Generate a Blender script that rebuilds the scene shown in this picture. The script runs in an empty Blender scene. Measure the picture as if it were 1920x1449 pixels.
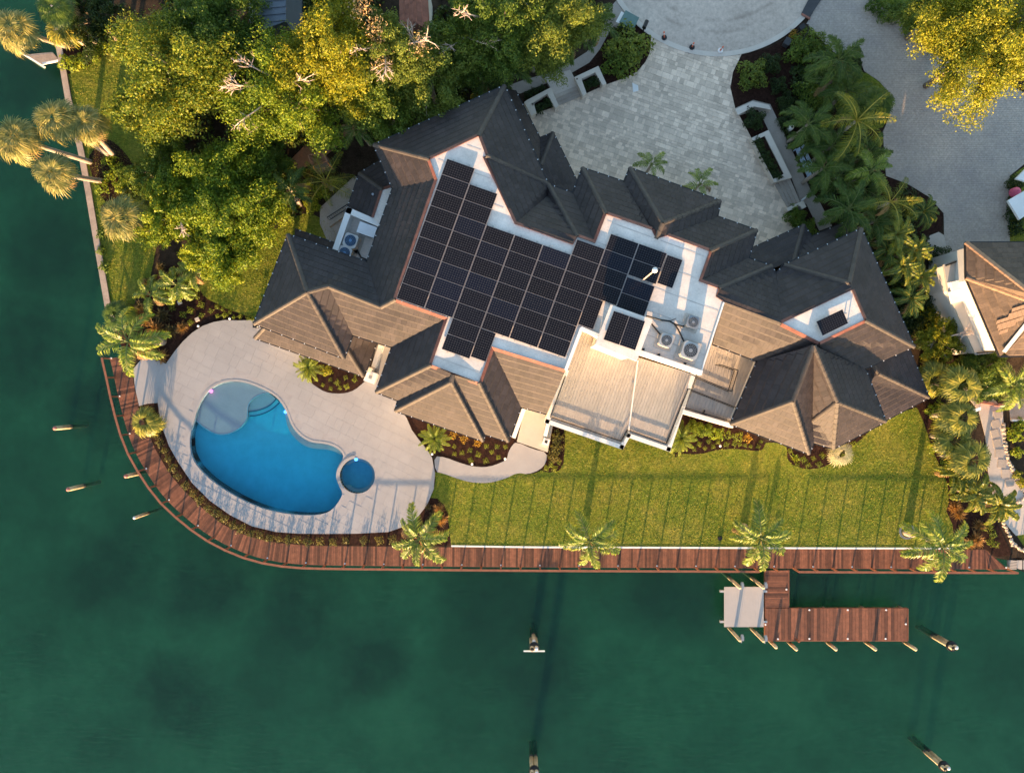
import bpy, math, random
import numpy as np
from mathutils import Vector, Matrix
from mathutils.geometry import tessellate_polygon
random.seed(7); RNG = np.random.default_rng(7)
SC = bpy.context.scene
COL = SC.collection
# ------------------------------------------------------------------ camera, sky, sun, exposure
H = 55.0            # camera height above the lawn
F = 1320.0          # focal length in photograph pixels (1920 wide)
cam_d = bpy.data.cameras.new("camera"); cam = bpy.data.objects.new("camera", cam_d); COL.objects.link(cam)
cam.location = (0, 0, H); cam.rotation_euler = (0, 0, 0)
cam_d.sensor_fit = 'HORIZONTAL'; cam_d.angle = 2 * math.atan(960 / F); cam_d.clip_end = 3000; cam_d.clip_start = 0.5
SC.camera = cam
SUN_EL, SUN_AZ = 8.0, 9.5        # elevation; shadows run this far clockwise of straight up the picture
wld = bpy.data.worlds.new("World"); SC.world = wld; wld.use_nodes = True
wn = wld.node_tree.nodes; bg = wn["Background"]
sky = wn.new("ShaderNodeTexSky"); sky.sky_type = 'NISHITA'; sky.sun_disc = False
sky.sun_elevation = math.radians(SUN_EL); sky.sun_rotation = math.radians(180 + SUN_AZ)
sky.air_density = 1.0; sky.dust_density = 0.6; sky.ozone_density = 1.0
hs = wn.new("ShaderNodeHueSaturation"); hs.inputs["Saturation"].default_value = 1.0; wld.node_tree.links.new(sky.outputs[0], hs.inputs["Color"]); wld.node_tree.links.new(hs.outputs[0], bg.inputs[0]); bg.inputs[1].default_value = 0.128
sun_d = bpy.data.lights.new("sun", 'SUN'); sun = bpy.data.objects.new("sun", sun_d); COL.objects.link(sun)
sun_d.energy = 5.0; sun_d.angle = math.radians(0.5); sun_d.color = (1.0, 0.62, 0.31)
_sd = Vector((math.sin(math.radians(SUN_AZ)) * math.cos(math.radians(SUN_EL)), math.cos(math.radians(SUN_AZ)) * math.cos(math.radians(SUN_EL)), -math.sin(math.radians(SUN_EL))))
sun.rotation_euler = _sd.to_track_quat('-Z', 'Y').to_euler(); sun.location = (-20, -90, 60)
SC.view_settings.view_transform = 'Standard'; SC.view_settings.look = 'None'
SC.view_settings.gamma = 1.0; SC.view_settings.use_curve_mapping = False
SC.view_settings.exposure = 2.12
SC.render.engine = 'CYCLES'
SC.cycles.max_bounces = 6; SC.cycles.diffuse_bounces = 3; SC.cycles.glossy_bounces = 3
SC.cycles.transmission_bounces = 4; SC.cycles.transparent_max_bounces = 12; SC.cycles.volume_bounces = 0
SC.cycles.caustics_reflective = False; SC.cycles.caustics_refractive = False

def W(px, py, z=0.0):
    k = (H - z) / F
    return ((px - 960.0) * k, (724.5 - py) * k, z)
def WL(pts, z=0.0): return [W(p[0], p[1], p[2] if len(p) > 2 else z) for p in pts]
def XY(pts, z=0.0): return [W(p[0], p[1], z)[:2] for p in pts]

# ------------------------------------------------------------------ materials
def _nt(name):
    m = bpy.data.materials.new(name); m.use_nodes = True
    nt = m.node_tree; return m, nt, nt.nodes, nt.links, nt.nodes["Principled BSDF"]
def _noise(n, l, scale, detail=4, rough=0.6, vec=None, coord='Object'):
    t = n.new("ShaderNodeTexNoise"); t.inputs["Scale"].default_value = scale
    t.inputs["Detail"].default_value = detail; t.inputs["Roughness"].default_value = rough
    if vec is None:
        g = n.new("ShaderNodeNewGeometry"); vec = g.outputs["Position"]
    l.new(vec, t.inputs["Vector"]); return t
def _ramp(n, l, src, stops):
    r = n.new("ShaderNodeValToRGB"); e = r.color_ramp.elements
    while len(e) > 1: e.remove(e[-1])
    e[0].position = stops[0][0]; e[0].color = (*stops[0][1], 1)
    for p, c in stops[1:]:
        q = e.new(p); q.color = (*c, 1)
    l.new(src, r.inputs[0]); return r
def _rand(n, l):
    """a random value for each loose piece, whether it is an object or an island of a joined mesh"""
    oi = n.new("ShaderNodeObjectInfo"); g = n.new("ShaderNodeNewGeometry")
    a = n.new("ShaderNodeMath"); a.operation = 'ADD'; l.new(oi.outputs["Random"], a.inputs[0]); l.new(g.outputs["Random Per Island"], a.inputs[1])
    f = n.new("ShaderNodeMath"); f.operation = 'FRACT'; l.new(a.outputs[0], f.inputs[0]); return f.outputs[0]
def _mix(n, l, fac, a, b, mode='MIX'):
    m = n.new("ShaderNodeMix"); m.data_type = 'RGBA'; m.blend_type = mode
    if isinstance(fac, float): m.inputs[0].default_value = fac
    else: l.new(fac, m.inputs[0])
    for s, v in ((6, a), (7, b)):
        if isinstance(v, tuple): m.inputs[s].default_value = (*v, 1)
        else: l.new(v, m.inputs[s])
    return m.outputs[2]
def mat(name, col, rough=0.6, var=0.25, nscale=1.2, bump=0.0, bscale=20, piece=0.0, spec=0.4, metal=0.0, fine=0.0):
    """plain surface: base colour, blotchy variation, grain, a tone for each loose piece"""
    m, nt, n, l, p = _nt(name)
    lo = tuple(c * (1 - var) for c in col); hi = tuple(min(1, c * (1 + var)) for c in col)
    t = _noise(n, l, nscale, 6, 0.65)
    c = _ramp(n, l, t.outputs[0], [(0.32, lo), (0.68, hi)]).outputs[0]
    if fine > 0:
        t2 = _noise(n, l, 9.0, 5, 0.7)
        c = _mix(n, l, 1.0, c, _ramp(n, l, t2.outputs[0], [(0.3, (1 - fine,) * 3), (0.7, (1.0,) * 3)]).outputs[0], 'MULTIPLY')
    if piece > 0:
        r = _rand(n, l)
        c = _mix(n, l, 1.0, c, _ramp(n, l, r, [(0.0, (1 - piece,) * 3), (1.0, (1 + piece,) * 3)]).outputs[0], 'MULTIPLY')
    l.new(c, p.inputs["Base Color"])
    p.inputs["Roughness"].default_value = rough; p.inputs["Specular IOR Level"].default_value = spec; p.inputs["Metallic"].default_value = metal
    if bump > 0:
        b = n.new("ShaderNodeBump"); b.inputs["Strength"].default_value = 1.0; b.inputs["Distance"].default_value = bump
        l.new(_noise(n, l, bscale, 4, 0.6).outputs[0], b.inputs["Height"]); l.new(b.outputs[0], p.inputs["Normal"])
    return m
def leafmat(name, cols, trans=0.3, rough=0.5, spec=0.25):
    """foliage: a tone for each leaf, blotches over the crown, light coming through"""
    m, nt, n, l, p = _nt(name)
    g = n.new("ShaderNodeNewGeometry")
    k = len(cols)
    r = _ramp(n, l, g.outputs["Random Per Island"], [(i / max(1, k - 1), c) for i, c in enumerate(cols)]).outputs[0]
    t = _noise(n, l, 0.9, 3, 0.6)
    c = _mix(n, l, 1.0, r, _ramp(n, l, t.outputs[0], [(0.3, (0.68, 0.75, 0.75)), (0.7, (1.32, 1.2, 1.0))]).outputs[0], 'MULTIPLY')
    oi = n.new("ShaderNodeObjectInfo")
    c = _mix(n, l, 1.0, c, _ramp(n, l, oi.outputs["Random"], [(0, (0.85, 0.9, 0.9)), (1, (1.15, 1.08, 1.0))]).outputs[0], 'MULTIPLY')
    l.new(c, p.inputs["Base Color"]); p.inputs["Roughness"].default_value = rough; p.inputs["Specular IOR Level"].default_value = spec
    tr = n.new("ShaderNodeBsdfTranslucent"); l.new(_mix(n, l, 1.0, c, (1.5, 1.35, 0.6), 'MULTIPLY'), tr.inputs[0])
    ms = n.new("ShaderNodeMixShader"); ms.inputs[0].default_value = trans
    l.new(p.outputs[0], ms.inputs[1]); l.new(tr.outputs[0], ms.inputs[2]); l.new(ms.outputs[0], n["Material Output"].inputs[0])
    return m

M = {}
M['tile'] = mat('roof_tile', (0.041, 0.0325, 0.0335), 0.62, 0.24, 0.7, 0.004, 30, piece=0.2, spec=0.35, fine=0.25)
M['tile_cap'] = mat('ridge_tile', (0.074, 0.061, 0.053), 0.65, 0.2, 2.0, 0.004, 30, piece=0.1, fine=0.25)
M['copper'] = mat('copper', (0.20, 0.078, 0.056), 0.5, 0.3, 2.0, piece=0.1, metal=0.2)
M['membrane'] = mat('roof_membrane', (0.80, 0.72, 0.65), 0.6, 0.2, 0.45, 0.006, 6, fine=0.2)
M['white'] = mat('white_paint', (0.80, 0.78, 0.75), 0.55, 0.05, 0.8)
M['stucco'] = mat('stucco', (0.66, 0.63, 0.58), 0.8, 0.06, 0.8, 0.004, 40)
M['black'] = mat('black_metal', (0.016, 0.016, 0.018), 0.4, 0.1)
M['gutter'] = mat('gutter_metal', (0.02, 0.02, 0.022), 0.45, 0.1)
M['whitemetal'] = mat('white_metal', (0.75, 0.76, 0.78), 0.35, 0.05)
M['greymetal'] = mat('grey_metal', (0.32, 0.34, 0.36), 0.35, 0.1, metal=0.5)
M['alu'] = mat('aluminium', (0.55, 0.53, 0.50), 0.45, 0.08, metal=0.6)
M['wood_deck'] = mat('hardwood', (0.185, 0.072, 0.038), 0.55, 0.25, 3.0, 0.003, 25, piece=0.55, fine=0.3)
M['wood_rail'] = mat('hardwood_rail', (0.24, 0.092, 0.05), 0.5, 0.2, 3.0)
M['teak'] = mat('pale_decking', (0.44, 0.39, 0.345), 0.6, 0.08, 1.5, 0.002, 20, piece=0.06, fine=0.08)
M['mulch'] = mat('mulch', (0.042, 0.020, 0.015), 0.95, 0.5, 4.0, 0.05, 22, spec=0.1, fine=0.5)
M['soil'] = mat('soil', (0.055, 0.038, 0.026), 0.95, 0.5, 1.2, 0.05, 14, spec=0.1, fine=0.4)
M['stone'] = mat('pool_paving', (0.345, 0.335, 0.34), 0.7, 0.06, 0.6, 0.002, 15, piece=0.025, fine=0.06)
M['joint'] = mat('paving_joint', (0.325, 0.312, 0.318), 0.85, 0.1, 2.0)
M['paver'] = mat('drive_paver', (0.76, 0.60, 0.465), 0.8, 0.12, 0.8, 0.004, 25, piece=0.22, fine=0.15)
M['paver_joint'] = mat('drive_joint', (0.42, 0.345, 0.29), 0.9, 0.15, 2.0)
M['concrete'] = mat('concrete', (0.54, 0.47, 0.41), 0.85, 0.12, 0.5, 0.003, 18, fine=0.15)
M['path'] = mat('path_stone', (0.42, 0.36, 0.31), 0.85, 0.12, 0.9, 0.003, 18, piece=0.08, fine=0.15)
M['seawall'] = mat('seawall_concrete', (0.42, 0.33, 0.27), 0.85, 0.2, 1.5, 0.004, 18, fine=0.2)
M['pile'] = mat('piling_timber', (0.60, 0.48, 0.30), 0.85, 0.25, 2.5, 0.006, 12, fine=0.3)
M['piledark'] = mat('wet_timber', (0.05, 0.04, 0.03), 0.7, 0.3, 2.5)
M['trunk'] = mat('palm_trunk', (0.36, 0.30, 0.25), 0.85, 0.25, 3.0, 0.01, 12, fine=0.3)
M['bark'] = mat('tree_bark', (0.26, 0.20, 0.16), 0.9, 0.25, 3.0, 0.01, 12)
M['deadwood'] = mat('bare_branch', (0.55, 0.43, 0.36), 0.85, 0.15, 3.0)
M['clay'] = mat('clay_tile', (0.30, 0.12, 0.085), 0.75, 0.2, 2.0, 0.004, 25, piece=0.2)
M['steel'] = mat('dark_steel', (0.045, 0.045, 0.05), 0.5, 0.2)
M['planter'] = mat('planter_stone', (0.60, 0.53, 0.46), 0.8, 0.08, 0.8)
M['slate'] = mat('blue_metal_roof', (0.13, 0.155, 0.19), 0.5, 0.12, 1.0)
M['brown_tile'] = mat('brown_roof_tile', (0.115, 0.080, 0.058), 0.7, 0.2, 1.6, 0.004, 25, piece=0.22, fine=0.3)
M['pink'] = mat('pink_paint', (0.60, 0.10, 0.20), 0.5, 0.1)
M['yellow'] = mat('yellow_plastic', (0.65, 0.36, 0.01), 0.4, 0.1)
M['orange'] = mat('orange_plastic', (0.70, 0.16, 0.08), 0.5, 0.1)
M['blue'] = mat('blue_plastic', (0.12, 0.25, 0.45), 0.5, 0.1)
M['green_box'] = mat('green_steel', (0.12, 0.20, 0.18), 0.45, 0.1)
M['terracotta'] = mat('terracotta', (0.42, 0.20, 0.11), 0.85, 0.2, 3.0)
M['cream'] = mat('cream_tile', (0.46, 0.42, 0.365), 0.7, 0.08, 0.8)
M['lift_panel'] = mat('pale_composite', (0.40, 0.375, 0.36), 0.6, 0.04, 2.0)
M['panel_frame'] = mat('anodised_frame', (0.30, 0.265, 0.26), 0.5, 0.05)
M['seam'] = mat('membrane_seam', (0.56, 0.50, 0.45), 0.7, 0.2, 1.0)
M['fr_dead'] = leafmat('frond_dead', [(0.20, 0.12, 0.06), (0.30, 0.19, 0.09), (0.26, 0.16, 0.08)], 0.1)
M['terracap'] = mat('pale_ridge_tile', (0.36, 0.21, 0.12), 0.7, 0.2, 2.0, piece=0.1)
M['patch'] = mat('pale_patch_tile', (0.24, 0.16, 0.11), 0.75, 0.1, 2.0)
M['bench_blue'] = mat('pale_blue_paint', (0.42, 0.52, 0.66), 0.5, 0.08)
M['edge_stone'] = mat('edging_stone', (0.50, 0.40, 0.31), 0.85, 0.2, 3.0)

def lawnmat():
    m, nt, n, l, p = _nt('lawn')
    a = _noise(n, l, 0.30, 7, 0.72); b = _noise(n, l, 3.5, 6, 0.75)
    mp = n.new("ShaderNodeMapping"); g = n.new("ShaderNodeNewGeometry"); l.new(g.outputs["Position"], mp.inputs[0]); mp.inputs["Scale"].default_value = (2.2, 7.0, 5)
    s = _noise(n, l, 1.6, 6, 0.7, vec=mp.outputs[0])
    c = _ramp(n, l, a.outputs[0], [(0.3, (0.09, 0.155, 0.022)), (0.5, (0.17, 0.205, 0.032)), (0.72, (0.30, 0.26, 0.065))]).outputs[0]
    c = _mix(n, l, 1.0, c, _ramp(n, l, b.outputs[0], [(0.3, (0.55, 0.66, 0.55)), (0.7, (1.4, 1.3, 1.2))]).outputs[0], 'MULTIPLY')
    c = _mix(n, l, 1.0, c, _ramp(n, l, s.outputs[0], [(0.35, (0.6, 0.7, 0.6)), (0.62, (1.32, 1.22, 1.1))]).outputs[0], 'MULTIPLY')
    l.new(c, p.inputs["Base Color"]); p.inputs["Roughness"].default_value = 0.9; p.inputs["Specular IOR Level"].default_value = 0.1
    bp = n.new("ShaderNodeBump"); bp.inputs["Distance"].default_value = 0.13; l.new(s.outputs[0], bp.inputs["Height"]); l.new(bp.outputs[0], p.inputs["Normal"])
    return m
M['lawn'] = lawnmat()
def cobblemat():
    m, nt, n, l, p = _nt('cobble_drive')
    g = n.new("ShaderNodeNewGeometry")
    mp = n.new("ShaderNodeMapping"); l.new(g.outputs["Position"], mp.inputs[0]); mp.inputs["Rotation"].default_value = (0, 0, 0.0)
    br = n.new("ShaderNodeTexBrick"); l.new(mp.outputs[0], br.inputs["Vector"])
    br.inputs["Scale"].default_value = 1.0; br.inputs["Brick Width"].default_value = 0.26; br.inputs["Row Height"].default_value = 0.17
    br.inputs["Mortar Size"].default_value = 0.014; br.inputs["Mortar Smooth"].default_value = 0.3
    br.inputs["Color1"].default_value = (0.39, 0.34, 0.30, 1); br.inputs["Color2"].default_value = (0.43, 0.37, 0.33, 1); br.inputs["Mortar"].default_value = (0.37, 0.32, 0.285, 1)
    t = _noise(n, l, 0.35, 6, 0.65); t2 = _noise(n, l, 5.0, 4, 0.7)
    c = _mix(n, l, 1.0, br.outputs[0], _ramp(n, l, t.outputs[0], [(0.3, (0.86, 0.86, 0.88)), (0.7, (1.2, 1.17, 1.12))]).outputs[0], 'MULTIPLY')
    c = _mix(n, l, 1.0, c, _ramp(n, l, t2.outputs[0], [(0.3, (0.8,) * 3), (0.7, (1.15,) * 3)]).outputs[0], 'MULTIPLY')
    l.new(c, p.inputs["Base Color"]); p.inputs["Roughness"].default_value = 0.8
    bp = n.new("ShaderNodeBump"); bp.inputs["Distance"].default_value = 0.02; l.new(br.outputs["Fac"], bp.inputs["Height"]); bp.invert = True; l.new(bp.outputs[0], p.inputs["Normal"])
    return m
M['cobble'] = cobblemat()
def roadmat():
    m, nt, n, l, p = _nt('old_concrete_road')
    t = _noise(n, l, 0.25, 7, 0.7); t2 = _noise(n, l, 3.0, 5, 0.75)
    c = _ramp(n, l, t.outputs[0], [(0.3, (0.45, 0.37, 0.31)), (0.7, (0.64, 0.535, 0.45))]).outputs[0]
    c = _mix(n, l, 1.0, c, _ramp(n, l, t2.outputs[0], [(0.3, (0.75,) * 3), (0.65, (1.1,) * 3)]).outputs[0], 'MULTIPLY')
    # tyre marks: dark rings round the turning circle
    g = n.new("ShaderNodeNewGeometry"); v = n.new("ShaderNodeVectorMath"); v.operation = 'DISTANCE'; l.new(g.outputs["Position"], v.inputs[0]); v.inputs[1].default_value = W(1345, -130)
    w = n.new("ShaderNodeMath"); w.operation = 'MULTIPLY'; l.new(v.outputs["Value"], w.inputs[0]); w.inputs[1].default_value = 0.12
    r = _ramp(n, l, w.outputs[0], [(0.80, (1, 1, 1)), (0.845, (0.72, 0.71, 0.70)), (0.87, (1, 1, 1)), (0.93, (0.95, 0.95, 0.95)), (0.955, (0.78, 0.77, 0.76)), (0.98, (1, 1, 1))]).outputs[0]
    t3 = _noise(n, l, 0.6, 3, 0.5)
    c2 = _mix(n, l, 1.0, c, r, 'MULTIPLY'); c = _mix(n, l, _ramp(n, l, t3.outputs[0], [(0.45, (0, 0, 0)), (0.6, (1, 1, 1))]).outputs[0], c, c2)
    l.new(c, p.inputs["Base Color"]); p.inputs["Roughness"].default_value = 0.85
    return m
M['road'] = roadmat()
def _schlick(n, l, normal):
    """reflectance rising towards grazing angles, alike from both sides of the surface"""
    lw = n.new("ShaderNodeLayerWeight"); lw.inputs[0].default_value = 0.5
    if normal is not None: l.new(normal, lw.inputs["Normal"])
    pw = n.new("ShaderNodeMath"); pw.operation = 'POWER'; l.new(lw.outputs["Facing"], pw.inputs[0]); pw.inputs[1].default_value = 5.0
    ma = n.new("ShaderNodeMath"); ma.operation = 'MULTIPLY_ADD'; l.new(pw.outputs[0], ma.inputs[0]); ma.inputs[1].default_value = 0.97; ma.inputs[2].default_value = 0.025
    return ma
def watermat():
    m, nt, n, l, p = _nt('bay_water')
    out = n["Material Output"]; n.remove(p)
    g = n.new("ShaderNodeNewGeometry")
    mp = n.new("ShaderNodeMapping"); l.new(g.outputs["Position"], mp.inputs[0]); mp.inputs["Rotation"].default_value = (0, 0, math.radians(-25)); mp.inputs["Scale"].default_value = (0.55, 1.5, 1)
    t = _noise(n, l, 2.2, 5, 0.62, vec=mp.outputs[0]); t2 = _noise(n, l, 7.0, 3, 0.6, vec=mp.outputs[0])
    add = n.new("ShaderNodeMath"); add.operation = 'MULTIPLY_ADD'; l.new(t2.outputs[0], add.inputs[0]); add.inputs[1].default_value = 0.18; l.new(t.outputs[0], add.inputs[2])
    bp = n.new("ShaderNodeBump"); bp.inputs["Distance"].default_value = 0.06; bp.inputs["Strength"].default_value = 1.0; l.new(add.outputs[0], bp.inputs["Height"])
    df = n.new("ShaderNodeSubsurfaceScattering"); df.falloff = 'BURLEY'; df.inputs["Scale"].default_value = 1.0; df.inputs["Radius"].default_value = (1.2, 2.2, 2.0); bp2 = n.new("ShaderNodeBump"); bp2.inputs["Distance"].default_value = 0.17; l.new(add.outputs[0], bp2.inputs["Height"]); dd_ = n.new("ShaderNodeBsdfDiffuse"); l.new(bp2.outputs[0], dd_.inputs["Normal"])
    tb = _noise(n, l, 0.035, 3, 0.5)
    l.new(_ramp(n, l, tb.outputs[0], [(0.35, (0.009, 0.060, 0.034)), (0.65, (0.011, 0.070, 0.043))]).outputs[0], df.inputs[0]); l.new(df.inputs[0].links[0].from_socket, dd_.inputs[0])
    m0 = n.new("ShaderNodeMixShader"); m0.inputs[0].default_value = 0.35; l.new(df.outputs[0], m0.inputs[1]); l.new(dd_.outputs[0], m0.inputs[2])
    tr = n.new("ShaderNodeBsdfTransparent"); tr.inputs[0].default_value = (0.55, 0.85, 0.75, 1)
    gl = n.new("ShaderNodeBsdfGlossy"); gl.inputs["Roughness"].default_value = 0.08; l.new(bp.outputs[0], gl.inputs["Normal"])
    fr = _schlick(n, l, bp.outputs[0])
    m1 = n.new("ShaderNodeMixShader"); m1.inputs[0].default_value = 0.62; l.new(m0.outputs[0], m1.inputs[1]); l.new(tr.outputs[0], m1.inputs[2])
    m2 = n.new("ShaderNodeMixShader"); l.new(fr.outputs[0], m2.inputs[0]); l.new(m1.outputs[0], m2.inputs[1]); l.new(gl.outputs[0], m2.inputs[2])
    l.new(m2.outputs[0], out.inputs[0]); return m
M['water'] = watermat()
def seabedmat():
    """pale silt with beds of dark seagrass at a few places"""
    m, nt, n, l, p = _nt('seabed_sand_and_seagrass')
    g = n.new("ShaderNodeNewGeometry"); t = _noise(n, l, 0.10, 6, 0.62); t2 = _noise(n, l, 0.5, 5, 0.6)
    wv = n.new("ShaderNodeVectorMath"); wv.operation = 'MULTIPLY_ADD'; l.new(_noise(n, l, 0.16, 4, 0.6).outputs["Color"], wv.inputs[0]); wv.inputs[1].default_value = (7, 7, 0); l.new(g.outputs["Position"], wv.inputs[2])
    mask = None
    for px, py, r in ((110, 480, 5.0), (60, 640, 5.5), (170, 760, 4.0), (200, 1060, 5.0), (390, 1110, 4.5), (560, 1160, 4.5), (700, 1230, 5.0), (950, 1140, 5.5), (1010, 1260, 4.5), (1250, 1120, 4.0), (330, 1300, 4.0), (1500, 1120, 4.5), (60, 150, 4.0)):
        c = W(px, py, -3.6); d = n.new("ShaderNodeVectorMath"); d.operation = 'DISTANCE'; l.new(wv.outputs[0], d.inputs[0]); d.inputs[1].default_value = (c[0] + 3.5, c[1] + 3.5, -3.6)
        k = n.new("ShaderNodeMapRange"); k.interpolation_type = 'SMOOTHSTEP'; l.new(d.outputs["Value"], k.inputs[0]); k.inputs[1].default_value = r * .25; k.inputs[2].default_value = r * 1.25; k.inputs[3].default_value = 1; k.inputs[4].default_value = 0
        if mask is None: mask = k.outputs[0]
        else:
            q = n.new("ShaderNodeMath"); q.operation = 'MAXIMUM'; l.new(mask, q.inputs[0]); l.new(k.outputs[0], q.inputs[1]); mask = q.outputs[0]
    base = _ramp(n, l, t.outputs[0], [(0.34, (0.022, 0.062, 0.038)), (0.52, (0.042, 0.125, 0.075)), (0.68, (0.075, 0.19, 0.115))]).outputs[0]
    mm = n.new("ShaderNodeMath"); mm.operation = 'MULTIPLY'; l.new(mask, mm.inputs[0]); l.new(_ramp(n, l, t2.outputs[0], [(0.3, (0.75,) * 3), (0.6, (1,) * 3)]).outputs[0], mm.inputs[1])
    c = _mix(n, l, mm.outputs[0], base, (0.006, 0.014, 0.012))
    l.new(c, p.inputs["Base Color"]); p.inputs["Roughness"].default_value = 1.0; p.inputs["Specular IOR Level"].default_value = 0.0
    return m
M['seabed'] = seabedmat()
def poolwatermat(name, dens, col):
    m, nt, n, l, p = _nt(name)
    out = n["Material Output"]; n.remove(p)
    t = _noise(n, l, 3.0, 4, 0.6)
    bp = n.new("ShaderNodeBump"); bp.inputs["Distance"].default_value = 0.015; l.new(t.outputs[0], bp.inputs["Height"])
    tr = n.new("ShaderNodeBsdfTransparent"); tr.inputs[0].default_value = (0.95, 0.98, 1, 1)
    gl = n.new("ShaderNodeBsdfGlossy"); gl.inputs["Roughness"].default_value = 0.03; l.new(bp.outputs[0], gl.inputs["Normal"])
    fr = _schlick(n, l, bp.outputs[0])
    ms = n.new("ShaderNodeMixShader"); l.new(fr.outputs[0], ms.inputs[0]); l.new(tr.outputs[0], ms.inputs[1]); l.new(gl.outputs[0], ms.inputs[2])
    l.new(ms.outputs[0], out.inputs[0])
    va = n.new("ShaderNodeVolumeAbsorption"); va.inputs[0].default_value = (*col, 1); va.inputs[1].default_value = dens
    l.new(va.outputs[0], out.inputs[1]); return m
M['pool_water'] = poolwatermat('pool_water', 1.1, (0.0, 0.855, 0.97))
M['pool_plaster'] = mat('pool_plaster', (0.30, 0.49, 0.55), 0.7, 0.08, 1.2, fine=0.06)
M['shelf_plaster'] = mat('pool_shelf_plaster', (0.40, 0.30, 0.335), 0.7, 0.06, 1.2, fine=0.06)
M['spa_plaster'] = mat('spa_plaster', (0.22, 0.33, 0.42), 0.7, 0.1, 2.0)
M['trim_tile'] = mat('pool_trim_tile', (0.03, 0.09, 0.15), 0.4, 0.1)
M['pool_tile'] = mat('pool_waterline_tile', (0.20, 0.33, 0.42), 0.3, 0.2, 6.0)
def solarmat():
    m, nt, n, l, p = _nt('solar_cells')
    tc = n.new("ShaderNodeTexCoord"); mp = n.new("ShaderNodeMapping"); l.new(tc.outputs["UV"], mp.inputs[0]); mp.inputs["Scale"].default_value = (12, 7, 1)
    fr = n.new("ShaderNodeVectorMath"); fr.operation = 'FRACTION'; l.new(mp.outputs[0], fr.inputs[0])
    sb = n.new("ShaderNodeVectorMath"); sb.operation = 'SUBTRACT'; l.new(fr.outputs[0], sb.inputs[0]); sb.inputs[1].default_value = (0.5, 0.5, 0.5)
    ab = n.new("ShaderNodeVectorMath"); ab.operation = 'ABSOLUTE'; l.new(sb.outputs[0], ab.inputs[0])
    sp = n.new("ShaderNodeSeparateXYZ"); l.new(ab.outputs[0], sp.inputs[0])
    mx = n.new("ShaderNodeMath"); mx.operation = 'MAXIMUM'; l.new(sp.outputs[0], mx.inputs[0]); l.new(sp.outputs[1], mx.inputs[1])
    gt = n.new("ShaderNodeMath"); gt.operation = 'GREATER_THAN'; l.new(mx.outputs[0], gt.inputs[0]); gt.inputs[1].default_value = 0.462
    sm = n.new("ShaderNodeMath"); sm.operation = 'ADD'; l.new(sp.outputs[0], sm.inputs[0]); l.new(sp.outputs[1], sm.inputs[1])
    g2 = n.new("ShaderNodeMath"); g2.operation = 'GREATER_THAN'; l.new(sm.outputs[0], g2.inputs[0]); g2.inputs[1].default_value = 0.86
    oi = n.new("ShaderNodeObjectInfo")
    cell = _ramp(n, l, oi.outputs["Random"], [(0, (0.007, 0.007, 0.010)), (0.7, (0.007, 0.008, 0.013)), (1, (0.007, 0.010, 0.022))]).outputs[0]
    c = _mix(n, l, gt.outputs[0], cell, (0.05, 0.049, 0.056)); c = _mix(n, l, g2.outputs[0], c, (0.11, 0.107, 0.115))
    l.new(c, p.inputs["Base Color"]); p.inputs["Roughness"].default_value = 0.25; p.inputs["Specular IOR Level"].default_value = 0.15
    return m
M['solar'] = solarmat()
def glassmat():
    m, nt, n, l, p = _nt('clear_glass'); out = n["Material Output"]; n.remove(p)
    tr = n.new("ShaderNodeBsdfTransparent"); tr.inputs[0].default_value = (0.9, 0.94, 0.93, 1)
    gl = n.new("ShaderNodeBsdfGlossy"); gl.inputs["Roughness"].default_value = 0.02
    fr = _schlick(n, l, None)
    ms = n.new("ShaderNodeMixShader"); l.new(fr.outputs[0], ms.inputs[0]); l.new(tr.outputs[0], ms.inputs[1]); l.new(gl.outputs[0], ms.inputs[2]); l.new(ms.outputs[0], out.inputs[0]); return m
M['glass'] = glassmat()
M['window'] = mat('window_glass', (0.02, 0.025, 0.03), 0.06, 0.1, spec=0.6)
def lampmat(name, col, s):
    m, nt, n, l, p = _nt(name); p.inputs["Emission Color"].default_value = (*col, 1); p.inputs["Emission Strength"].default_value = s; p.inputs["Base Color"].default_value = (*col, 1); return m
M['pool_light'] = lampmat('pool_light_blue', (0.05, 0.25, 1.0), 1.2)
M['pool_light_pink'] = lampmat('pool_light_pink', (0.9, 0.2, 0.8), 0.35)
# foliage
M['lf_lime'] = leafmat('leaf_lime', [(0.085, 0.155, 0.015), (0.165, 0.245, 0.02), (0.28, 0.325, 0.028)])
M['lf_olive'] = leafmat('leaf_olive', [(0.055, 0.11, 0.016), (0.12, 0.18, 0.02), (0.235, 0.25, 0.026)])
M['lf_yellow'] = leafmat('leaf_yellow', [(0.10, 0.15, 0.014), (0.22, 0.24, 0.018), (0.36, 0.335, 0.024)])
M['lf_gold'] = leafmat('leaf_gold', [(0.13, 0.17, 0.014), (0.26, 0.275, 0.02), (0.40, 0.37, 0.045)])
M['lf_green'] = leafmat('leaf_green', [(0.06, 0.115, 0.02), (0.10, 0.17, 0.026), (0.16, 0.22, 0.035)])
M['lf_mid'] = leafmat('leaf_mid_green', [(0.08, 0.135, 0.024), (0.13, 0.185, 0.034), (0.19, 0.23, 0.04)])
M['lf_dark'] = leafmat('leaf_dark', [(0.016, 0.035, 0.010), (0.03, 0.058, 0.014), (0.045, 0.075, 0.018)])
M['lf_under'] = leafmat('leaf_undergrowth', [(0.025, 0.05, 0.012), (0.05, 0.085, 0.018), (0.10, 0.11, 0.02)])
M['lf_shrub'] = leafmat('leaf_bright_shrub', [(0.12, 0.19, 0.02), (0.17, 0.24, 0.025), (0.24, 0.28, 0.03)], 0.25)
M['lf_hedge'] = leafmat('leaf_hedge', [(0.07, 0.085, 0.02), (0.12, 0.12, 0.03), (0.20, 0.18, 0.06)], 0.25)
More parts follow.
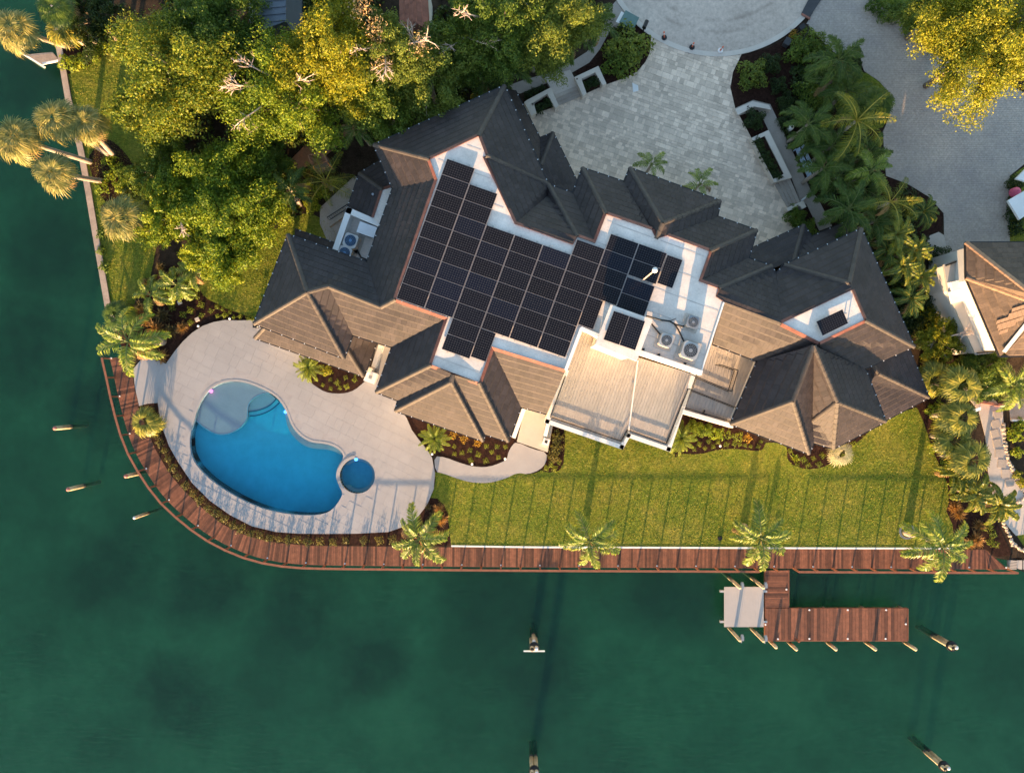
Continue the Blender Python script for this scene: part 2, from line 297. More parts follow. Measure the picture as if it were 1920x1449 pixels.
M['lf_croton'] = leafmat('leaf_croton', [(0.30, 0.16, 0.02), (0.42, 0.26, 0.03), (0.32, 0.24, 0.03)], 0.25)
M['lf_pink'] = leafmat('leaf_pale_blossom', [(0.48, 0.34, 0.22), (0.55, 0.42, 0.30), (0.50, 0.36, 0.10)], 0.25)
M['gr_brown'] = leafmat('grass_tan', [(0.22, 0.13, 0.06), (0.32, 0.20, 0.09), (0.26, 0.17, 0.08)], 0.25)
M['gr_grey'] = leafmat('grass_grey', [(0.08, 0.075, 0.05), (0.13, 0.11, 0.07), (0.10, 0.10, 0.05)], 0.25)
M['fr_royal'] = leafmat('frond_royal', [(0.10, 0.17, 0.014), (0.17, 0.25, 0.022), (0.36, 0.38, 0.10)], 0.2, 0.4, 0.4)
M['fr_dark'] = leafmat('frond_dark', [(0.04, 0.085, 0.018), (0.075, 0.135, 0.024), (0.12, 0.175, 0.035)], 0.28, 0.45, 0.3)
M['fr_gold'] = leafmat('frond_golden', [(0.14, 0.17, 0.014), (0.22, 0.23, 0.018), (0.06, 0.12, 0.02)], 0.3, 0.4, 0.4)
M['fr_sabal'] = leafmat('frond_sabal', [(0.10, 0.12, 0.035), (0.19, 0.185, 0.05), (0.34, 0.29, 0.10)], 0.12, 0.5, 0.3)
M['fr_fan'] = leafmat('frond_fan', [(0.08, 0.11, 0.02), (0.18, 0.19, 0.024), (0.34, 0.31, 0.06)], 0.15, 0.45, 0.3)
M['fr_silver'] = leafmat('frond_silver', [(0.38, 0.38, 0.28), (0.46, 0.44, 0.32), (0.34, 0.36, 0.22)], 0.2, 0.5, 0.3)
M['midrib_gold'] = mat('golden_midrib', (0.32, 0.26, 0.03), 0.5, 0.1)
M['midrib'] = mat('green_midrib', (0.14, 0.17, 0.04), 0.5, 0.1)
M['blade'] = leafmat('grass_blades', [(0.12, 0.18, 0.022), (0.20, 0.235, 0.035), (0.34, 0.30, 0.09)], 0.3)

# ------------------------------------------------------------------ objects
ORG = {}      # world position of each object's origin
def _link(o, parent):
    COL.objects.link(o)
    if parent is not None: o.parent = parent
def tag(o, label=None, cat=None, group=None, kind=None):
    if label: o["label"] = label
    if cat: o["category"] = cat
    if group: o["group"] = group
    if kind: o["kind"] = kind
    return o
def thing(name, label, cat, loc=(0, 0, 0), group=None):
    o = bpy.data.objects.new(name, None); o.empty_display_size = 0.3; o.location = loc; _link(o, None)
    ORG[o.name] = Vector(loc); return tag(o, label, cat, group)
class MB:
    def __init__(s): s.v = []; s.f = []; s.uv = None
    def poly(s, pts):
        b = len(s.v); s.v += [tuple(p) for p in pts]; s.f.append(tuple(range(b, b + len(pts)))); return s
    def box(s, c, size, rz=0.0, rx=0.0):
        hx, hy, hz = size[0] / 2, size[1] / 2, size[2] / 2; b = len(s.v); ca, sa = math.cos(rz), math.sin(rz)
        for dz in (-hz, hz):
            for dx, dy in ((-hx, -hy), (hx, -hy), (hx, hy), (-hx, hy)):
                z = dz; y = dy
                if rx: y, z = dy * math.cos(rx) - dz * math.sin(rx), dy * math.sin(rx) + dz * math.cos(rx)
                s.v.append((c[0] + dx * ca - y * sa, c[1] + dx * sa + y * ca, c[2] + z))
        for q in ((3, 2, 1, 0), (4, 5, 6, 7), (0, 1, 5, 4), (1, 2, 6, 5), (2, 3, 7, 6), (3, 0, 4, 7)): s.f.append(tuple(b + i for i in q))
        return s
    def bar(s, p0, p1, w, h):
        """rectangular bar between two points"""
        p0 = Vector(p0); p1 = Vector(p1); d = p1 - p0
        if d.length < 1e-6: return s
        d.normalize(); up = Vector((0, 0, 1))
        if abs(d.z) > 0.95: up = Vector((0, 1, 0))
        r = d.cross(up).normalized(); u = r.cross(d).normalized(); b = len(s.v)
        for p in (p0, p1):
            for a, c in ((-1, -1), (1, -1), (1, 1), (-1, 1)): s.v.append(tuple(p + r * (a * w / 2) + u * (c * h / 2)))
        for q in ((0, 1, 2, 3), (7, 6, 5, 4), (1, 0, 4, 5), (2, 1, 5, 6), (3, 2, 6, 7), (0, 3, 7, 4)): s.f.append(tuple(b + i for i in q))
        return s
    def tube(s, pts, rad, n=8, cap=True):
        pts = [Vector(p) for p in pts]; k = len(pts); b = len(s.v)
        if not isinstance(rad, (list, tuple)): rad = [rad] * k
        for i, p in enumerate(pts):
            d = (pts[min(i + 1, k - 1)] - pts[max(i - 1, 0)]).normalized()
            up = Vector((0, 0, 1)) if abs(d.z) < 0.9 else Vector((1, 0, 0))
            r = d.cross(up).normalized(); u = r.cross(d)
            for j in range(n):
                a = 2 * math.pi * j / n; s.v.append(tuple(p + (r * math.cos(a) + u * math.sin(a)) * rad[i]))
        for i in range(k - 1):
            for j in range(n):
                s.f.append((b + i * n + j, b + i * n + (j + 1) % n, b + (i + 1) * n + (j + 1) % n, b + (i + 1) * n + j))
        if cap:
            s.f.append(tuple(b + j for j in range(n))[::-1]); s.f.append(tuple(b + (k - 1) * n + j for j in range(n)))
        return s
    def prism(s, xy, z0, z1, holes=(), bottom=False, sides=True):
        """a flat slab over an outline, with optional holes; z1 may be a function of x, y"""
        loops = [list(xy)] + [list(h) for h in holes]
        zt = z1 if callable(z1) else (lambda x, y: z1)
        b = len(s.v); flat = [p for lp in loops for p in lp]
        s.v += [(p[0], p[1], zt(p[0], p[1])) for p in flat]
        for t in tessellate_polygon([[Vector((p[0], p[1], 0)) for p in lp] for lp in loops]):
            a, c, d = (flat[i] for i in t)
            ar = (c[0] - a[0]) * (d[1] - a[1]) - (c[1] - a[1]) * (d[0] - a[0])
            t = tuple(b + i for i in t); s.f.append(t if ar > 0 else t[::-1])
        if sides:
            o = 0
            for lp in loops:
                k = len(lp); ar = sum(lp[i][0] * lp[(i + 1) % k][1] - lp[(i + 1) % k][0] * lp[i][1] for i in range(k))
                bb = len(s.v); s.v += [(p[0], p[1], z0) for p in lp]
                outer = lp is loops[0]
                for i in range(k):
                    j = (i + 1) % k; q = (b + o + i, bb + i, bb + j, b + o + j)
                    s.f.append(q if (ar > 0) == outer else q[::-1])
                o += k
        if bottom:
            b2 = len(s.v); s.v += [(p[0], p[1], z0) for p in flat]
            for t in tessellate_polygon([[Vector((p[0], p[1], 0)) for p in lp] for lp in loops]):
                a, c, d = (flat[i] for i in t); ar = (c[0] - a[0]) * (d[1] - a[1]) - (c[1] - a[1]) * (d[0] - a[0])
                t = tuple(b2 + i for i in t); s.f.append(t[::-1] if ar > 0 else t)
        return s
    def disc(s, c, r, n=24, z=None):
        return s.poly([(c[0] + r * math.cos(2 * math.pi * i / n), c[1] + r * math.sin(2 * math.pi * i / n), c[2]) for i in range(n)])
    def build(s, name, m, parent=None, base=None, smooth=False, kind=None):
        me = bpy.data.meshes.new(name)
        if parent is not None: off = ORG[parent.name]
        else:
            if base is None:
                a = np.array(s.v); base = (float(a[:, 0].mean()), float(a[:, 1].mean()), float(a[:, 2].min()))
            off = Vector(base)
        me.from_pydata([(p[0] - off[0], p[1] - off[1], p[2] - off[2]) for p in s.v], [], s.f)
        if m is not None: me.materials.append(M[m] if isinstance(m, str) else m)
        if smooth: me.polygons.foreach_set("use_smooth", [True] * len(me.polygons))
        o = bpy.data.objects.new(name, me)
        if parent is None: o.location = off
        _link(o, parent); ORG[o.name] = off.copy() if parent is None else off
        if kind: o["kind"] = kind
        return o
def structure(name, mb, m, **k):
    o = mb.build(name, m, **k); o["kind"] = "structure"; return o
def copy_tree(o, parent=None):
    c = o.copy(); COL.objects.link(c); c.parent = parent
    for ch in list(o.children): copy_tree(ch, c)
    return c
def clip_rect(poly, o, u, v, u0, u1, v0, v1, amin=0.006):
    """part of a (possibly concave) outline inside a rectangle given in the u, v frame; returns u, v points"""
    P = [((p[0] - o[0]) * u[0] + (p[1] - o[1]) * u[1], (p[0] - o[0]) * v[0] + (p[1] - o[1]) * v[1]) for p in poly]
    for ax, lim, sg in ((0, u0, 1), (0, u1, -1), (1, v0, 1), (1, v1, -1)):
        out = []
        for i in range(len(P)):
            a, b = P[i - 1], P[i]; da = (a[ax] - lim) * sg; db = (b[ax] - lim) * sg
            if (da >= 0) != (db >= 0):
                t = da / (da - db); out.append((a[0] + (b[0] - a[0]) * t, a[1] + (b[1] - a[1]) * t))
            if db >= 0: out.append(b)
        P = out
        if len(P) < 3: return None
    q = [P[0]]
    for p in P[1:]:
        if abs(p[0] - q[-1][0]) + abs(p[1] - q[-1][1]) > 1e-4: q.append(p)
    if len(q) > 2 and abs(q[0][0] - q[-1][0]) + abs(q[0][1] - q[-1][1]) < 1e-4: q.pop()
    if len(q) < 3: return None
    ar = 0.5 * sum(q[i - 1][0] * q[i][1] - q[i][0] * q[i - 1][1] for i in range(len(q)))
    if abs(ar) < amin: return None
    return q if ar > 0 else q[::-1]
def inside(poly, x, y):
    r = False; n = len(poly)
    for i in range(n):
        x1, y1 = poly[i - 1][:2]; x2, y2 = poly[i][:2]
        if (y1 > y) != (y2 > y) and x < (x2 - x1) * (y - y1) / (y2 - y1) + x1: r = not r
    return r
def smooth_loop(pts, it=2):
    for _ in range(it):
        q = []
        for i in range(len(pts)):
            a, b = pts[i], pts[(i + 1) % len(pts)]
            q.append((a[0] * .75 + b[0] * .25, a[1] * .75 + b[1] * .25)); q.append((a[0] * .25 + b[0] * .75, a[1] * .25 + b[1] * .75))
        pts = q
    return pts
def smooth_line(pts, it=2):
    for _ in range(it):
        q = [pts[0]]
        for a, b in zip(pts, pts[1:]):
            q.append((a[0] * .75 + b[0] * .25, a[1] * .75 + b[1] * .25)); q.append((a[0] * .25 + b[0] * .75, a[1] * .25 + b[1] * .75))
        q.append(pts[-1]); pts = q
    return pts
# ================================================================== SETTING: water, land, lawns, beds
ZW = -1.35
structure('water', MB().prism([(-300, -300), (300, -300), (300, 300), (-300, 300)], ZW, ZW, sides=False), 'water', base=(0, 0, ZW))
structure('seabed', MB().prism([(-300, -300), (300, -300), (300, 300), (-300, 300)], -3.6, -3.6, sides=False), 'seabed', base=(0, 0, -3.6))
DECK_IN = [(239, 667), (246, 695), (252, 725), (260, 760), (274, 802), (290, 840), (307, 870), (322, 893), (338, 912), (361, 936), (386, 958), (416, 982), (451, 1000), (483, 1010), (521, 1018), (582, 1023), (780, 1025), (1000, 1027.5), (1300, 1028.5), (1560, 1029.5), (1800, 1030), (1848, 1030)]
DECK_OUT = [(206, 672), (211, 691), (218, 727), (226, 762), (235, 797), (247, 834), (263, 866), (283, 898), (304, 928), (327, 952), (355, 976), (383, 998), (415, 1017), (447, 1032), (480, 1044), (515, 1052), (550, 1056.5), (590, 1059), (780, 1061), (1000, 1063), (1300, 1064), (1560, 1065.5), (1800, 1066.5), (1890, 1067)]
DECK_IN_S = smooth_line(DECK_IN, 2); DECK_OUT_S = smooth_line(DECK_OUT, 2)
SEAWALL = [(60, -400), (70, 0), (85, 25), (97, 52), (110, 117), (122, 187), (136, 240), (147, 290), (160, 362), (173, 440), (199, 592), (206, 612)]
POOL = smooth_loop([(365, 787), (356, 815), (356, 845), (364, 866), (378, 884), (400, 904), (437, 928), (466, 943), (501, 956), (539, 963.5), (577, 966.5), (606, 964), (624, 955), (638, 936), (643, 924), (634, 908), (629, 892), (634, 873), (645, 857), (640, 847), (629, 838), (611, 832), (588, 830), (574, 825), (559, 814), (547, 799), (540, 780), (532, 762), (520, 746), (505, 736), (485, 726), (460, 717), (435, 714.5), (412, 719), (392, 731), (379, 748), (369, 770)], 1)
POOLW = XY(POOL, 0.1)
SPA_C = W(670, 892, 0.1); SPA_R = 33 * (H - 0.1) / F
SPAW = [(SPA_C[0] + SPA_R * math.cos(a), SPA_C[1] + SPA_R * math.sin(a)) for a in np.linspace(0, 2 * math.pi, 41)[:-1]]
land_px = SEAWALL + [(222, 640)] + DECK_IN + [(1868, 1046), (1890, 1050), (3400, 1050), (3400, -1400), (60, -1400)]
structure('ground', MB().prism(XY(land_px), -4.0, 0.0, holes=[POOLW, SPAW]), 'soil', base=(0, 0, 0))
def sheet(name, px, m, z, smooth=0, label=None):
    p = smooth_loop(px, smooth) if smooth else px
    o = structure(name, MB().prism(XY(p), -0.02, z), m)
    return o, XY(p)
LAWNS = []
def lawn(px, z=0.016, smooth=0):
    o, xy = sheet('lawn', px, 'lawn', z, smooth); LAWNS.append(xy); return o
MAIN_LAWN = [(816, 885), (833, 888), (857, 897), (882, 904), (907, 905.5), (923, 904), (948, 897), (970, 886), (990, 889), (1003, 887), (1015, 882), (1032, 885), (1048, 882), (1057, 868), (1058, 800), (1120, 790), (1250, 800), (1278, 849), (1300, 851), (1320, 849), (1340, 843), (1370, 840), (1390, 841), (1420, 845), (1430, 842), (1436, 830), (1474, 830), (1476, 860), (1487, 872), (1512, 879), (1540, 876), (1560, 867), (1592, 842), (1622, 812), (1660, 780), (1719, 764), (1731, 790), (1740, 816), (1751, 851), (1769, 886), (1777, 912), (1779, 941), (1774, 958), (1786, 984), (1788, 1026.5), (1560, 1026), (1300, 1025), (1000, 1024), (846, 1022), (842, 985), (838, 960), (829, 946), (818, 934), (806, 933), (812, 922), (817, 900)]
lawn(MAIN_LAWN)
lawn([(370, 537), (382, 557), (405, 569), (430, 581), (462, 592), (480, 599), (540, 600), (600, 500), (640, 440), (600, 405), (560, 400), (520, 430), (480, 455), (430, 490), (395, 515)], smooth=1)
lawn([(128, 140), (160, 127), (190, 107), (206, 75), (240, 60), (330, 200), (330, 330), (300, 430), (282, 520), (255, 560), (243, 600), (210, 604), (186, 440), (173, 362), (160, 292), (150, 242), (136, 190)], smooth=0)
lawn([(1625, -10), (1700, 46), (1775, 97), (1800, 60), (1760, 0), (1740, -60)])
lawn([(1560, 140), (1618, 133), (1648, 152), (1667, 175), (1672, 195), (1664, 222), (1652, 245), (1600, 240), (1560, 200)], smooth=1)
lawn([(1893, 332), (1925, 310), (1925, 462), (1893, 455)])
lawn([(1907, 1005), (1940, 985), (1940, 1030), (1920, 1024)])
MB_BED = [('mulch_bed', [(110, 115), (128, 137), (160, 124), (188, 105), (204, 76), (200, 45), (120, 36), (98, 60)]),
          ('mulch_bed', [(163, 300), (188, 375), (215, 382), (240, 368), (252, 350), (256, 322), (240, 292), (210, 262), (190, 262), (176, 280)]),
          ('mulch_bed', [(186, 380), (196, 430), (215, 432), (216, 385)])]
for nm, px in MB_BED: sheet(nm, px, 'mulch', 0.028, 2)
sheet('mulch_bed', [(246, 600), (262, 565), (285, 530), (300, 500), (345, 500), (372, 536), (384, 558), (407, 570), (432, 582), (464, 593), (482, 600), (480, 612), (400, 612), (360, 626), (330, 657), (311, 684), (285, 674), (262, 672), (240, 668), (214, 622), (215, 606)], 'mulch', 0.02, 1)
sheet('mulch_bed', [(258, 762), (296, 753), (300, 780), (308, 808), (320, 838), (336, 866), (360, 902), (396, 936), (434, 962), (474, 984), (520, 995), (560, 998), (730, 996), (780, 970), (806, 933), (820, 934), (832, 946), (840, 962), (844, 1022), (780, 1023.5), (582, 1021.5), (521, 1016), (483, 1008), (451, 998), (416, 980), (386, 956), (361, 934), (338, 910), (322, 891), (307, 868), (290, 838), (275, 800)], 'mulch', 0.02)
sheet('mulch_bed', [(566, 670), (568, 690), (572, 703), (580, 714), (592, 724), (610, 735), (630, 738), (650, 737), (666, 731), (684, 716), (690, 690), (640, 660)], 'mulch', 0.12, 1)
sheet('mulch_bed', [(760, 780), (770, 805), (788, 832), (808, 853), (830, 855), (855, 866), (880, 873), (900, 875.5), (915, 875), (935, 869), (952, 858), (956, 845), (968, 828), (975, 790), (900, 770)], 'mulch', 0.024)
sheet('mulch_bed', [(1024, 850), (1014, 882), (1030, 886), (1048, 883), (1058, 866), (1060, 800), (1030, 790)], 'mulch', 0.024, 1)
sheet('mulch_bed', [(1262, 860), (1278, 850), (1300, 852), (1320, 850), (1340, 844), (1370, 841), (1390, 842), (1420, 846), (1431, 842), (1436, 828), (1360, 780), (1290, 760), (1270, 800)], 'mulch', 0.024, 1)
sheet('mulch_bed', [(1474, 825), (1476, 860), (1487, 873), (1512, 880), (1540, 877), (1560, 868), (1592, 843), (1640, 800), (1560, 790)], 'mulch', 0.024, 1)
sheet('mulch_bed', [(1714, 750), (1731, 790), (1740, 816), (1751, 851), (1769, 886), (1777, 912), (1779, 941), (1774, 958), (1786, 984), (1788, 1028), (1848, 1029), (1868, 1044), (1898, 1040), (1870, 980), (1840, 930), (1800, 860), (1780, 800), (1740, 745)], 'mulch', 0.024)
sheet('mulch_bed', [(1389, 104), (1440, 91), (1470, 76), (1482, 52), (1508, 48), (1545, 82), (1566, 102), (1606, 96), (1620, 133), (1560, 142), (1560, 200), (1600, 240), (1652, 246), (1660, 330), (1700, 346), (1740, 370), (1768, 402), (1766, 432), (1735, 442), (1735, 500), (1720, 640), (1640, 460), (1560, 430), (1480, 400), (1452, 339), (1410, 262), (1378, 203), (1368, 165), (1373, 136)], 'mulch', 0.012)
sheet('mulch_bed', [(1130, 160), (1172, 148), (1195, 136), (1210, 118), (1218, 100), (1222, 66), (1200, 45), (1160, 40), (1142, 62), (1125, 93), (1105, 118), (1074, 137)], 'mulch', 0.012)
sheet('gravel_patch', [(1735, 445), (1768, 432), (1776, 470), (1776, 490), (1740, 495)], 'concrete', 0.03, 1)
# ------------------------------------------------------------------ roads, drives, paths
RC = (1345, -116); RR = 214
ring = [(RC[0] + RR * math.cos(a), RC[1] - RR * math.sin(a)) for a in np.linspace(0, 2 * math.pi, 97)[:-1]]
structure('road', MB().prism(XY(ring), -0.02, 0.03), 'road')
kb = MB(); ro = XY([(RC[0] + (RR + 9) * math.cos(a), RC[1] - (RR + 9) * math.sin(a)) for a in np.linspace(0, 2 * math.pi, 97)[:-1]]); ri = XY(ring)
kb.prism(ro, -0.02, 0.07, holes=[ri]); structure('kerb', kb, 'planter')
sheet('cobble_drive', [(1546, -60), (1538, 0), (1512, 45), (1545, 81), (1566, 101), (1606, 95), (1620, 134), (1648, 153), (1668, 176), (1673, 195), (1666, 222), (1655, 248), (1661, 330), (1701, 345), (1741, 369), (1769, 400), (1770, 440), (1777, 480), (1893, 480), (1893, 330), (1930, 300), (1930, 180), (1775, 98), (1700, 47), (1628, -5), (1590, -60)], 'cobble', 0.036)
DRIVE = [(975, 210), (996, 217), (1046, 197), (1097, 177), (1135, 160), (1172, 147), (1195, 135), (1210, 117), (1218, 100), (1221.5, 66), (1245, 82), (1290, 101), (1330, 107), (1370, 106), (1390, 103), (1374, 136), (1369, 165), (1378, 203), (1410, 262), (1452, 339), (1474, 384), (1490, 420), (1490, 480), (1350, 480), (1200, 420), (1080, 400), (1000, 290)]
drive = structure('paver_drive', MB().prism(XY(DRIVE), -0.02, 0.022), 'paver_joint', base=W(1250, 250, 0))
def lay(parent, poly, ang, rows, widths, z0, z1, m, limit, gap, name, first=0.0, focus=None, stuffname=None, hole=None, shift=0.5, jz=0.004):
    """lay rows of pieces over an outline; the nearest ones are objects, the rest one joined mesh"""
    u = (math.cos(ang), math.sin(ang)); v = (-u[1], u[0]); o = poly[0]
    U = [(p[0] - o[0]) * u[0] + (p[1] - o[1]) * u[1] for p in poly]; V = [(p[0] - o[0]) * v[0] + (p[1] - o[1]) * v[1] for p in poly]
    pcs = []; y = min(V) - first; r = 0
    while y < max(V):
        h = random.choice(rows); x = min(U) - random.random() * shift
        while x < max(U):
            w = random.choice(widths)
            q = clip_rect(poly, o, u, v, x + gap, x + w - gap, y + gap, y + h - gap)
            if q:
                c = [(o[0] + a * u[0] + b * v[0], o[1] + a * u[1] + b * v[1]) for a, b in q]
                cx = sum(p[0] for p in c) / len(c); cy = sum(p[1] for p in c) / len(c)
                if hole is None or not any(inside(hp, p[0], p[1]) for hp in hole for p in c + [(cx, cy)]):
                    pcs.append((cx, cy, c))
            x += w
        y += h; r += 1
    f = focus or (0, 0); pcs.sort(key=lambda t: (t[0] - f[0]) ** 2 + (t[1] - f[1]) ** 2)
    big = MB()
    for i, (cx, cy, c) in enumerate(pcs):
        dz = random.uniform(-jz, jz)
        if i < limit: MB().prism(c, z0, z1 + dz).build(name, m, parent)
        else: big.prism(c, z0, z1 + dz)
    if big.v: big.build(stuffname or name, m, parent, kind='stuff')
lay(drive, XY(DRIVE), math.radians(-19.5), [0.22, 0.30, 0.45, 0.22, 0.34], [0.22, 0.30, 0.45, 0.34, 0.45, 0.60], 0.02, 0.05, 'paver', 290, 0.007, 'paver', focus=W(1240, 240)[:2])
o = MB().prism(XY([(1185, 156), (1196, 161), (1197, 171), (1187, 174)]), 0.05, 0.066).build('access_cover', 'white'); tag(o, 'square white access cover set in the pale paver drive', 'access cover')
sheet('path', smooth_line([(1140, 20), (1137, 36), (1131, 53), (1117, 78), (1100, 98), (1072, 116), (1016, 141), (980, 151), (940, 166), (950, 176), (975, 176), (1024, 157), (1072, 137), (1105, 118), (1125, 93), (1142, 61), (1160, 38), (1180, 22), (1175, 0), (1165, -10)], 0), 'path', 0.018)
sheet('path', [(1500, 378), (1512, 383), (1536, 433), (1560, 424), (1532, 370), (1523, 364), (1444, 196), (1412, 188), (1377, 204), (1384, 218), (1420, 206), (1428, 218), (1484, 335)], 'path', 0.03)
# ------------------------------------------------------------------ steps and planters at the drive
def quad_between(a, b, c, d, t0, t1):
    """strip of the quad a-b / d-c between fractions t0 and t1 from edge ab towards edge dc"""
    L = lambda p, q, t: (p[0] + (q[0] - p[0]) * t, p[1] + (q[1] - p[1]) * t)
    return [L(a, d, t0), L(b, c, t0), L(b, c, t1), L(a, d, t1)]
def steps(label, a, b, c, d, n, z0, z1):
    t = thing('garden_steps', label, 'steps', W((a[0] + c[0]) / 2, (a[1] + c[1]) / 2, 0))
    for i in range(n):
        z = z0 + (z1 - z0) * (i + 1) / n
        MB().prism(XY(quad_between(a, b, c, d, i / n, 1.0 if i == n - 1 else (i + 1) / n + 0.02), z), 0.0, z).build('tread', 'path', t)
    return t
steps('grey stone steps between the two planters at the curving path', (1046, 198), (1097, 178), (1083, 160), (1040, 178), 3, 0.05, 0.36)
structure('landing', MB().prism(XY([(1022, 147), (1069, 131), (1084, 160), (1040, 178)], .36), 0, 0.36), 'concrete')
steps('four stone steps below the long white hedge planter', (1453, 346), (1476, 388), (1500, 378), (1481, 334), 4, 0.05, 0.4)
def planter(label, outer, inner, z, mtop='planter'):
    t = thing('planter', label, 'planter', W(*outer[0], 0))
    MB().prism(XY(outer, z), 0, z, holes=[XY(inner, z)]).build('wall', mtop, t)
    MB().prism(XY(inner, z), z - 0.25, z - 0.12, sides=False).build('soil', 'mulch', t); return t
planter('pale stone planter left of the garden steps', [(988, 188), (1033, 164), (1048, 199), (1041, 203), (1026, 176), (1000, 192), (1006, 212), (996, 217), (983, 192)], [(996, 195), (1001, 193), (1002, 196), (998, 198)], 0.75)
planter('pale stone planter right of the garden steps', [(1077, 145), (1122, 124), (1137, 157), (1130, 160), (1116, 136), (1090, 148), (1100, 176), (1093, 180)], [(1080, 147), (1083, 146), (1084, 149), (1081, 150)], 0.75)
for lab, px in (('dark low groundcover inside the left pale planter', [(1000, 194), (1026, 178), (1038, 202), (1006, 213)]), ('dark low groundcover inside the right pale planter', [(1090, 149), (1115, 138), (1128, 160), (1101, 173)])):
    xs = XY(px); o = MB().prism(xs, 0, 0.3).build('groundcover_bed', 'mulch'); tag(o, lab, 'groundcover')
PL_LONG = planter('long white planter holding a clipped dark hedge beside the drive', [(1409, 259), (1441, 244), (1485, 333), (1452, 342)], [(1413, 265), (1434, 255), (1470, 326), (1450, 336)], 0.7)
planter('low stone planter at the head of the right garden walk', [(1378, 205), (1411, 190), (1442, 197), (1446, 206), (1414, 200), (1384, 216)], [(1400, 200), (1404, 198), (1405, 200), (1401, 202)], 0.45)
planter('low white wall beneath the stone steps near the front eave', [(1474, 390), (1506, 376), (1512, 388), (1504, 392), (1500, 386), (1478, 396)], [(1494, 385), (1497, 384), (1498, 386), (1495, 387)], 0.6)
# ------------------------------------------------------------------ pool deck, pool, spa
ZD = 0.10
DECKPOOL = [(475, 600), (447, 601), (422, 600), (400, 604), (380, 611), (360, 624), (343, 640), (328, 658), (311, 682), (302, 710), (297, 735), (296, 755), (299, 780), (306, 806), (317, 836), (334, 866), (360, 905), (393, 938), (431, 965), (472, 986), (518, 997), (559, 1000), (611, 1000.5), (670, 1000), (728, 997), (751, 989), (781, 972), (801, 946), (813, 917), (815.5, 887), (810, 858), (800, 842), (786, 825), (772, 806), (763, 785), (752, 768), (780, 740), (720, 690), (700, 700), (683, 716), (666, 730), (650, 736), (630, 737), (610, 734), (592, 723), (579, 713), (571, 700), (569, 686), (600, 660), (560, 620), (510, 585)]
DPW = XY(DECKPOOL, ZD)
pooldeck = structure('pool_deck', MB().prism(DPW, -0.02, ZD, holes=[POOLW, SPAW]), 'joint', base=W(560, 820, ZD))
def offset_loop(lp, d):
    n = len(lp); ar = sum(lp[i][0] * lp[(i + 1) % n][1] - lp[(i + 1) % n][0] * lp[i][1] for i in range(n)); sg = 1 if ar > 0 else -1; out = []
    for i in range(n):
        a, b, c = lp[i - 1], lp[i], lp[(i + 1) % n]
        t1 = Vector((b[0] - a[0], b[1] - a[1])).normalized(); t2 = Vector((c[0] - b[0], c[1] - b[1])).normalized(); t = (t1 + t2)
        if t.length < 1e-6: t = t1
        t.normalize(); k = 1 / max(0.5, t.dot(t1)); out.append((b[0] + sg * t.y * d * k, b[1] - sg * t.x * d * k))
    return out
COP = offset_loop(POOLW, 0.17); SPO = [(SPA_C[0] + (SPA_R + 0.02) * math.cos(a), SPA_C[1] + (SPA_R + 0.36) * math.sin(a)) for a in np.linspace(0, 2 * math.pi, 41)[:-1]]
lay(pooldeck, DPW, math.radians(-26), [0.6, 0.6, 0.9], [0.6, 0.9, 0.9, 1.2], ZD, ZD + 0.010, 'stone', 295, 0.005, 'paving_slab', focus=POOLW[0], hole=[COP, SPO], jz=0.0005)
cop = MB()
for i in range(len(POOLW)):
    j = (i + 1) % len(POOLW); a, b, c, d = POOLW[i], POOLW[j], COP[j], COP[i]
    mid = ((c[0] + d[0]) / 2, (c[1] + d[1]) / 2)
    if not inside(DPW, *mid) or math.hypot(mid[0] - SPA_C[0], mid[1] - SPA_C[1]) < SPA_R + 0.3: continue
    cop.prism([a, b, c, d], ZD - 0.06, ZD + 0.013)
cop.build('coping', 'stone', pooldeck)
sl = structure('pool_deck_steps', MB().prism(XY([(311, 682), (300, 676), (285, 672), (267, 671), (250, 692), (253, 725), (261, 761), (275, 757), (296, 755), (297, 735), (302, 710)], 0.03), -0.02, 0.045), 'stone')
MB().prism(XY([(311, 682), (303, 679), (294, 706), (289, 735), (288, 756), (296, 755), (297, 735), (302, 710)], 0.08), 0.03, 0.085).build('tread', 'stone', sl)
pool = thing('swimming_pool', 'blue kidney shaped swimming pool with pale sun shelf in the paved deck', 'swimming pool', W(500, 850, -2.2))
bx = lambda x, y: -0.66 - 0.50 * max(0, min(1, (-(y) - 3.5) / 6.0)) - 0.12 * max(0, min(1, (-x - 15) / 10))
MB().prism(POOLW, -2.4, bx, sides=False).build('floor', 'pool_plaster', pool)
wb = MB(); n = len(POOLW)
for i in range(n):
    j = (i + 1) % n; a, b = POOLW[i], POOLW[j]; wb.poly([(*a, ZD - 0.01), (*b, ZD - 0.01), (*b, -2.3), (*a, -2.3)])
wb.build('wall', 'pool_plaster', pool)
tb = MB(); PI_ = offset_loop(POOLW, -0.006)
for i in range(n):
    j = (i + 1) % n; a, b = PI_[i], PI_[j]; tb.poly([(*a, ZD - 0.03), (*b, ZD - 0.03), (*b, -0.16), (*a, -0.16)])
tb.build('waterline_tile', 'pool_tile', pool)
SH = [(367, 788), (380, 800), (400, 812), (417, 815.5), (437, 810.5), (455, 798), (464, 783), (464, 770), (466, 757), (475, 746), (490, 739), (504, 736.5)]
rim = [p for p in POOL]
i0 = min(range(len(rim)), key=lambda i: (rim[i][0] - 504) ** 2 + (rim[i][1] - 736) ** 2); i1 = min(range(len(rim)), key=lambda i: (rim[i][0] - 366) ** 2 + (rim[i][1] - 787) ** 2)
def rim_between(a, b):
    out = []; i = a
    while i != b: out.append(rim[i]); i = (i + 1) % len(rim)
    out.append(rim[b]); return out
arc = rim_between(i0, i1) if len(rim_between(i0, i1)) < len(rim) * 0.6 else rim_between(i1, i0)
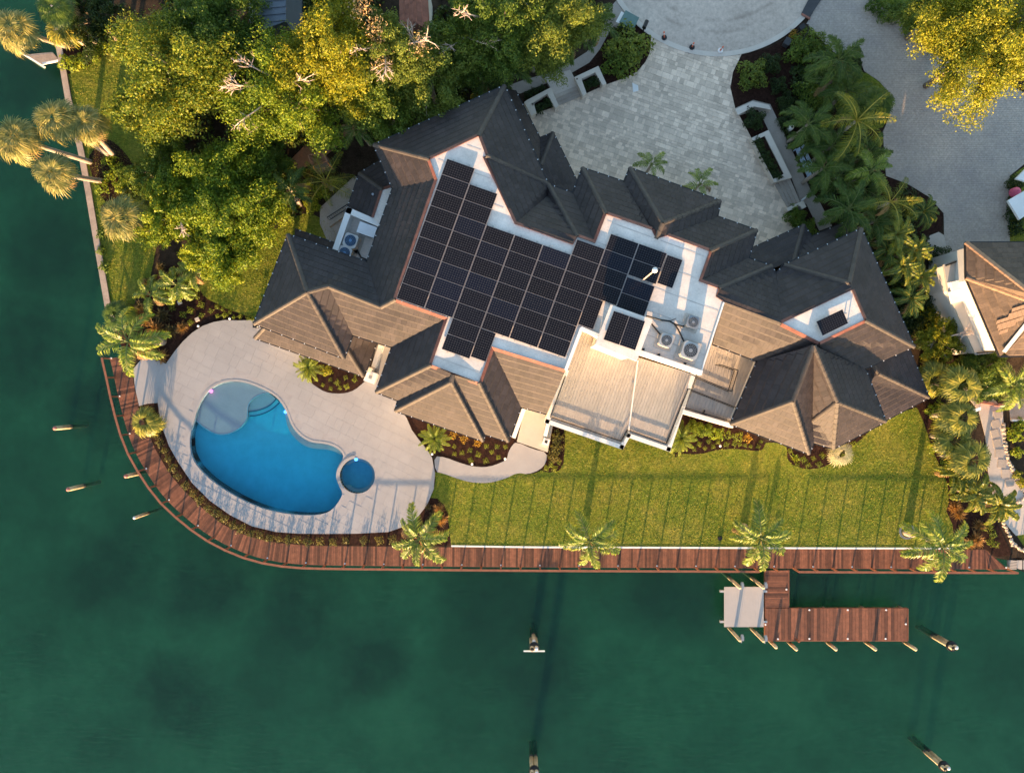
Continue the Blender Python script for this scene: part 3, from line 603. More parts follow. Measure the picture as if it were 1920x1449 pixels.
MB().prism(XY(smooth_line(SH, 2) + arc, -0.2), -2.2, -0.24).build('sun_shelf', 'shelf_plaster', pool)
ST1 = [(464, 772), (478, 771), (495, 766), (508, 759), (518, 748)]; ST2 = [(468, 780), (482, 779), (498, 774), (512, 766), (524, 755)]
MB().prism(XY(smooth_line(ST1, 2) + [(505, 736.5), (490, 739.5), (475, 746.5), (466.5, 757.5)], -0.4), -2.2, -0.38).build('step', 'shelf_plaster', pool)
MB().prism(XY(smooth_line(ST2, 2) + [(518, 747.5), (508, 758.5), (495, 765.5), (478, 770.5), (464.5, 771.5)], -0.6), -2.2, -0.55).build('step', 'pool_plaster', pool)
bi0 = min(range(len(rim)), key=lambda i: (rim[i][0] - 536) ** 2 + (rim[i][1] - 770) ** 2); bi1 = min(range(len(rim)), key=lambda i: (rim[i][0] - 644) ** 2 + (rim[i][1] - 856) ** 2)
ba = rim_between(bi1, bi0) if len(rim_between(bi1, bi0)) < len(rim) * 0.6 else rim_between(bi0, bi1)
if ba[0][0] > ba[-1][0]: ba = ba[::-1]
inn = []
for i, p in enumerate(ba):
    a = ba[max(i - 1, 0)]; b = ba[min(i + 1, len(ba) - 1)]; t = Vector((b[0] - a[0], b[1] - a[1])).normalized(); w = 11 * math.sin(math.pi * i / (len(ba) - 1)) ** 0.6
    inn.append((p[0] - t.y * w, p[1] + t.x * w))
MB().prism(XY(ba + inn[::-1], -0.3), -2.2, -0.33).build('bench', 'shelf_plaster', pool)
for ln, zz in ((SH, -.235), (ST1, -.375), (ST2, -.545)):
    P_ = [Vector(W(x, y, zz)) for x, y in smooth_line(ln, 2)]; tm_ = MB()
    for a, b in zip(P_, P_[1:]): tm_.bar(a, b, .05 if ln is SH else .09, .02)
    tm_.build('step_trim', 'trim_tile' if ln is not SH else 'pool_tile', pool)
PWAT = offset_loop(POOLW, 0.04)
MB().prism(PWAT, -2.7, -0.10, bottom=True).build('water_surface', 'pool_water', pool)
for px, mm in (((535, 772), 'pool_light'), ((395, 733), 'pool_light_pink')):
    c = W(*px, 0.0); MB().tube([(c[0], c[1], -0.14), (c[0] + 0.02, c[1], 0.05)], 0.13, 12).build('pool_lamp', mm, pool)
spa = thing('spa', 'round spa with white raised rim joined to the right end of the pool', 'spa', (SPA_C[0], SPA_C[1], -1))
NS = 48; an = np.linspace(0, 2 * math.pi, NS + 1)[:-1]
circ = lambda r: [(SPA_C[0] + r * math.cos(a), SPA_C[1] + r * math.sin(a)) for a in an]
rimb = MB()
for i in range(NS):
    a0, a1 = an[i], an[i] + 2 * math.pi / NS; am = math.degrees((a0 + a1) / 2)
    if 170 < am < 196 or not 100 < am < 262: continue
    zt = 0.15
    q = lambda r, a: (SPA_C[0] + r * math.cos(a), SPA_C[1] + r * math.sin(a))
    rimb.prism([q(SPA_R, a0), q(SPA_R + 0.22, a0), q(SPA_R + 0.22, a1), q(SPA_R, a1)], -0.6, zt)
rimb.build('rim', 'stone', spa)
MB().prism(circ(SPA_R), -1.3, -0.75, sides=False).build('floor', 'spa_plaster', spa)
wv = MB(); cc = circ(SPA_R)
for i in range(NS): j = (i + 1) % NS; wv.poly([(*cc[i], 0.1), (*cc[j], 0.1), (*cc[j], -1.2), (*cc[i], -1.2)])
wv.build('wall', 'pool_tile', spa)
bi = [(SPA_C[0] + (SPA_R * (0.80 if math.cos(a) > -0.75 else 0.97)) * math.cos(a), SPA_C[1] + (SPA_R * (0.80 if math.cos(a) > -0.75 else 0.97)) * math.sin(a)) for a in an]
MB().prism(circ(SPA_R - 0.005), -1.2, -0.42, holes=[bi]).build('bench', 'shelf_plaster', spa)
MB().prism(circ(SPA_R + 0.03), -1.4, 0.02, bottom=True).build('water_surface', 'pool_water', spa)
MB().box((SPA_C[0], SPA_C[1] + 0.1, -0.9), (0.75, 0.08, 0.06), 0.1).build('drain', 'pool_tile', spa)
c = W(668, 861, 0); MB().tube([(c[0], c[1], -0.05), (c[0], c[1], 0.12)], 0.12, 12).build('spa_lamp', 'pool_light', spa)
# garden walk from the pool to the house
walk = [(814, 855), (835, 857), (860, 867), (885, 874), (908, 876), (928, 872), (950, 862), (953, 848), (960, 835), (968, 828), (1000, 842), (1026, 848), (1024, 868), (1012, 881), (990, 889), (970, 886), (948, 897), (923, 904), (907, 905.5), (882, 904), (857, 897), (833, 888), (816, 884)]
structure('garden_walk', MB().prism(XY(smooth_loop(walk, 1), 0.06), -0.02, 0.065), 'stone')
structure('seawall_cap', MB().prism(XY([(846, 1022), (1000, 1024), (1300, 1025), (1560, 1026), (1788, 1026.5), (1788, 1029.8), (1560, 1029.3), (1300, 1028.3), (1000, 1027.3), (846, 1025)], 0.05), -0.5, 0.05), 'white')
sw = [(x, y) for x, y in SEAWALL]; sw2 = [(x + 11 + (0.0), y - 2) for x, y in SEAWALL]
structure('seawall', MB().prism(XY(sw + sw2[::-1], 0.12), -4, 0.12), 'seawall', base=W(160, 362))
structure('seawall_end', MB().prism(XY([(196, 594), (211, 590), (218, 604), (222, 612), (210, 616), (203, 612)], 0.16), -4, 0.16), 'concrete')
# ------------------------------------------------------------------ boardwalk
def polyline(px, z):
    P = [Vector(W(x, y, z)) for x, y in px]; L = [0.0]
    for a, b in zip(P, P[1:]): L.append(L[-1] + (b - a).length)
    return P, L
def at(PL, t):
    P, L = PL; s = t * L[-1]
    for i in range(len(P) - 1):
        if s <= L[i + 1] + 1e-9: return P[i].lerp(P[i + 1], (s - L[i]) / max(1e-9, L[i + 1] - L[i]))
    return P[-1]
ZB = -0.05
# match parameters piecewise between inner and outer edges
def seg_pair(a0, a1, n):
    return [(a0[0] + (a1[0] - a0[0]) * i / n, a0[1] + (a1[1] - a0[1]) * i / n) for i in range(n)]
PI2, LI2 = polyline(DECK_IN_S, ZB); PO2, LO2 = polyline(DECK_OUT_S, ZB)
boardwalk = thing('boardwalk', 'reddish brown hardwood boardwalk with railing curving along the waterfront', 'boardwalk', W(700, 1045, ZB))
OUT = (PO2, LO2)
def nearest_in(p):
    best = None
    for a, b in zip(PI2, PI2[1:]):
        d = b - a; t = max(0, min(1, (p - a).dot(d) / max(1e-9, d.length_squared))); q = a + d * t; e = (q - p).length
        if best is None or e < best[0]: best = (e, q)
    return best[1]
total = LO2[-1]; npl = int(total / 0.155); planks = []
edge = [at(OUT, i / npl) for i in range(npl + 1)]; inner = [nearest_in(p) for p in edge]
for i in range(npl):
    a, b, c, d = edge[i], edge[i + 1], inner[i + 1], inner[i]
    g = 0.03
    a2 = a.lerp(b, g); b2 = b.lerp(a, g); c2 = c.lerp(d, g); d2 = d.lerp(c, g)
    planks.append([(p.x, p.y) for p in (a2, b2, c2, d2)])
order = sorted(range(npl), key=lambda i: abs(i - npl * 0.42)); indiv = set(order[:295]); rest = MB()
for i, q in enumerate(planks):
    if i in indiv: MB().prism(q, ZB - 0.035, ZB).build('plank', 'wood_deck', boardwalk)
    else: rest.prism(q, ZB - 0.035, ZB)
rest.build('planks', 'wood_deck', boardwalk, kind='stuff')
sup = MB(); fas = MB()
for i in range(0, npl, 6):
    j = min(i + 6, npl); fas.bar(edge[i] + Vector((0, 0, -0.14)), edge[j] + Vector((0, 0, -0.14)), 0.05, 0.2); sup.bar(inner[i].lerp(inner[j], .5) * 1 + Vector((0, 0, -0.16)), edge[i].lerp(edge[j], .5) + Vector((0, 0, -0.16)), 0.08, 0.18)
fas.build('fascia', 'wood_rail', boardwalk); sup.build('joists', 'wood_rail', boardwalk, kind='stuff')
nrp = int(total / 1.52); rp = []
RH = 1.12
for i in range(nrp + 1):
    p = at(OUT, i / nrp); rp.append(p)
    MB().box((p.x, p.y, ZB + RH / 2 - 0.12), (0.115, 0.115, RH + 0.2)).build('rail_post', 'wood_rail', boardwalk)
    if i % 2: continue
    q = p.lerp(nearest_in(p), 0.09); MB().tube([(q.x, q.y, ZB), (q.x, q.y, ZB + 0.05)], 0.06, 8).build('deck_light', 'whitemetal', boardwalk)
rl = [MB(), MB()]
for a, b in zip(rp, rp[1:]):
    # leave the railing open where the pier leaves the boardwalk
    if W(1433, 1064)[0] < (a.x + b.x) / 2 < W(1478, 1064)[0] - 0.3: continue
    rl[a.x > W(1455, 1064)[0]].bar(a + Vector((0, 0, RH - ZB * 0 - 0.03)), b + Vector((0, 0, RH - 0.03)), 0.16, 0.05)
[q.build('top_rail', 'wood_rail', boardwalk) for q in rl]
# ------------------------------------------------------------------ pier, boat lift, pilings
pier = thing('pier', 'brown hardwood L shaped pier reaching out from the boardwalk', 'pier', W(1560, 1165, ZB))
ZP = -0.08
def plankrow(p0, p1, q0, q1, n):
    L = lambda a, b, t: (a[0] + (b[0] - a[0]) * t, a[1] + (b[1] - a[1]) * t)
    for i in range(n):
        t0, t1 = (i + 0.03) / n, (i + 0.97) / n
        MB().prism(XY([L(p0, p1, t0), L(p0, p1, t1), L(q0, q1, t1), L(q0, q1, t0)], ZP), ZP - 0.04, ZP + random.uniform(-.003, .003)).build('plank', 'wood_deck', pier)
plankrow((1434, 1069), (1434, 1139), (1478, 1069), (1478, 1139), 18)
plankrow((1435, 1140), (1701, 1140), (1435, 1200), (1701, 1200), 44)
fr = MB(); c4 = WL([(1434, 1140), (1701, 1140), (1701, 1200), (1434, 1200)], ZP - 0.15)
for a, b in zip(c4, c4[1:] + c4[:1]): fr.bar(a, b, 0.07, 0.24)
c5 = WL([(1434, 1068), (1434, 1140)], ZP - 0.15); fr.bar(c5[0], c5[1], 0.07, 0.24); c5 = WL([(1478, 1068), (1478, 1140)], ZP - 0.15); fr.bar(c5[0], c5[1], 0.07, 0.24)
fr.build('frame', 'wood_rail', pier)
for px in ((1440, 1198), (1477, 1202), (1549, 1202), (1621, 1202), (1694, 1202)):
    c = W(*px, ZW); MB().tube([(c[0], c[1], -3.5), (c[0], c[1], ZW + 0.25)], 0.13, 10).build('piling_base', 'piledark', pier, smooth=True)
    MB().tube([(c[0], c[1], ZW + 0.2), (c[0], c[1], 0.38), (c[0], c[1], 0.44)], [0.13, 0.13, 0.08], 10).build('piling', 'pile', pier, smooth=True)
for px in ((1543, 1139), (1615, 1138), (1686, 1138)):
    c = W(*px, ZW); MB().tube([(c[0], c[1], -1.55), (c[0], c[1], -0.25)], 0.12, 10).build('piling', 'pile', pier, smooth=True)
for px in ((1518, 1143.5), (1590, 1143.5), (1662, 1143.5), (1699, 1170), (1459, 1198), (1518, 1197.5), (1590, 1197.5), (1661, 1197.5), (1435.5, 1171), (1475, 1105)):
    c = W(*px, 0); MB().tube([(c[0], c[1], ZP), (c[0], c[1], ZP + 0.06)], 0.07, 8).build('deck_light', 'whitemetal', pier)
c = W(1494, 1199, 0); MB().tube([(c[0], c[1], ZP), (c[0], c[1], 0.45)], 0.08, 8).build('cleat_post', 'wood_rail', pier)
lift = thing('boat_lift', 'boat lift with beige grated platform and four motor posts beside the pier', 'boat lift', W(1395, 1138, ZW))
PLT = WL([(1358, 1100), (1432, 1100), (1432, 1175), (1358, 1175)], 0.0)
NPB = 24
for i in range(NPB):
    t0, t1 = (i + 0.015) / NPB, (i + 0.985) / NPB; A, B, C_, D = (Vector(p) for p in PLT)
    MB().prism([tuple(A.lerp(B, t0))[:2], tuple(A.lerp(B, t1))[:2], tuple(D.lerp(C_, t1))[:2], tuple(D.lerp(C_, t0))[:2]], -0.06, 0.0).build('platform_board', 'lift_panel', lift)
bm_ = MB()
for t in (0.12, 0.88): bm_.bar(Vector(PLT[0]).lerp(Vector(PLT[3]), t) + Vector((-.3, 0, -.18)), Vector(PLT[1]).lerp(Vector(PLT[2]), t) + Vector((.3, 0, -.18)), 0.16, 0.22)
bm_.build('cradle_beam', 'alu', lift)
for px in ((1367, 1083), (1409, 1083), (1367, 1177), (1409, 1178)):
    c = W(*px, ZW); MB().tube([(c[0], c[1], -3.5), (c[0], c[1], 1.35), (c[0], c[1], 1.42)], [0.14, 0.13, 0.08], 10).build('post', 'pile', lift, smooth=True)
    m_ = MB(); m_.box((c[0] + 0.22, c[1] + 0.10, 1.2), (0.20, 0.32, 0.28)); m_.tube([(c[0] + 0.2, c[1] + 0.38, 1.25), (c[0] + 0.2, c[1] + 0.12, 1.25)], 0.11, 10); m_.tube([(c[0] + 0.2, c[1] - 0.3, 1.05), (c[0] + 0.2, c[1] + 0.3, 1.05)], 0.05, 8)
    m_.build('motor', 'greymetal', lift)
    MB().bar((c[0] + .2, c[1] - .2, 1.0), (c[0] + .2, c[1] - .2, -.1), .02, .02).build('lift_cable', 'greymetal', lift)
def piling(label, px, top, r=0.17, red=True, group='mooring pilings standing in the bay'):
    c = W(*px, ZW); t = thing('mooring_piling', label, 'piling', c, group)
    MB().tube([(c[0], c[1], -3.5), (c[0], c[1], ZW + 0.18)], r * 1.02, 10).build('wet_base', 'piledark', t, smooth=True)
    MB().tube([(c[0], c[1], ZW + 0.15), (c[0], c[1], top), (c[0], c[1], top + 0.03)], [r, r * 0.95, r * 0.8], 10).build('post', 'pile', t, smooth=True)
    MB().tube([(c[0], c[1], top + 0.02), (c[0], c[1], top + 0.14)], [r * 0.98, r * 0.5], 10).build('cap', 'pink_cap' if red else 'whitemetal', t, smooth=True)
    return t
M['pink_cap'] = mat('faded_red_cap', (0.45, 0.16, 0.14), 0.6, 0.35, 6.0)
piling('lone mooring piling with faded red cap, farthest left in the bay', (133, 800), 0.62)
piling('mooring piling with faded red cap, second down in the left bay', (157, 910.5), 0.62)
piling('mooring piling with red cap standing beside the curved boardwalk railing', (260, 887), 0.5)
piling('slim pale topped mooring piling, lowest of the four left of the boardwalk', (278, 961.5), 0.7, 0.13, False)
def dolphin(label, px, top, cross):
    c = W(*px, ZW); t = thing('mooring_dolphin', label, 'piling', c, 'clustered pilings in open water')
    offs = [(-0.17, 0), (0.17, 0.02)] + ([(0.0, 0.3)] if cross == 2 else [])
    for k, (dx, dy) in enumerate(offs):
        tp = top - (0.9 if k == 2 else 0.12 * k)
        MB().tube([(c[0] + dx, c[1] + dy, -3.5), (c[0] + dx, c[1] + dy, ZW + 0.25)], 0.165, 10).build('wet_base', 'piledark', t, smooth=True)
        MB().tube([(c[0] + dx, c[1] + dy, ZW + 0.2), (c[0] + dx, c[1] + dy, tp), (c[0] + dx, c[1] + dy, tp + .04)], [0.165, 0.155, 0.11], 10).build('post', 'pile', t, smooth=True)
        MB().tube([(c[0] + dx, c[1] + dy, tp + 0.03), (c[0] + dx, c[1] + dy, tp + 0.12)], [0.15, 0.05], 10).build('cap', 'black' if k == 0 else 'whitemetal', t, smooth=True)
    MB().tube([(c[0], c[1], top - 0.55), (c[0], c[1], top - 0.35)], 0.40, 12).build('rope_wrap', 'black', t)
    if cross: MB().bar((c[0] - 0.82, c[1] - 0.2, top - 0.2), (c[0] + 0.82, c[1] - 0.2, top - 0.2), 0.09, 0.09).build('crossbar', 'white', t)
dolphin('three lashed pilings with white crossbar in the middle of the bay', (1000, 1196), 1.05, 2)
dolphin('twin pilings with white crossbar at the bottom edge of the bay', (1000, 1417), 1.25, 1)
dolphin('twin lashed pilings just right of the pier end', (1752, 1192), 1.3, 0)
dolphin('twin lashed pilings in the lower right corner of the bay', (1738, 1408), 1.3, 0)
# ================================================================== THE HOUSE
E, T, L = 5.9, 8.1, 3.15
V = dict(
 A1=(701, 272, E), A2=(946, 161, E), A3=(736, 354, E), A4=(688, 491, E), A5=(1028, 346, E + .12), A6=(1074, 362, E),
 B1=(806, 299, T), B2=(897, 256, T), B3=(911, 292, T), C1=(820, 337, T), D1=(742, 561, T), E1=(714, 576, 7.48),
 F1=(540, 440, E), F2=(476, 607, E), G1=(616, 537, 7.69), H1=(576, 548, 7.96), I1=(645, 672, E), J1=(661, 628, E),
 K1=(840, 596, T), L1=(735, 651, E), M1=(705, 735, E), N1=(809, 684, T), O1=(898, 717, T), P1=(746, 751, E), Q1=(850, 702, T + .12), R1=(846, 716, 8.15),
 S1=(741, 770, E - .05), T1=(906, 827, E - .05), U1=(909, 814, E), W1=(953, 828, E), X1=(922, 650, T), Y1=(977, 763, E), Z1=(1061, 693, T), Z2=(1025, 776, E),
 V1=(1027, 367, E + .05), X2=(965, 420, T), Z3=(1074, 459, T), Y2=(1083, 444, T), V2=(1116, 456, T),
 a1=(1092, 315, E), a2=(1170, 341, E), a3=(1181, 315, E), a4=(1351, 377, E), a5=(1345, 406, E), a6=(1419, 432, E), a7=(1404, 484, E), a8=(1447, 499, E + .1), a9=(1470, 497, E + .1),
 a10=(1615, 429, E), a11=(1714, 650, E), a12=(1622, 691, E), a13=(1661, 790, E), a14=(1563, 841, E), a15=(1526, 830, E), a16=(1517, 851, E), a17=(1370, 795, E), a18=(1420, 677, E), a19=(1336, 645, E),
 c1=(1137, 402, T), c2=(1222, 431, T), Rv=(1230, 448, T), r2=(1243, 419, T + .25), c3=(1251, 442, T), c4=(1330, 471, T), V3=(1310, 527, T), c5=(1347, 541, T), c6=(1342, 556, T), d1=(1357, 566, T),
 v4=(1455, 514, E), v5=(1466, 606, T), r6=(1592, 531, T), c7=(1597, 544, T), c8=(1621, 600, T), c9=(1536, 641, T), r7=(1526, 648, 8.55), r7v=(1523, 645, 7.86), r8=(1487, 752, 8.25), r9=(1571, 754, 8.25), v6=(1523, 790, 6.45),
)
house = thing('house', 'large dark tiled house with hipped roofs around a white flat roof', 'house', W(1100, 520, 0))
def vp(v): return Vector(W(*(V[v] if isinstance(v, str) else v)))
TILE_LEFT = [297]
NOSE = 0.06; CL, CW = 0.40, 0.36      # course and tile width seen in plan
def roof_plane(root, pts, eave, m='tile', single=False, name='roof_slope', cl=CL, cw=CW, lift=0.05):
    P = [vp(p) for p in pts]
    xy = [(p.x, p.y) for p in P]
    tris = tessellate_polygon([[Vector((p.x, p.y, 0)) for p in P]])
    up = []
    for t in tris:
        a, b, c = (P[i] for i in t); n = (b - a).cross(c - a)
        up.append((a, b, c, n if n.z > 0 else -n))
    def zs(x, y):
        best = None
        for a, b, c, n in up:
            d = (b.y - c.y) * (a.x - c.x) + (c.x - b.x) * (a.y - c.y)
            if abs(d) < 1e-9: continue
            l1 = ((b.y - c.y) * (x - c.x) + (c.x - b.x) * (y - c.y)) / d; l2 = ((c.y - a.y) * (x - c.x) + (a.x - c.x) * (y - c.y)) / d; l3 = 1 - l1 - l2
            mn = min(l1, l2, l3)
            if best is None or mn > best[0]: best = (mn, l1 * a.z + l2 * b.z + l3 * c.z)
        return best[1]
    deck = MB(); b = 0; deck.v = [(p.x, p.y, p.z - 0.02) for p in P]
    deck.f = [t if ((P[t[1]] - P[t[0]]).cross(P[t[2]] - P[t[0]])).z > 0 else t[::-1] for t in tris]
    deck.v += [(p.x, p.y, p.z - 0.2) for p in P]; n = len(P)
    for i in range(n): j = (i + 1) % n; deck.f.append((i, j, n + j, n + i))
    slope = deck.build(name, m, root)
    e0, e1 = vp(eave[0]), vp(eave[1]); u = Vector((e1.x - e0.x, e1.y - e0.y)).normalized(); v = Vector((-u.y, u.x))
    g = Vector((0, 0)); 
    for a, bb, c, nn in up: g += Vector((-nn.x, -nn.y)) * (nn.length / max(1e-6, nn.z)) * 1.0
    if g.dot(v) < 0: u, v = -u, -v
    o = (e0.x, e0.y)
    U = [(p[0] - o[0]) * u.x + (p[1] - o[1]) * u.y for p in xy]; Vv = [(p[0] - o[0]) * v.x + (p[1] - o[1]) * v.y for p in xy]
    big = MB(); k = 0; y = min(Vv)
    while y < max(Vv) - 0.02:
        x = min(U) - (cw / 2 if k % 2 else 0) - 0.1
        while x < max(U):
            q = clip_rect(xy, o, u, v, x + 0.004, x + cw - 0.004, y + NOSE, y + cl * 0.995)
            q2 = clip_rect(xy, o, u, v, x + 0.004, x + cw - 0.004, y, y + NOSE, 0.001)
            if q:
                jit = random.uniform(-0.006, 0.006); mb = MB() if single and TILE_LEFT[0] > 0 else big
                for poly, nose in ((q, 0), (q2, 1)):
                    if not poly: continue
                    b0 = len(mb.v); kk = len(poly); top = []
                    for (qa, qb) in poly:
                        X = o[0] + qa * u.x + qb * v.x; Y = o[1] + qa * u.y + qb * v.y; t = (qb - y) / cl; z = zs(X, Y)
                        zz = z + 0.008 + (lift + jit) * (1 - t)
                        if nose: zz -= 0.05 * (1 - (qb - y) / NOSE)
                        top.append((X, Y, zz))
                    mb.v += top; mb.f.append(tuple(b0 + i for i in range(kk)))
                    if not nose:
                        mb.v += [(p[0], p[1], p[2] - 0.055) for p in top]
                        for i in range(kk): j = (i + 1) % kk; mb.f.append((b0 + j, b0 + i, b0 + kk + i, b0 + kk + j))
                if mb is not big: mb.build('tile', m, slope); TILE_LEFT[0] -= 1
            x += cw
        y += cl; k += 1
    if big.v: big.build('tiles' if single else 'tile_field', m, slope, kind='stuff')
    return slope
PL = [
 (['A1', 'A2', 'B2', 'B1'], ('A1', 'A2'), 0), (['A3', 'A1', 'B1', 'C1'], ('A3', 'A1'), 0), (['A4', 'A3', 'C1', 'D1', 'E1'], ('A4', 'A3'), 0),
 (['F1', 'A4', 'E1', 'G1', 'H1'], ('F1', 'A4'), 0), (['F1', 'H1', 'F2'], ('F1', 'F2'), 0), (['F2', 'H1', 'I1'], ('F2', 'I1'), 1), (['I1', 'H1', 'G1', 'J1'], ('I1', 'J1'), 0),
 (['J1', 'G1', 'E1', 'D1', 'K1', 'L1'], ('J1', 'L1'), 1), (['L1', 'K1', 'N1', 'M1'], ('L1', 'M1'), 0), (['M1', 'N1', 'Q1', 'P1'], ('M1', 'P1'), 0),
 (['S1', 'R1', 'Q1', 'P1'], ('S1', 'P1'), 0), (['S1', 'R1', 'T1'], ('S1', 'T1'), 1), (['T1', 'R1', 'Q1', 'U1'], ('T1', 'U1'), 0), (['U1', 'Q1', 'O1', 'W1'], ('U1', 'W1'), 0),
 (['W1', 'O1', 'X1', 'Y1'], ('W1', 'Y1'), 0), (['Y1', 'X1', 'Z1', 'Z2'], ('Y1', 'Z2'), 0),
 (['A2', 'A5', 'B3', 'B2'], ('A2', 'A5'), 0), (['B3', 'A5', 'V1', 'X2'], ('B3', 'X2'), 0), (['V1', 'A5', 'Y2', 'Z3', 'X2'], ('X2', 'Z3'), 0), (['A5', 'A6', 'V2', 'Y2'], ('A5', 'A6'), 0),
 (['A6', 'a1', 'c1', 'V2'], ('A6', 'a1'), 0), (['a1', 'a2', 'Rv', 'c2', 'c1'], ('a1', 'a2'), 0), (['a2', 'a3', 'r2', 'Rv'], ('a2', 'a3'), 0), (['a3', 'a4', 'r2'], ('a3', 'a4'), 0),
 (['a4', 'a5', 'c3', 'Rv', 'r2'], ('a4', 'a5'), 0), (['a5', 'a6', 'c4', 'c3'], ('a5', 'a6'), 0), (['a6', 'a7', 'V3', 'c4'], ('a6', 'a7'), 0), (['a7', 'a8', 'c5', 'V3'], ('a7', 'a8'), 0),
 (['a8', 'v4', 'v5', 'd1', 'c6', 'c5'], ('d1', 'v5'), 0), (['v4', 'a9', 'r6', 'c7', 'v5'], ('v5', 'c7'), 0), (['a9', 'a10', 'r6'], ('a9', 'a10'), 0), (['a10', 'a11', 'c8', 'c7', 'r6'], ('a10', 'a11'), 0),
 (['a11', 'a12', 'r7v', 'c9', 'c8'], ('a11', 'a12'), 0), (['a18', 'r7v', 'r7', 'r8', 'a17'], ('a18', 'a17'), 0), (['a17', 'r8', 'a16'], ('a17', 'a16'), 1), (['a16', 'r8', 'r7', 'v6', 'a15'], ('a16', 'a15'), 0),
 (['v6', 'r7', 'r9'], ('r7', 'r9'), 0), (['a15', 'v6', 'r9', 'a14'], ('a15', 'a14'), 0), (['a14', 'r9', 'a13'], ('a14', 'a13'), 0), (['a13', 'r9', 'r7', 'r7v', 'a12'], ('a13', 'a12'), 0),
 (['a19', 'a18', 'r7v', 'c9', 'v5', 'd1'], ('a19', 'a18'), 1),
]
LOW = [
 ([(478, 634, L), (498, 600, 4.3), (650, 655, 4.3), (682, 706, L)], ((478, 634, L), (682, 706, L)), 0),
 ([(682, 706, L), (650, 655, 4.3), (661, 622, 4.6), (707, 642, L)], ((682, 706, L), (707, 642, L)), 0),
 ([(966, 170, L), (1012, 259, L), (1013, 312, 4.3), (940, 165, 4.3)], ((966, 170, L), (1012, 259, L)), 0),
 ([(1012, 259, L), (1037, 249, L), (1014, 310, 4.3)], ((1012, 259, L), (1037, 249, L)), 0),
 ([(1037, 249, L), (1081, 339, L), (1076, 366, 3.6), (1024, 352, 4.3), (1014, 310, 4.3)], ((1037, 249, L), (1081, 339, L)), 0),
 ([(1411, 465, L), (1507, 422, L), (1488, 490, 4.2), (1440, 506, 4.2), (1402, 488, 3.7)], ((1411, 465, L), (1507, 422, L)), 0),
 ([(1507, 422, L), (1522, 444, L), (1530, 476, 4.2), (1488, 490, 4.2)], ((1507, 422, L), (1522, 444, L)), 0),
 ([(1522, 444, L), (1591, 414, L), (1582, 450, 4.2), (1530, 476, 4.2)], ((1522, 444, L), (1591, 414, L)), 0),
 ([(1591, 414, L), (1603, 438, L), (1582, 450, 4.2)], ((1591, 414, L), (1603, 438, L)), 0),
 ([(1706, 657, L), (1742, 745, L), (1647, 700, 4.7), (1636, 684, 4.7)], ((1706, 657, L), (1742, 745, L)), 0),
 ([(1647, 700, 4.7), (1742, 745, L), (1658, 789, L), (1626, 716, 4.4)], ((1742, 745, L), (1658, 789, L)), 0),
 ([(1636, 684, 4.7), (1647, 700, 4.7), (1626, 718, 4.4), (1620, 700, 4.4)], ((1620, 700, 4.4), (1626, 718, 4.4)), 0),
 ([(674, 325, L), (711, 303, L), (738, 352, 4.2), (718, 356, 4.2)], ((674, 325, L), (711, 303, L)), 0),
 ([(674, 325, L), (718, 356, 4.2), (701, 408, 4.2), (651, 392, L)], ((674, 325, L), (651, 392, L)), 0),
 ([(553, 430, L), (628, 456, L), (622, 476, 3.9), (552, 450, 3.9)], ((553, 430, L), (628, 456, L)), 0),
]
for pts, ev, sg in PL: roof_plane(house, pts, ev, single=bool(sg))
for pts, ev, sg in LOW: roof_plane(house, pts, ev)
# ridge and hip tiles
HIPS = [('A1', 'B1'), ('A2', 'B2'), ('F1', 'H1'), ('F2', 'H1'), ('H1', 'I1'), ('H1', 'G1'), ('G1', 'E1'), ('E1', 'D1'), ('M1', 'N1'), ('S1', 'R1'), ('R1', 'T1'), ('R1', 'Q1'), ('O1', 'W1'), ('B3', 'A5'), ('A5', 'Y2'), ('a1', 'c1'), ('a3', 'r2'), ('r2', 'a4'), ('r2', 'Rv'), ('a6', 'c4'), ('a8', 'c5'), ('a9', 'r6'), ('a10', 'r6'), ('a11', 'c8'), ('a17', 'r8'), ('r8', 'r7'), ('r8', 'a16'), ('r7', 'r9'), ('r9', 'a14'), ('r9', 'a13'), ('v6', 'r9'),
        ((1037, 249, L), (1014, 310, 4.3)), ((1507, 422, L), (1488, 490, 4.2)), ((1591, 414, L), (1582, 450, 4.2)), ((1647, 700, 4.7), (1742, 745, L)), ((674, 325, L), (718, 356, 4.2)), ((682, 706, L), (650, 655, 4.3)), ((478, 634, L), (498, 612, 4.0)), ((1636, 684, 4.7), (1647, 700, 4.7))]
def ridge(root, a, b, m='tile_cap', w=0.17, name='ridge_cap'):
    a, b = vp(a), vp(b); d = b - a; n = max(1, int(d.length / 0.42)); dn = d.normalized(); r = dn.cross(Vector((0, 0, 1))).normalized(); up = r.cross(dn)
    mb = MB()
    for i in range(n):
        p0 = a + d * (i / n); p1 = a + d * ((i + 1.06) / n if i < n - 1 else 1.0); q = []
        for p, k in ((p0, 1.0), (p1, 0.86)):
            for an_ in (-1, -0.55, 0, 0.55, 1): q.append(p + r * (an_ * w * k) + up * ((0.13 - 0.105 * an_ * an_) * k))
        b0 = len(mb.v); mb.v += [tuple(p) for p in q]
        for j in range(4): mb.f.append((b0 + j, b0 + j + 1, b0 + 5 + j + 1, b0 + 5 + j))
        mb.f.append((b0, b0 + 1, b0 + 2, b0 + 3, b0 + 4)[::-1])
    mb.build(name, m, root)
for a, b in HIPS: ridge(house, a, b)
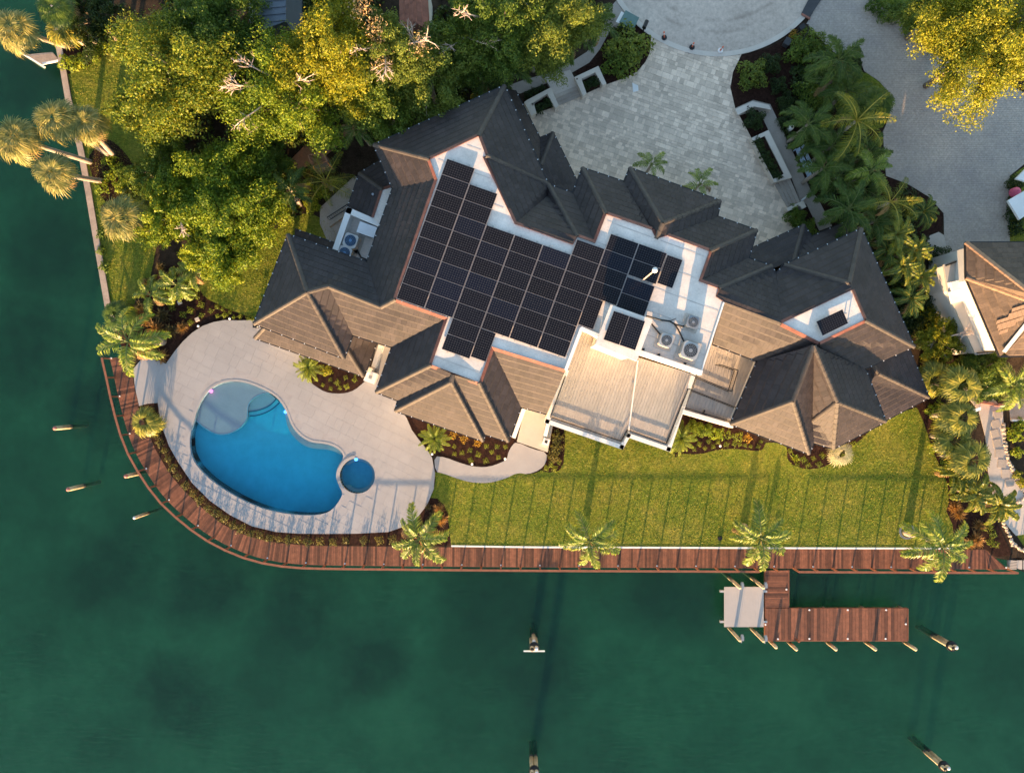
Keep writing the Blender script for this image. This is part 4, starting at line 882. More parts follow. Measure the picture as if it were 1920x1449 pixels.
# gutters with white brackets along the eaves
EAVES = ['A1 A2', 'A1 A3', 'A3 A4', 'F1 A4', 'F1 F2', 'F2 I1', 'I1 J1', 'J1 L1', 'L1 M1', 'M1 P1', 'P1 S1', 'S1 T1', 'T1 U1', 'U1 W1', 'W1 Y1', 'Y1 Z2', 'A2 A5', 'A5 A6', 'A6 a1', 'a1 a2', 'a2 a3', 'a3 a4', 'a4 a5', 'a5 a6', 'a6 a7', 'a7 a8', 'a8 v4', 'v4 a9', 'a9 a10', 'a10 a11', 'a11 a12', 'a12 a13', 'a13 a14', 'a14 a15', 'a15 a16', 'a16 a17', 'a17 a18', 'a18 a19']
brk = MB()
def gutter(a, b, root=house):
    a, b = vp(a), vp(b); d = (b - a); m_ = MB(); mid = (a + b) / 2
    dn = d.normalized(); r = Vector((dn.y, -dn.x, 0))
    if r.dot(mid - Vector(W(1050, 500, 6))) < 0 and False: r = -r
    m_.bar(a + Vector((0, 0, -0.07)), b + Vector((0, 0, -0.07)), 0.15, 0.13); m_.build('gutter', 'gutter', root)
    n = max(1, int(d.length / 0.75))
    for i in range(n): 
        p = a + d * ((i + 0.5) / n); brk.box((p.x, p.y, p.z + 0.01), (0.05, 0.14, 0.02), math.atan2(d.y, d.x))
for s in EAVES: gutter(*s.split())
for a, b in (((478, 634, L), (682, 706, L)), ((682, 706, L), (707, 642, L)), ((966, 170, L), (1012, 259, L)), ((1012, 259, L), (1037, 249, L)), ((1037, 249, L), (1081, 339, L)), ((1411, 465, L), (1507, 422, L)), ((1507, 422, L), (1522, 444, L)), ((1522, 444, L), (1591, 414, L)), ((1591, 414, L), (1603, 438, L)), ((1706, 657, L), (1742, 745, L)), ((1742, 745, L), (1658, 789, L)), ((674, 325, L), (711, 303, L)), ((674, 325, L), (651, 392, L)), ((553, 430, L), (628, 456, L)), ((1357, 568, T - .1), (1314, 696, T - .1))): gutter(a, b)
brk.build('gutter_brackets', 'whitemetal', house, kind='stuff')
# flat roofs and copper edging
FLAT = ['B1', 'B2', 'B3', (905, 295, T), 'X2', 'Z3', 'Y2', 'V2', 'c1', 'c2', 'Rv', 'c3', 'c4', 'V3', 'c5', 'c6', 'd1', (1315, 697, T), (1201, 661, T), (1130, 640, T), (1090, 616, T), 'Z1', 'X1', 'O1', 'N1', 'K1', 'D1', 'C1']
FP = [vp(p) for p in FLAT]
fl = MB().prism([(p.x, p.y) for p in FP], T - 0.5, T - 0.04).build('flat_roof', 'membrane', house)
F2P = [vp(p) for p in ('c7', 'c8', 'c9', 'v5')]
MB().prism([(p.x, p.y) for p in F2P], T - 0.4, T - 0.04).build('flat_roof', 'membrane', house)
def seams(poly, z, parent, ang, step):
    xy = [(p.x, p.y) for p in poly]; u = (math.cos(ang), math.sin(ang)); v = (-u[1], u[0]); o = xy[0]; V_ = [(p[0] - o[0]) * v[0] + (p[1] - o[1]) * v[1] for p in xy]; y = min(V_) + .6
    while y < max(V_):
        U_ = [(p[0] - o[0]) * u[0] + (p[1] - o[1]) * u[1] for p in xy]; x = min(U_); run = None; at_ = lambda a_, b_: (o[0] + a_ * u[0] + b_ * v[0], o[1] + a_ * u[1] + b_ * v[1])
        while x < max(U_) + .3:
            ok = all(inside(xy, *at_(x + e, y + .03 + f)) for e in (-.12, .12) for f in (-.1, .1))
            if ok and run is None: run = x
            if not ok and run is not None:
                if x - run > .4: MB().prism([at_(run, y), at_(x - .1, y), at_(x - .1, y + .06), at_(run, y + .06)], z - .03, z - .03, sides=False).build('membrane_seam', 'seam', parent)
                run = None
            x += .1
        y += step
seams(FP, T, fl, math.radians(-20), 1.55)
def flashing(a, b, w=0.20, m='copper', zo=0.06):
    a, b = vp(a), vp(b); d = (b - a).normalized(); r = Vector((d.y, -d.x, 0)); m_ = MB()
    # a sloping strip on the outer side of the edge plus an upstand
    P = [a + Vector((0, 0, zo)), b + Vector((0, 0, zo)), b + r * w + Vector((0, 0, -0.04)), a + r * w + Vector((0, 0, -0.04))]
    Q = [p + Vector((0, 0, -0.16)) for p in P]; b0 = 0
    m_.v = [tuple(p) for p in P + Q]; m_.f = [(0, 1, 2, 3), (1, 0, 4, 5), (3, 2, 6, 7), (2, 1, 5, 6), (0, 3, 7, 4)]
    m_.build('copper_flashing' if m == 'copper' else 'parapet_cap', m, house)
# the outline of the flat roof runs clockwise seen from above, so its outer side is on the left
edge_list = FLAT
for a, b in zip(FLAT, FLAT[1:] + FLAT[:1]):
    if b in ((1201, 661, T), (1130, 640, T), (1090, 616, T), (1315, 697, T), (905, 295, T)) or a in ((1090, 616, T),): continue
    flashing(b, a)
for a, b in zip(('c7', 'c8', 'c9', 'v5'), ('c8', 'c9', 'v5', 'c7')): flashing(b, a)
def parapet(pts, z0, z1, w, m='white', name='parapet', close=False):
    mb = MB(); P = [Vector(W(p[0], p[1], z1)) for p in pts]
    for a, b in zip(P, P[1:] + (P[:1] if close else [])):
        d = (b - a); an_ = math.atan2(d.y, d.x); c = (a + b) / 2
        mb.box((c.x, c.y, (z0 + z1) / 2), (d.length + w * 0.98, w, z1 - z0), an_)
    return mb.build(name, m, house)
parapet([(1199, 660), (1313, 698)], T - 0.4, T + 0.22, 0.3)
parapet([(1316, 694), (1357, 568)], T - 0.3, T + 0.05, 0.1)
parapet([(1090, 617), (1062, 691)], T - 0.4, T + 0.10, 0.22)
parapet([(1092, 616), (1120, 628)], T - 0.4, T + 0.12, 0.22)
# penthouse with two panels
PH = [(1145, 571), (1224, 599), (1194, 677), (1116, 646)]
phw = XY(PH, 9.0); ce = Vector((sum(p[0] for p in phw) / 4, sum(p[1] for p in phw) / 4))
MB().prism([tuple(ce + (Vector(p) - ce) * 0.84) for p in phw], 3.3, 8.75).build('penthouse_wall', 'stucco', house)
MB().prism(phw, 8.7, 9.0).build('penthouse_roof', 'membrane', house)
# mast with a white globe
mast = thing('roof_mast', 'slender mast with white globe standing between the solar panels', 'mast', W(1204, 526, T))
c = W(1204, 526, T); MB().tube([(c[0], c[1], T - .05), (c[0], c[1], T + 4.0)], 0.045, 8).build('pole', 'deadwood', mast)
sp = MB(); 
for i in range(6): pass
sp.tube([(c[0], c[1], T + 3.95), (c[0], c[1], T + 4.05), (c[0], c[1], T + 4.2), (c[0], c[1], T + 4.32), (c[0], c[1], T + 4.36)], [0.05, 0.15, 0.18, 0.12, 0.03], 12).build('globe', 'whitemetal', mast, smooth=True)
# ------------------------------------------------------------------ solar panels
def panel(parent, corners, z, rot=False):
    """corners: top-left, top-right, bottom-right, bottom-left in pixels"""
    c = [Vector(W(p[0], p[1], z)) for p in corners]; ctr = sum(c, Vector()) / 4
    root = MB(); q = [ctr + (p - ctr) * 0.984 for p in c]
    root.prism([(p.x, p.y) for p in q], z - 0.04, z)
    pn = root.build('solar_panel', 'panel_frame', parent)
    g = [ctr + (p - ctr) * 0.964 for p in c]
    me = bpy.data.meshes.new('cells'); off = ORG[parent.name]
    me.from_pydata([(p.x - off[0], p.y - off[1], z + 0.004 - off[2]) for p in g], [], [(0, 3, 2, 1)])
    uvl = me.uv_layers.new(name='uv'); uv = [(0, 1), (0, 0), (1, 0), (1, 1)]
    if rot: uv = [(0, 0), (1, 0), (1, 1), (0, 1)]
    for i in range(4): uvl.data[i].uv = uv[i]
    me.materials.append(M['solar']); o = bpy.data.objects.new('cells', me); _link(o, pn); ORG[o.name] = off
array = thing('solar_array', 'large array of dark solar panels covering the main flat roof', 'solar panels', W(960, 520, T))
O0 = (838, 297.5); UU = (52.95, 18.6); VV = (-10.58, 29.05); ZS = T + 0.12
lat = lambda c, r: (O0[0] + c * UU[0] + r * VV[0], O0[1] + c * UU[1] + r * VV[1])
cells_ = {0: range(0, 9), 1: range(1, 9), 2: range(3, 11), 3: range(3, 9), 4: range(3, 9), 5: range(2, 9), 6: range(1, 5), 7: (1, 2, 3.14, 4.14)}
for c_, rows_ in cells_.items():
    for r_ in rows_: panel(array, [lat(c_, r_), lat(c_ + 1, r_), lat(c_ + 1, r_ + 1), lat(c_, r_ + 1)], ZS)
for c_, r_ in ((3, 9.0), (6, 5.0), (8.02, 1.05)): panel(array, [lat(c_, r_), lat(c_ + .54, r_), lat(c_ + .54, r_ + 1.86), lat(c_, r_ + 1.86)], ZS, True)
rails = MB()
for c_, rows_ in cells_.items():
    rr = list(rows_)
    for t in (0.22, 0.78):
        a, b = W(*lat(c_ + t, rr[0] - 0.08), ZS - .075), W(*lat(c_ + t, rr[-1] + 1.08), ZS - .075); rails.bar(a, b, 0.05, 0.05)
        for k in range(0, len(rr) * 2 + 1):
            p = Vector(a).lerp(Vector(b), k / (len(rr) * 2)); rails.box((p.x, p.y, T), (0.06, 0.06, 0.1))
rails.build('mounting_rails', 'alu', array)
ar2 = thing('solar_array', 'pair of solar panels on the small raised square roof', 'solar panels', W(1170, 620, 9.0))
p0, p1, p2, p3 = (1151, 582), (1210, 602), (1191, 657.5), (1131, 637)
h = lambda a, b: ((a[0] + b[0]) / 2, (a[1] + b[1]) / 2)
panel(ar2, [p0, h(p0, p1), h(p3, p2), p3], 9.13, True); panel(ar2, [h(p0, p1), p1, p2, h(p3, p2)], 9.13, True)
m_ = MB(); m_.bar(W(1149, 592, 9.05), W(1206, 612, 9.05), .05, .1); m_.bar(W(1138, 628, 9.05), W(1192, 648, 9.05), .05, .1); m_.build('mounting_rails', 'alu', ar2)
ar3 = thing('solar_array', 'single solar panel on the small white roof of the right wing', 'solar panels', W(1560, 605, T))
panel(ar3, [(1530, 603), (1580, 579.5), (1591, 606), (1542, 630)], T + 0.25)
m_ = MB(); m_.bar(W(1528, 612, T + .18), W(1588, 586, T + .18), .05, .05); m_.bar(W(1537, 622, T + .18), W(1594, 598, T + .18), .05, .05)
for px in ((1532, 611), (1584, 588), (1541, 621), (1590, 600)): p = W(*px, T); m_.box((p[0], p[1], T + 0.06), (.07, .07, .22))
m_.build('mounting_rails', 'alu', ar3)
# ------------------------------------------------------------------ roof equipment
def ac_unit(label, px, z, s=0.95, h=0.85, rz=-0.34, m='alu', fan='greymetal'):
    c = W(px[0], px[1], z + h); t = thing('air_conditioner', label, 'air conditioner', (c[0], c[1], z))
    q = s / 2; ca, sa = math.cos(rz), math.sin(rz)
    oc = [(c[0] + x * ca - y * sa, c[1] + x * sa + y * ca) for x, y in ((-q, -q * .75), (-q * .75, -q), (q * .75, -q), (q, -q * .75), (q, q * .75), (q * .75, q), (-q * .75, q), (-q, q * .75))]
    MB().prism(oc, z, z + h).build('cabinet', m, t)
    ccr = lambda r: [(c[0] + r * math.cos(a), c[1] + r * math.sin(a)) for a in np.linspace(0, 2 * math.pi, 21)[:-1]]
    MB().prism(ccr(s * .42), z + h, z + h + .012).build('fan_well', 'black', t)
    g = MB()
    for rr_ in (0.40, 0.31, 0.22): g.prism(ccr(s * rr_), z + h + .012, z + h + .03, holes=[ccr(s * rr_ - .02)])
    for k in range(8): a = k * math.pi / 8; g.bar((c[0] - math.cos(a) * s * .42, c[1] - math.sin(a) * s * .42, z + h + .03), (c[0] + math.cos(a) * s * .42, c[1] + math.sin(a) * s * .42, z + h + .03), .012, .012)
    g.build('grille', fan, t)
    MB().prism(ccr(s * .12), z + h + .012, z + h + .045).build('hub', fan, t)
    MB().box((c[0], c[1], z + .03), (s * 1.35, s * 1.35, .06), rz).build('pad', 'concrete', t)
ac_unit('dark fan air conditioner at the right edge of the white flat roof', (1300, 604), T, .8, .7, m='greymetal')
ac_unit('smaller silver air conditioner nearest the square raised roof', (1250, 638), T, .85, .7)
ac_unit('large silver air conditioner in the lower right corner of the flat roof', (1295, 657), T, 1.1, .8)
for lab, pts in (('black cable duct running right from the raised square roof', [(1212, 592), (1240, 600), (1256, 602), (1266, 608), (1280, 612), (1290, 609)]), ('black pipe curving down to the large silver air conditioner', [(1264, 606), (1272, 618), (1278, 630), (1284, 643)]), ('thin black pipe slanting to the smaller silver air conditioner', [(1222, 607), (1233, 621), (1243, 632)])):
    o = MB().tube([(*W(*p, T + .1)[:2], T + .06) for p in pts], 0.055, 6).build('roof_pipe', 'black'); tag(o, lab, 'pipe')
o = MB().tube([W(1258, 601, T), (W(1258, 601, T)[0], W(1258, 601, T)[1], T + 1.4)], 0.03, 6).build('vent_pole', 'black'); tag(o, 'short black vent pole beside the cable duct', 'pole')
for px, lb in (((1206, 655), 'left'), ((1235, 665), 'middle'), ((1284, 682), 'right')):
    c = W(*px, T); o = MB().box((c[0], c[1], T + .05), (.14, .14, .2)).build('roof_drain', 'black'); tag(o, f'small black drain outlet, {lb} of three along the white parapet', 'drain')
for px, z, lb in (((718, 366 + 0, ), 4.0, ''),): pass
for a, zz, lb in (((762, 446), 6.95, 'round vent stub on the dark slope left of the panels'), ((1618, 562), 7.2, 'round vent stub on the dark slope of the right wing'), ((700, 366), 3.9, 'round dark vent on the small west roof')):
    c = W(*a, zz); o = MB().tube([(c[0], c[1], zz - .2), (c[0], c[1], zz + .25)], .09, 10).build('roof_vent', 'greymetal'); tag(o, lb, 'vent')
# small west roof with white strip and the equipment well
MB().prism(XY([(717, 357), (735, 351), (740, 360), (716, 424), (700, 409)], 4.2), 3.6, 4.2).build('flat_roof', 'membrane', house)
flashing((718, 356, 4.2), (701, 408, 4.2), .2); flashing((736, 351, 4.2), (718, 356, 4.2), .2)
MB().prism(XY([(652, 393), (714, 421), (692, 495), (626, 471)], 3.0), 0, 3.0).build('equipment_well_floor', 'membrane', house)
parapet([(654, 395), (714, 421)], 0, 4.0, .42); parapet([(654, 395), (628, 470)], 0, 4.0, .42)
ac_unit('round fan air conditioner in the sunken roof well', (657, 451), 3.0, 1.0, .9, fan='blue')
ac_unit('air conditioner half hidden under the eave in the roof well', (646, 474), 3.0, .95, .9, fan='blue')
t = thing('equipment_box', 'wide grey equipment cabinet in the sunken roof well', 'cabinet', W(690, 430, 3.0))
c = W(688, 431, 3.8); MB().box((c[0], c[1], 3.4), (1.25, .75, .8), -.34).build('cabinet', 'greymetal', t); MB().box((c[0], c[1], 3.83), (1.32, .82, .06), -.34).build('lid', 'whitemetal', t)
o = MB().tube([(*W(*p, 3.2)[:2], 3.1) for p in ((666, 456), (670, 470), (676, 482), (690, 488))], .06, 6).build('roof_pipe', 'black'); tag(o, 'black hose curling across the sunken roof well', 'pipe')
# ------------------------------------------------------------------ terraces
def terrace(label, px, z, ang, deckw, par=0.14):
    t = thing('terrace', label, 'terrace', W(px[0][0], px[0][1], 0)); xy = XY(px, z)
    MB().prism(xy, z - 0.5, z - 0.05).build('slab', 'white', t)
    u = (math.cos(ang), math.sin(ang)); v = (-u[1], u[0]); o = xy[0]
    U = [(p[0] - o[0]) * u[0] + (p[1] - o[1]) * u[1] for p in xy]; V_ = [(p[0] - o[0]) * v[0] + (p[1] - o[1]) * v[1] for p in xy]
    x = min(U); 
    while x < max(U):
        q = clip_rect(xy, o, u, v, x + .007, x + deckw - .007, min(V_) - 1, max(V_) + 1)
        if q: MB().prism([(o[0] + a * u[0] + b * v[0], o[1] + a * u[1] + b * v[1]) for a, b in q], z - .05, z + random.uniform(-.002, .002)).build('deck_board', 'teak', t)
        x += deckw
    return t
TA = [(1092, 619), (1122, 631), (1190, 668), (1298, 701), (1251, 838), (1178, 812), (1165, 833), (1028, 786)]
ter = terrace('pale decked main terrace with white edge and glass railing', TA, 3.4, math.radians(-20), 0.22)
def edge_wall(t, pts, z0, z1, w, m, name):
    mb = MB(); P = [Vector(W(p[0], p[1], z1)) for p in pts]
    for a, b in zip(P, P[1:]):
        d = b - a; c = (a + b) / 2; mb.box((c.x, c.y, (z0 + z1) / 2), (d.length + w * .9, w, z1 - z0), math.atan2(d.y, d.x))
    return mb.build(name, m, t)
edge_wall(ter, [(1062, 697), (1026, 790), (1166, 838), (1178, 816), (1254, 842), (1300, 704)], 2.5, 3.42, .32, 'white', 'edge_beam')
def glass_rail(t, pts, z, h=1.0):
    P = [Vector(W(p[0], p[1], z)) for p in pts]; g = MB(); s_ = MB(); tr = MB()
    for a, b in zip(P, P[1:]):
        n = max(1, round((b - a).length / 1.6))
        s_.bar(a + Vector((0, 0, -.01)), b + Vector((0, 0, -.01)), .07, .03); tr.bar(a + Vector((0, 0, .12)), b + Vector((0, 0, .12)), .04, .045)
        for i in range(n):
            p, q = a.lerp(b, (i + .01) / n), a.lerp(b, (i + .99) / n)
            MB().bar(p + Vector((0, 0, h / 2 + .1)), q + Vector((0, 0, h / 2 + .1)), .014, h).build('glass_pane', 'glass', t)
    s_.build('rail_shoe', 'black', t); tr.build('lower_rail', 'black', t)
glass_rail(ter, [(1060, 705), (1032, 782), (1164, 827), (1176, 806), (1249, 832), (1290, 728)], 3.45)
for px in ((1050, 760), (1075, 768), (1100, 776), (1125, 784), (1205, 790), (1236, 800)): pass
for px in ((1030, 788), (1165, 835), (1254, 840)):
    c = W(*px, 0); MB().box((W(*px, 3)[0], W(*px, 3)[1] + .15, 1.3), (.35, .35, 2.6), -.34).build('column', 'stucco', ter)
dv = MB(); dv.bar(W(1196, 676, 3.45), W(1178, 812, 3.45), .1, .1); dv.build('divider', 'white', ter)
c = W(1187, 715, 3.4); MB().prism([(c[0] + .1 * math.cos(a), c[1] + .1 * math.sin(a)) for a in np.linspace(0, 6.28, 9)[:-1]], 3.4, 3.42).build('floor_drain', 'greymetal', ter)
TB = [(1333, 640), (1424, 676), (1372, 796), (1284, 768), (1312, 698)]
ter2 = terrace('smaller decked balcony between the flat roof and the right tower', TB, 3.0, math.radians(-20), 0.26)
edge_wall(ter2, [(1283, 772), (1372, 798)], 2.3, 3.25, .3, 'white', 'edge_beam')
def bar_rail(label, pts, z, h=1.0, name='balcony_railing'):
    P = [Vector(W(p[0], p[1], z + h)) for p in pts]
    for p in P: p.z = z
    t = thing(name, label, 'railing', P[0]); hr = MB(); br = MB()
    for a, b in zip(P, P[1:]):
        hr.bar(a + Vector((0, 0, h)), b + Vector((0, 0, h)), .06, .05); hr.bar(a + Vector((0, 0, .1)), b + Vector((0, 0, .1)), .05, .04)
        n = int((b - a).length / .16)
        for i in range(n + 1): p = a.lerp(b, i / max(1, n)); br.bar(p + Vector((0, 0, .1)), p + Vector((0, 0, h)), .018, .018)
    hr.build('handrail', 'black', t); br.build('balusters', 'black', t, kind='stuff')
bar_rail('black bar railing folding round the stair opening of the balcony', [(1297, 702), (1372, 734), (1384, 694), (1348, 683)], 3.0)
bar_rail('straight black bar railing across the lower balcony', [(1292, 729), (1383, 765)], 3.0)
bar_rail('thin black rail along the front edge of the balcony', [(1286, 765), (1368, 789)], 3.05, 0.25)
t = thing('light_fitting', 'small black spotlight on the front balcony edge', 'light', W(1321, 776, 3.1)); c = W(1321, 776, 3.3); MB().box((c[0], c[1], 3.2), (.35, .12, .12), -.34).build('head', 'black', t); MB().box((c[0], c[1] + .15, 3.15), (.1, .3, .1), -.34).build('bracket', 'black', t)
# fireplace and patio under the west roof gap
pat = thing('outdoor_kitchen', 'white outdoor kitchen counter in the gap beneath the western roofs', 'outdoor kitchen', W(700, 690, 0))
MB().prism(XY([(708, 643), (735, 652), (706, 730), (690, 712)], .3), 0, .3).build('floor', 'stone', pat)
MB().prism(XY([(710, 646), (718, 649), (704, 690), (696, 687)], 1.0), .3, 1.0).build('counter', 'white', pat)
c = W(695, 707, 1.2); MB().box((c[0], c[1], .75), (.7, .7, .9), -.34).build('column', 'stucco', pat); MB().box((c[0], c[1], 1.23), (.85, .85, .08), -.34).build('column_cap', 'white', pat); MB().box((c[0], c[1], 1.3), (.25, .25, .1), -.34).build('burner', 'greymetal', pat)
# entrance stoop below the south roof
st = thing('entrance_stoop', 'cream tiled entrance stoop with low white walls beside the terrace', 'stoop', W(995, 815, 0))
for i, (a, b) in enumerate(((0.0, .12), (.1, .24), (.22, 1.0))):
    MB().prism(XY(quad_between((1027, 848), (969, 828), (986, 760), (1040, 778), a, b), .3 + .15 * i), 0, .3 + .14 * i).build('tread', 'cream', st)
edge_wall(st, [(964, 818), (982, 768)], 0, .95, .3, 'white', 'side_wall'); edge_wall(st, [(1023, 815), (1029, 790)], 0, .95, .28, 'white', 'side_wall')
c = W(1024, 828, .9); MB().box((c[0], c[1], .45), (.5, .5, .9), -.34).build('pillar', 'white', st); MB().box((c[0], c[1], .93), (.2, .2, .06), -.34).build('pillar_lamp', 'black', st)
# ------------------------------------------------------------------ walls under the eaves
def wall(px, z0, z1, name='wall', k=0.0, m='stucco'):
    xy = XY(px, z1); xy = offset_loop(xy, -k); return MB().prism(xy, z0, z1).build(name, m, house)
wall([(701, 272), (946, 161), (1028, 346), (965, 420), (742, 561), (688, 491), (736, 354)], 0, 5.7, k=.55)
wall([(540, 440), (688, 491), (714, 576), (735, 651), (661, 628), (645, 672), (476, 607)], 0, 5.7, k=.6)
wall([(742, 561), (965, 420), (1074, 459), (1240, 440), (1330, 471), (1342, 556), (1357, 566), (1313, 697), (1090, 618), (1025, 776), (977, 763), (953, 828), (741, 770), (705, 735), (735, 651)], 0, 5.7, k=.6)
wall([(1028, 346), (1074, 362), (1092, 315), (1170, 341), (1181, 315), (1351, 377), (1345, 406), (1419, 432), (1404, 484), (1447, 499), (1357, 566), (1330, 500), (1074, 470), (965, 420)], 0, 5.7, k=.6)
wall([(1357, 566), (1447, 505), (1470, 500), (1615, 429), (1714, 650), (1622, 691), (1661, 790), (1563, 841), (1526, 830), (1517, 851), (1370, 795), (1420, 677), (1336, 645)], 0, 5.7, k=.6)
wall([(970, 178), (1012, 259), (1037, 249), (1081, 339), (1028, 346), (946, 165)], 0, 2.95, k=.35); wall([(1411, 465), (1507, 422), (1522, 444), (1591, 414), (1603, 438), (1470, 500)], 0, 2.95, k=.35)
wall([(1700, 655), (1742, 745), (1658, 789), (1622, 700)], 0, 2.95, k=.4); wall([(674, 325), (711, 303), (738, 352), (700, 410), (651, 392)], 0, 2.95, k=.35)
for px in ((488, 634), (560, 659), (630, 684), (677, 701)):
    c = W(*px, 3); MB().box((c[0] + .3, c[1] + .35, 1.5), (.35, .35, 3.0), -.36).build('porch_column', 'stucco', house)
def win(p, q, z0, z1, off=.62):
    a, b = Vector(W(*p, E)), Vector(W(*q, E)); d = (b - a).normalized(); r = Vector((d.y, -d.x, 0)); a = a - r * (off - .1); b = b - r * (off - .1)
    f = MB(); 
    a.z = b.z = (z0 + z1) / 2; f.bar(a, b, .06, z1 - z0); w_ = f.build('window', 'window', house)
    g = MB(); 
    for z in (z0, z1): g.bar(Vector((a.x, a.y, z)), Vector((b.x, b.y, z)), .1, .07)
    for p_ in (a, b, (a + b) / 2): g.bar(Vector((p_.x, p_.y, z0)), Vector((p_.x, p_.y, z1)), .07, .1)
    g.build('frame', 'white', w_)
for p, q in (((505, 618), (540, 631)), ((570, 643), (610, 658)), ((775, 782), (815, 796)), ((845, 806), (880, 818)), ((1400, 806), (1440, 821)), ((1460, 829), (1495, 842)), ((1590, 827), (1640, 801))): win(p, q, 3.9, 5.4)
# ================================================================== PLANTS
def quads_object(name, V4, m, parent=None, loc=None, kind=None, smooth=False):
    """V4: (n, k, 3) loose faces"""
    n, k = V4.shape[:2]; me = bpy.data.meshes.new(name)
    me.vertices.add(n * k); me.vertices.foreach_set("co", V4.astype(np.float32).ravel())
    me.loops.add(n * k); me.loops.foreach_set("vertex_index", np.arange(n * k, dtype=np.int32))
    me.polygons.add(n); me.polygons.foreach_set("loop_start", np.arange(0, n * k, k, dtype=np.int32)); me.polygons.foreach_set("loop_total", np.full(n, k, dtype=np.int32))
    me.update(calc_edges=True); me.materials.append(M[m])
    o = bpy.data.objects.new(name, me)
    if loc is not None: o.location = loc
    _link(o, parent); ORG[o.name] = Vector(loc) if loc is not None else (ORG[parent.name] if parent else Vector())
    if kind: o["kind"] = kind
    return o
def unit(a): return a / np.maximum(1e-9, np.linalg.norm(a, axis=-1, keepdims=True))
def leaf_quads(P, N, size, rng, asp=0.5):
    n = len(P); t = unit(np.cross(N, rng.normal(size=(n, 3)))); b = np.cross(N, t); s = size * rng.uniform(0.6, 1.3, (n, 1))
    fold = N * (s * 0.12)
    return np.stack([P - t * s * .5, P + b * s * asp * .5 + fold, P + t * s * .5, P - b * s * asp * .5 + fold], 1)
def crown_points(R, Rz, nclump, per, cr, rng, flat=0.55, lean=(0, 0)):
    d = unit(rng.normal(size=(nclump, 3))); d[:, 2] = np.abs(d[:, 2]) * 1.15 - 0.30; d = unit(d)
    rad = rng.uniform(0.35, 1.0, (nclump, 1)) ** 0.6
    lump = 1 + 0.30 * np.sin(3 * np.arctan2(d[:, 1:2], d[:, :1]) + rng.uniform(0, 6)) + 0.12 * np.sin(5 * np.arctan2(d[:, 1:2], d[:, :1]) + rng.uniform(0, 6))
    C = d * rad * lump * np.array([[R, R, Rz]]) * .9; sz = cr * rng.uniform(0.6, 1.35, (nclump, 1))
    P = []; N = []
    for i in range(nclump):
        k = max(8, int(per * (sz[i, 0] / cr) ** 2)); e = unit(rng.normal(size=(k, 3))); rr = rng.uniform(0.35, 1.0, (k, 1)) ** 0.5
        ax = unit(C[i] * np.array([1, 1, .5]) + rng.normal(size=3) * R * .35); P.append(C[i] + e * rr * sz[i] * np.array([[1, 1, flat]]) + ax * (rng.uniform(-.9, 1.3, (k, 1)) * sz[i])); N.append(unit(e * 0.7 + rng.normal(size=(k, 3)) * 0.6 + np.array([[0, 0, 0.45]])))
    return C, np.concatenate(P), np.concatenate(N)
def tree(name, label, px, R, m, top=8.5, Rz=None, leaf=0.30, nclump=90, per=190, cr=None, bare=0, seed=0, group='broadleaf trees behind the house', bark='bark'):
    rng = np.random.default_rng(seed + 11); Rz = Rz or R * 0.75; zc = top - Rz; cr = cr or R * 0.15; leaf *= .6; nclump = int(nclump * 2.3); per = int(per * .95)
    c = W(px[0], px[1], zc + Rz * .45); t = thing(name, label, 'tree', (c[0], c[1], 0), group)
    C, P, N = crown_points(R, Rz, nclump, per, cr, rng)
    P = P + np.array([[0, 0, zc]]); P[:, 2] = np.maximum(P[:, 2], 0.5)
    quads_object('crown', leaf_quads(P, N, leaf, rng), m, t)
    mb = MB(); x0, y0 = c[0], c[1]; th = max(1.0, zc - Rz * .35)
    mb.tube([(x0, y0, -.1), (x0 + rng.uniform(-.1, .1), y0, th * .5), (x0, y0, th)], [.24, .18, .15], 9)
    idx = rng.permutation(len(C))[:14]
    for i in idx:
        q = C[i]; mid = (x0 + q[0] * .45 + rng.uniform(-.2, .2), y0 + q[1] * .45 + rng.uniform(-.2, .2), zc + q[2] * .25)
        mb.tube([(x0, y0, th * .92), mid, (x0 + q[0], y0 + q[1], zc + q[2])], [.1, .065, .02], 6)
    mb.build('trunk', bark, t, smooth=True)
    if bare:
        bb = MB()
        for k in range(bare):
            a = rng.uniform(0, 6.28); r0 = R * rng.uniform(.3, .7); s = Vector((x0 + r0 * math.cos(a), y0 + r0 * math.sin(a), zc + Rz * rng.uniform(.55, .8)))
            d = Vector((math.cos(a) + rng.uniform(-.5, .5), math.sin(a) - .3, .5)).normalized()
            for j in range(9):
                p = s + d * (j * .12); dd = (d + Vector(rng.normal(size=3)) * .6).normalized(); ln = rng.uniform(.5, 1.15)
                e1 = p + dd * ln * .6; e2 = e1 + (dd + Vector(rng.normal(size=3)) * .5).normalized() * ln * .5
                bb.tube([p, e1, e2], [.035, .025, .008], 5)
                for _ in range(2):
                    e3 = e1 + (dd + Vector(rng.normal(size=3)) * .8).normalized() * ln * .4; bb.tube([e1, e3], [.02, .006], 4)
            bb.tube([s - d * 1.0, s + d * 1.1], [.06, .03], 6)
        bb.build('bare_branches', 'deadwood', t, smooth=True)
    return t
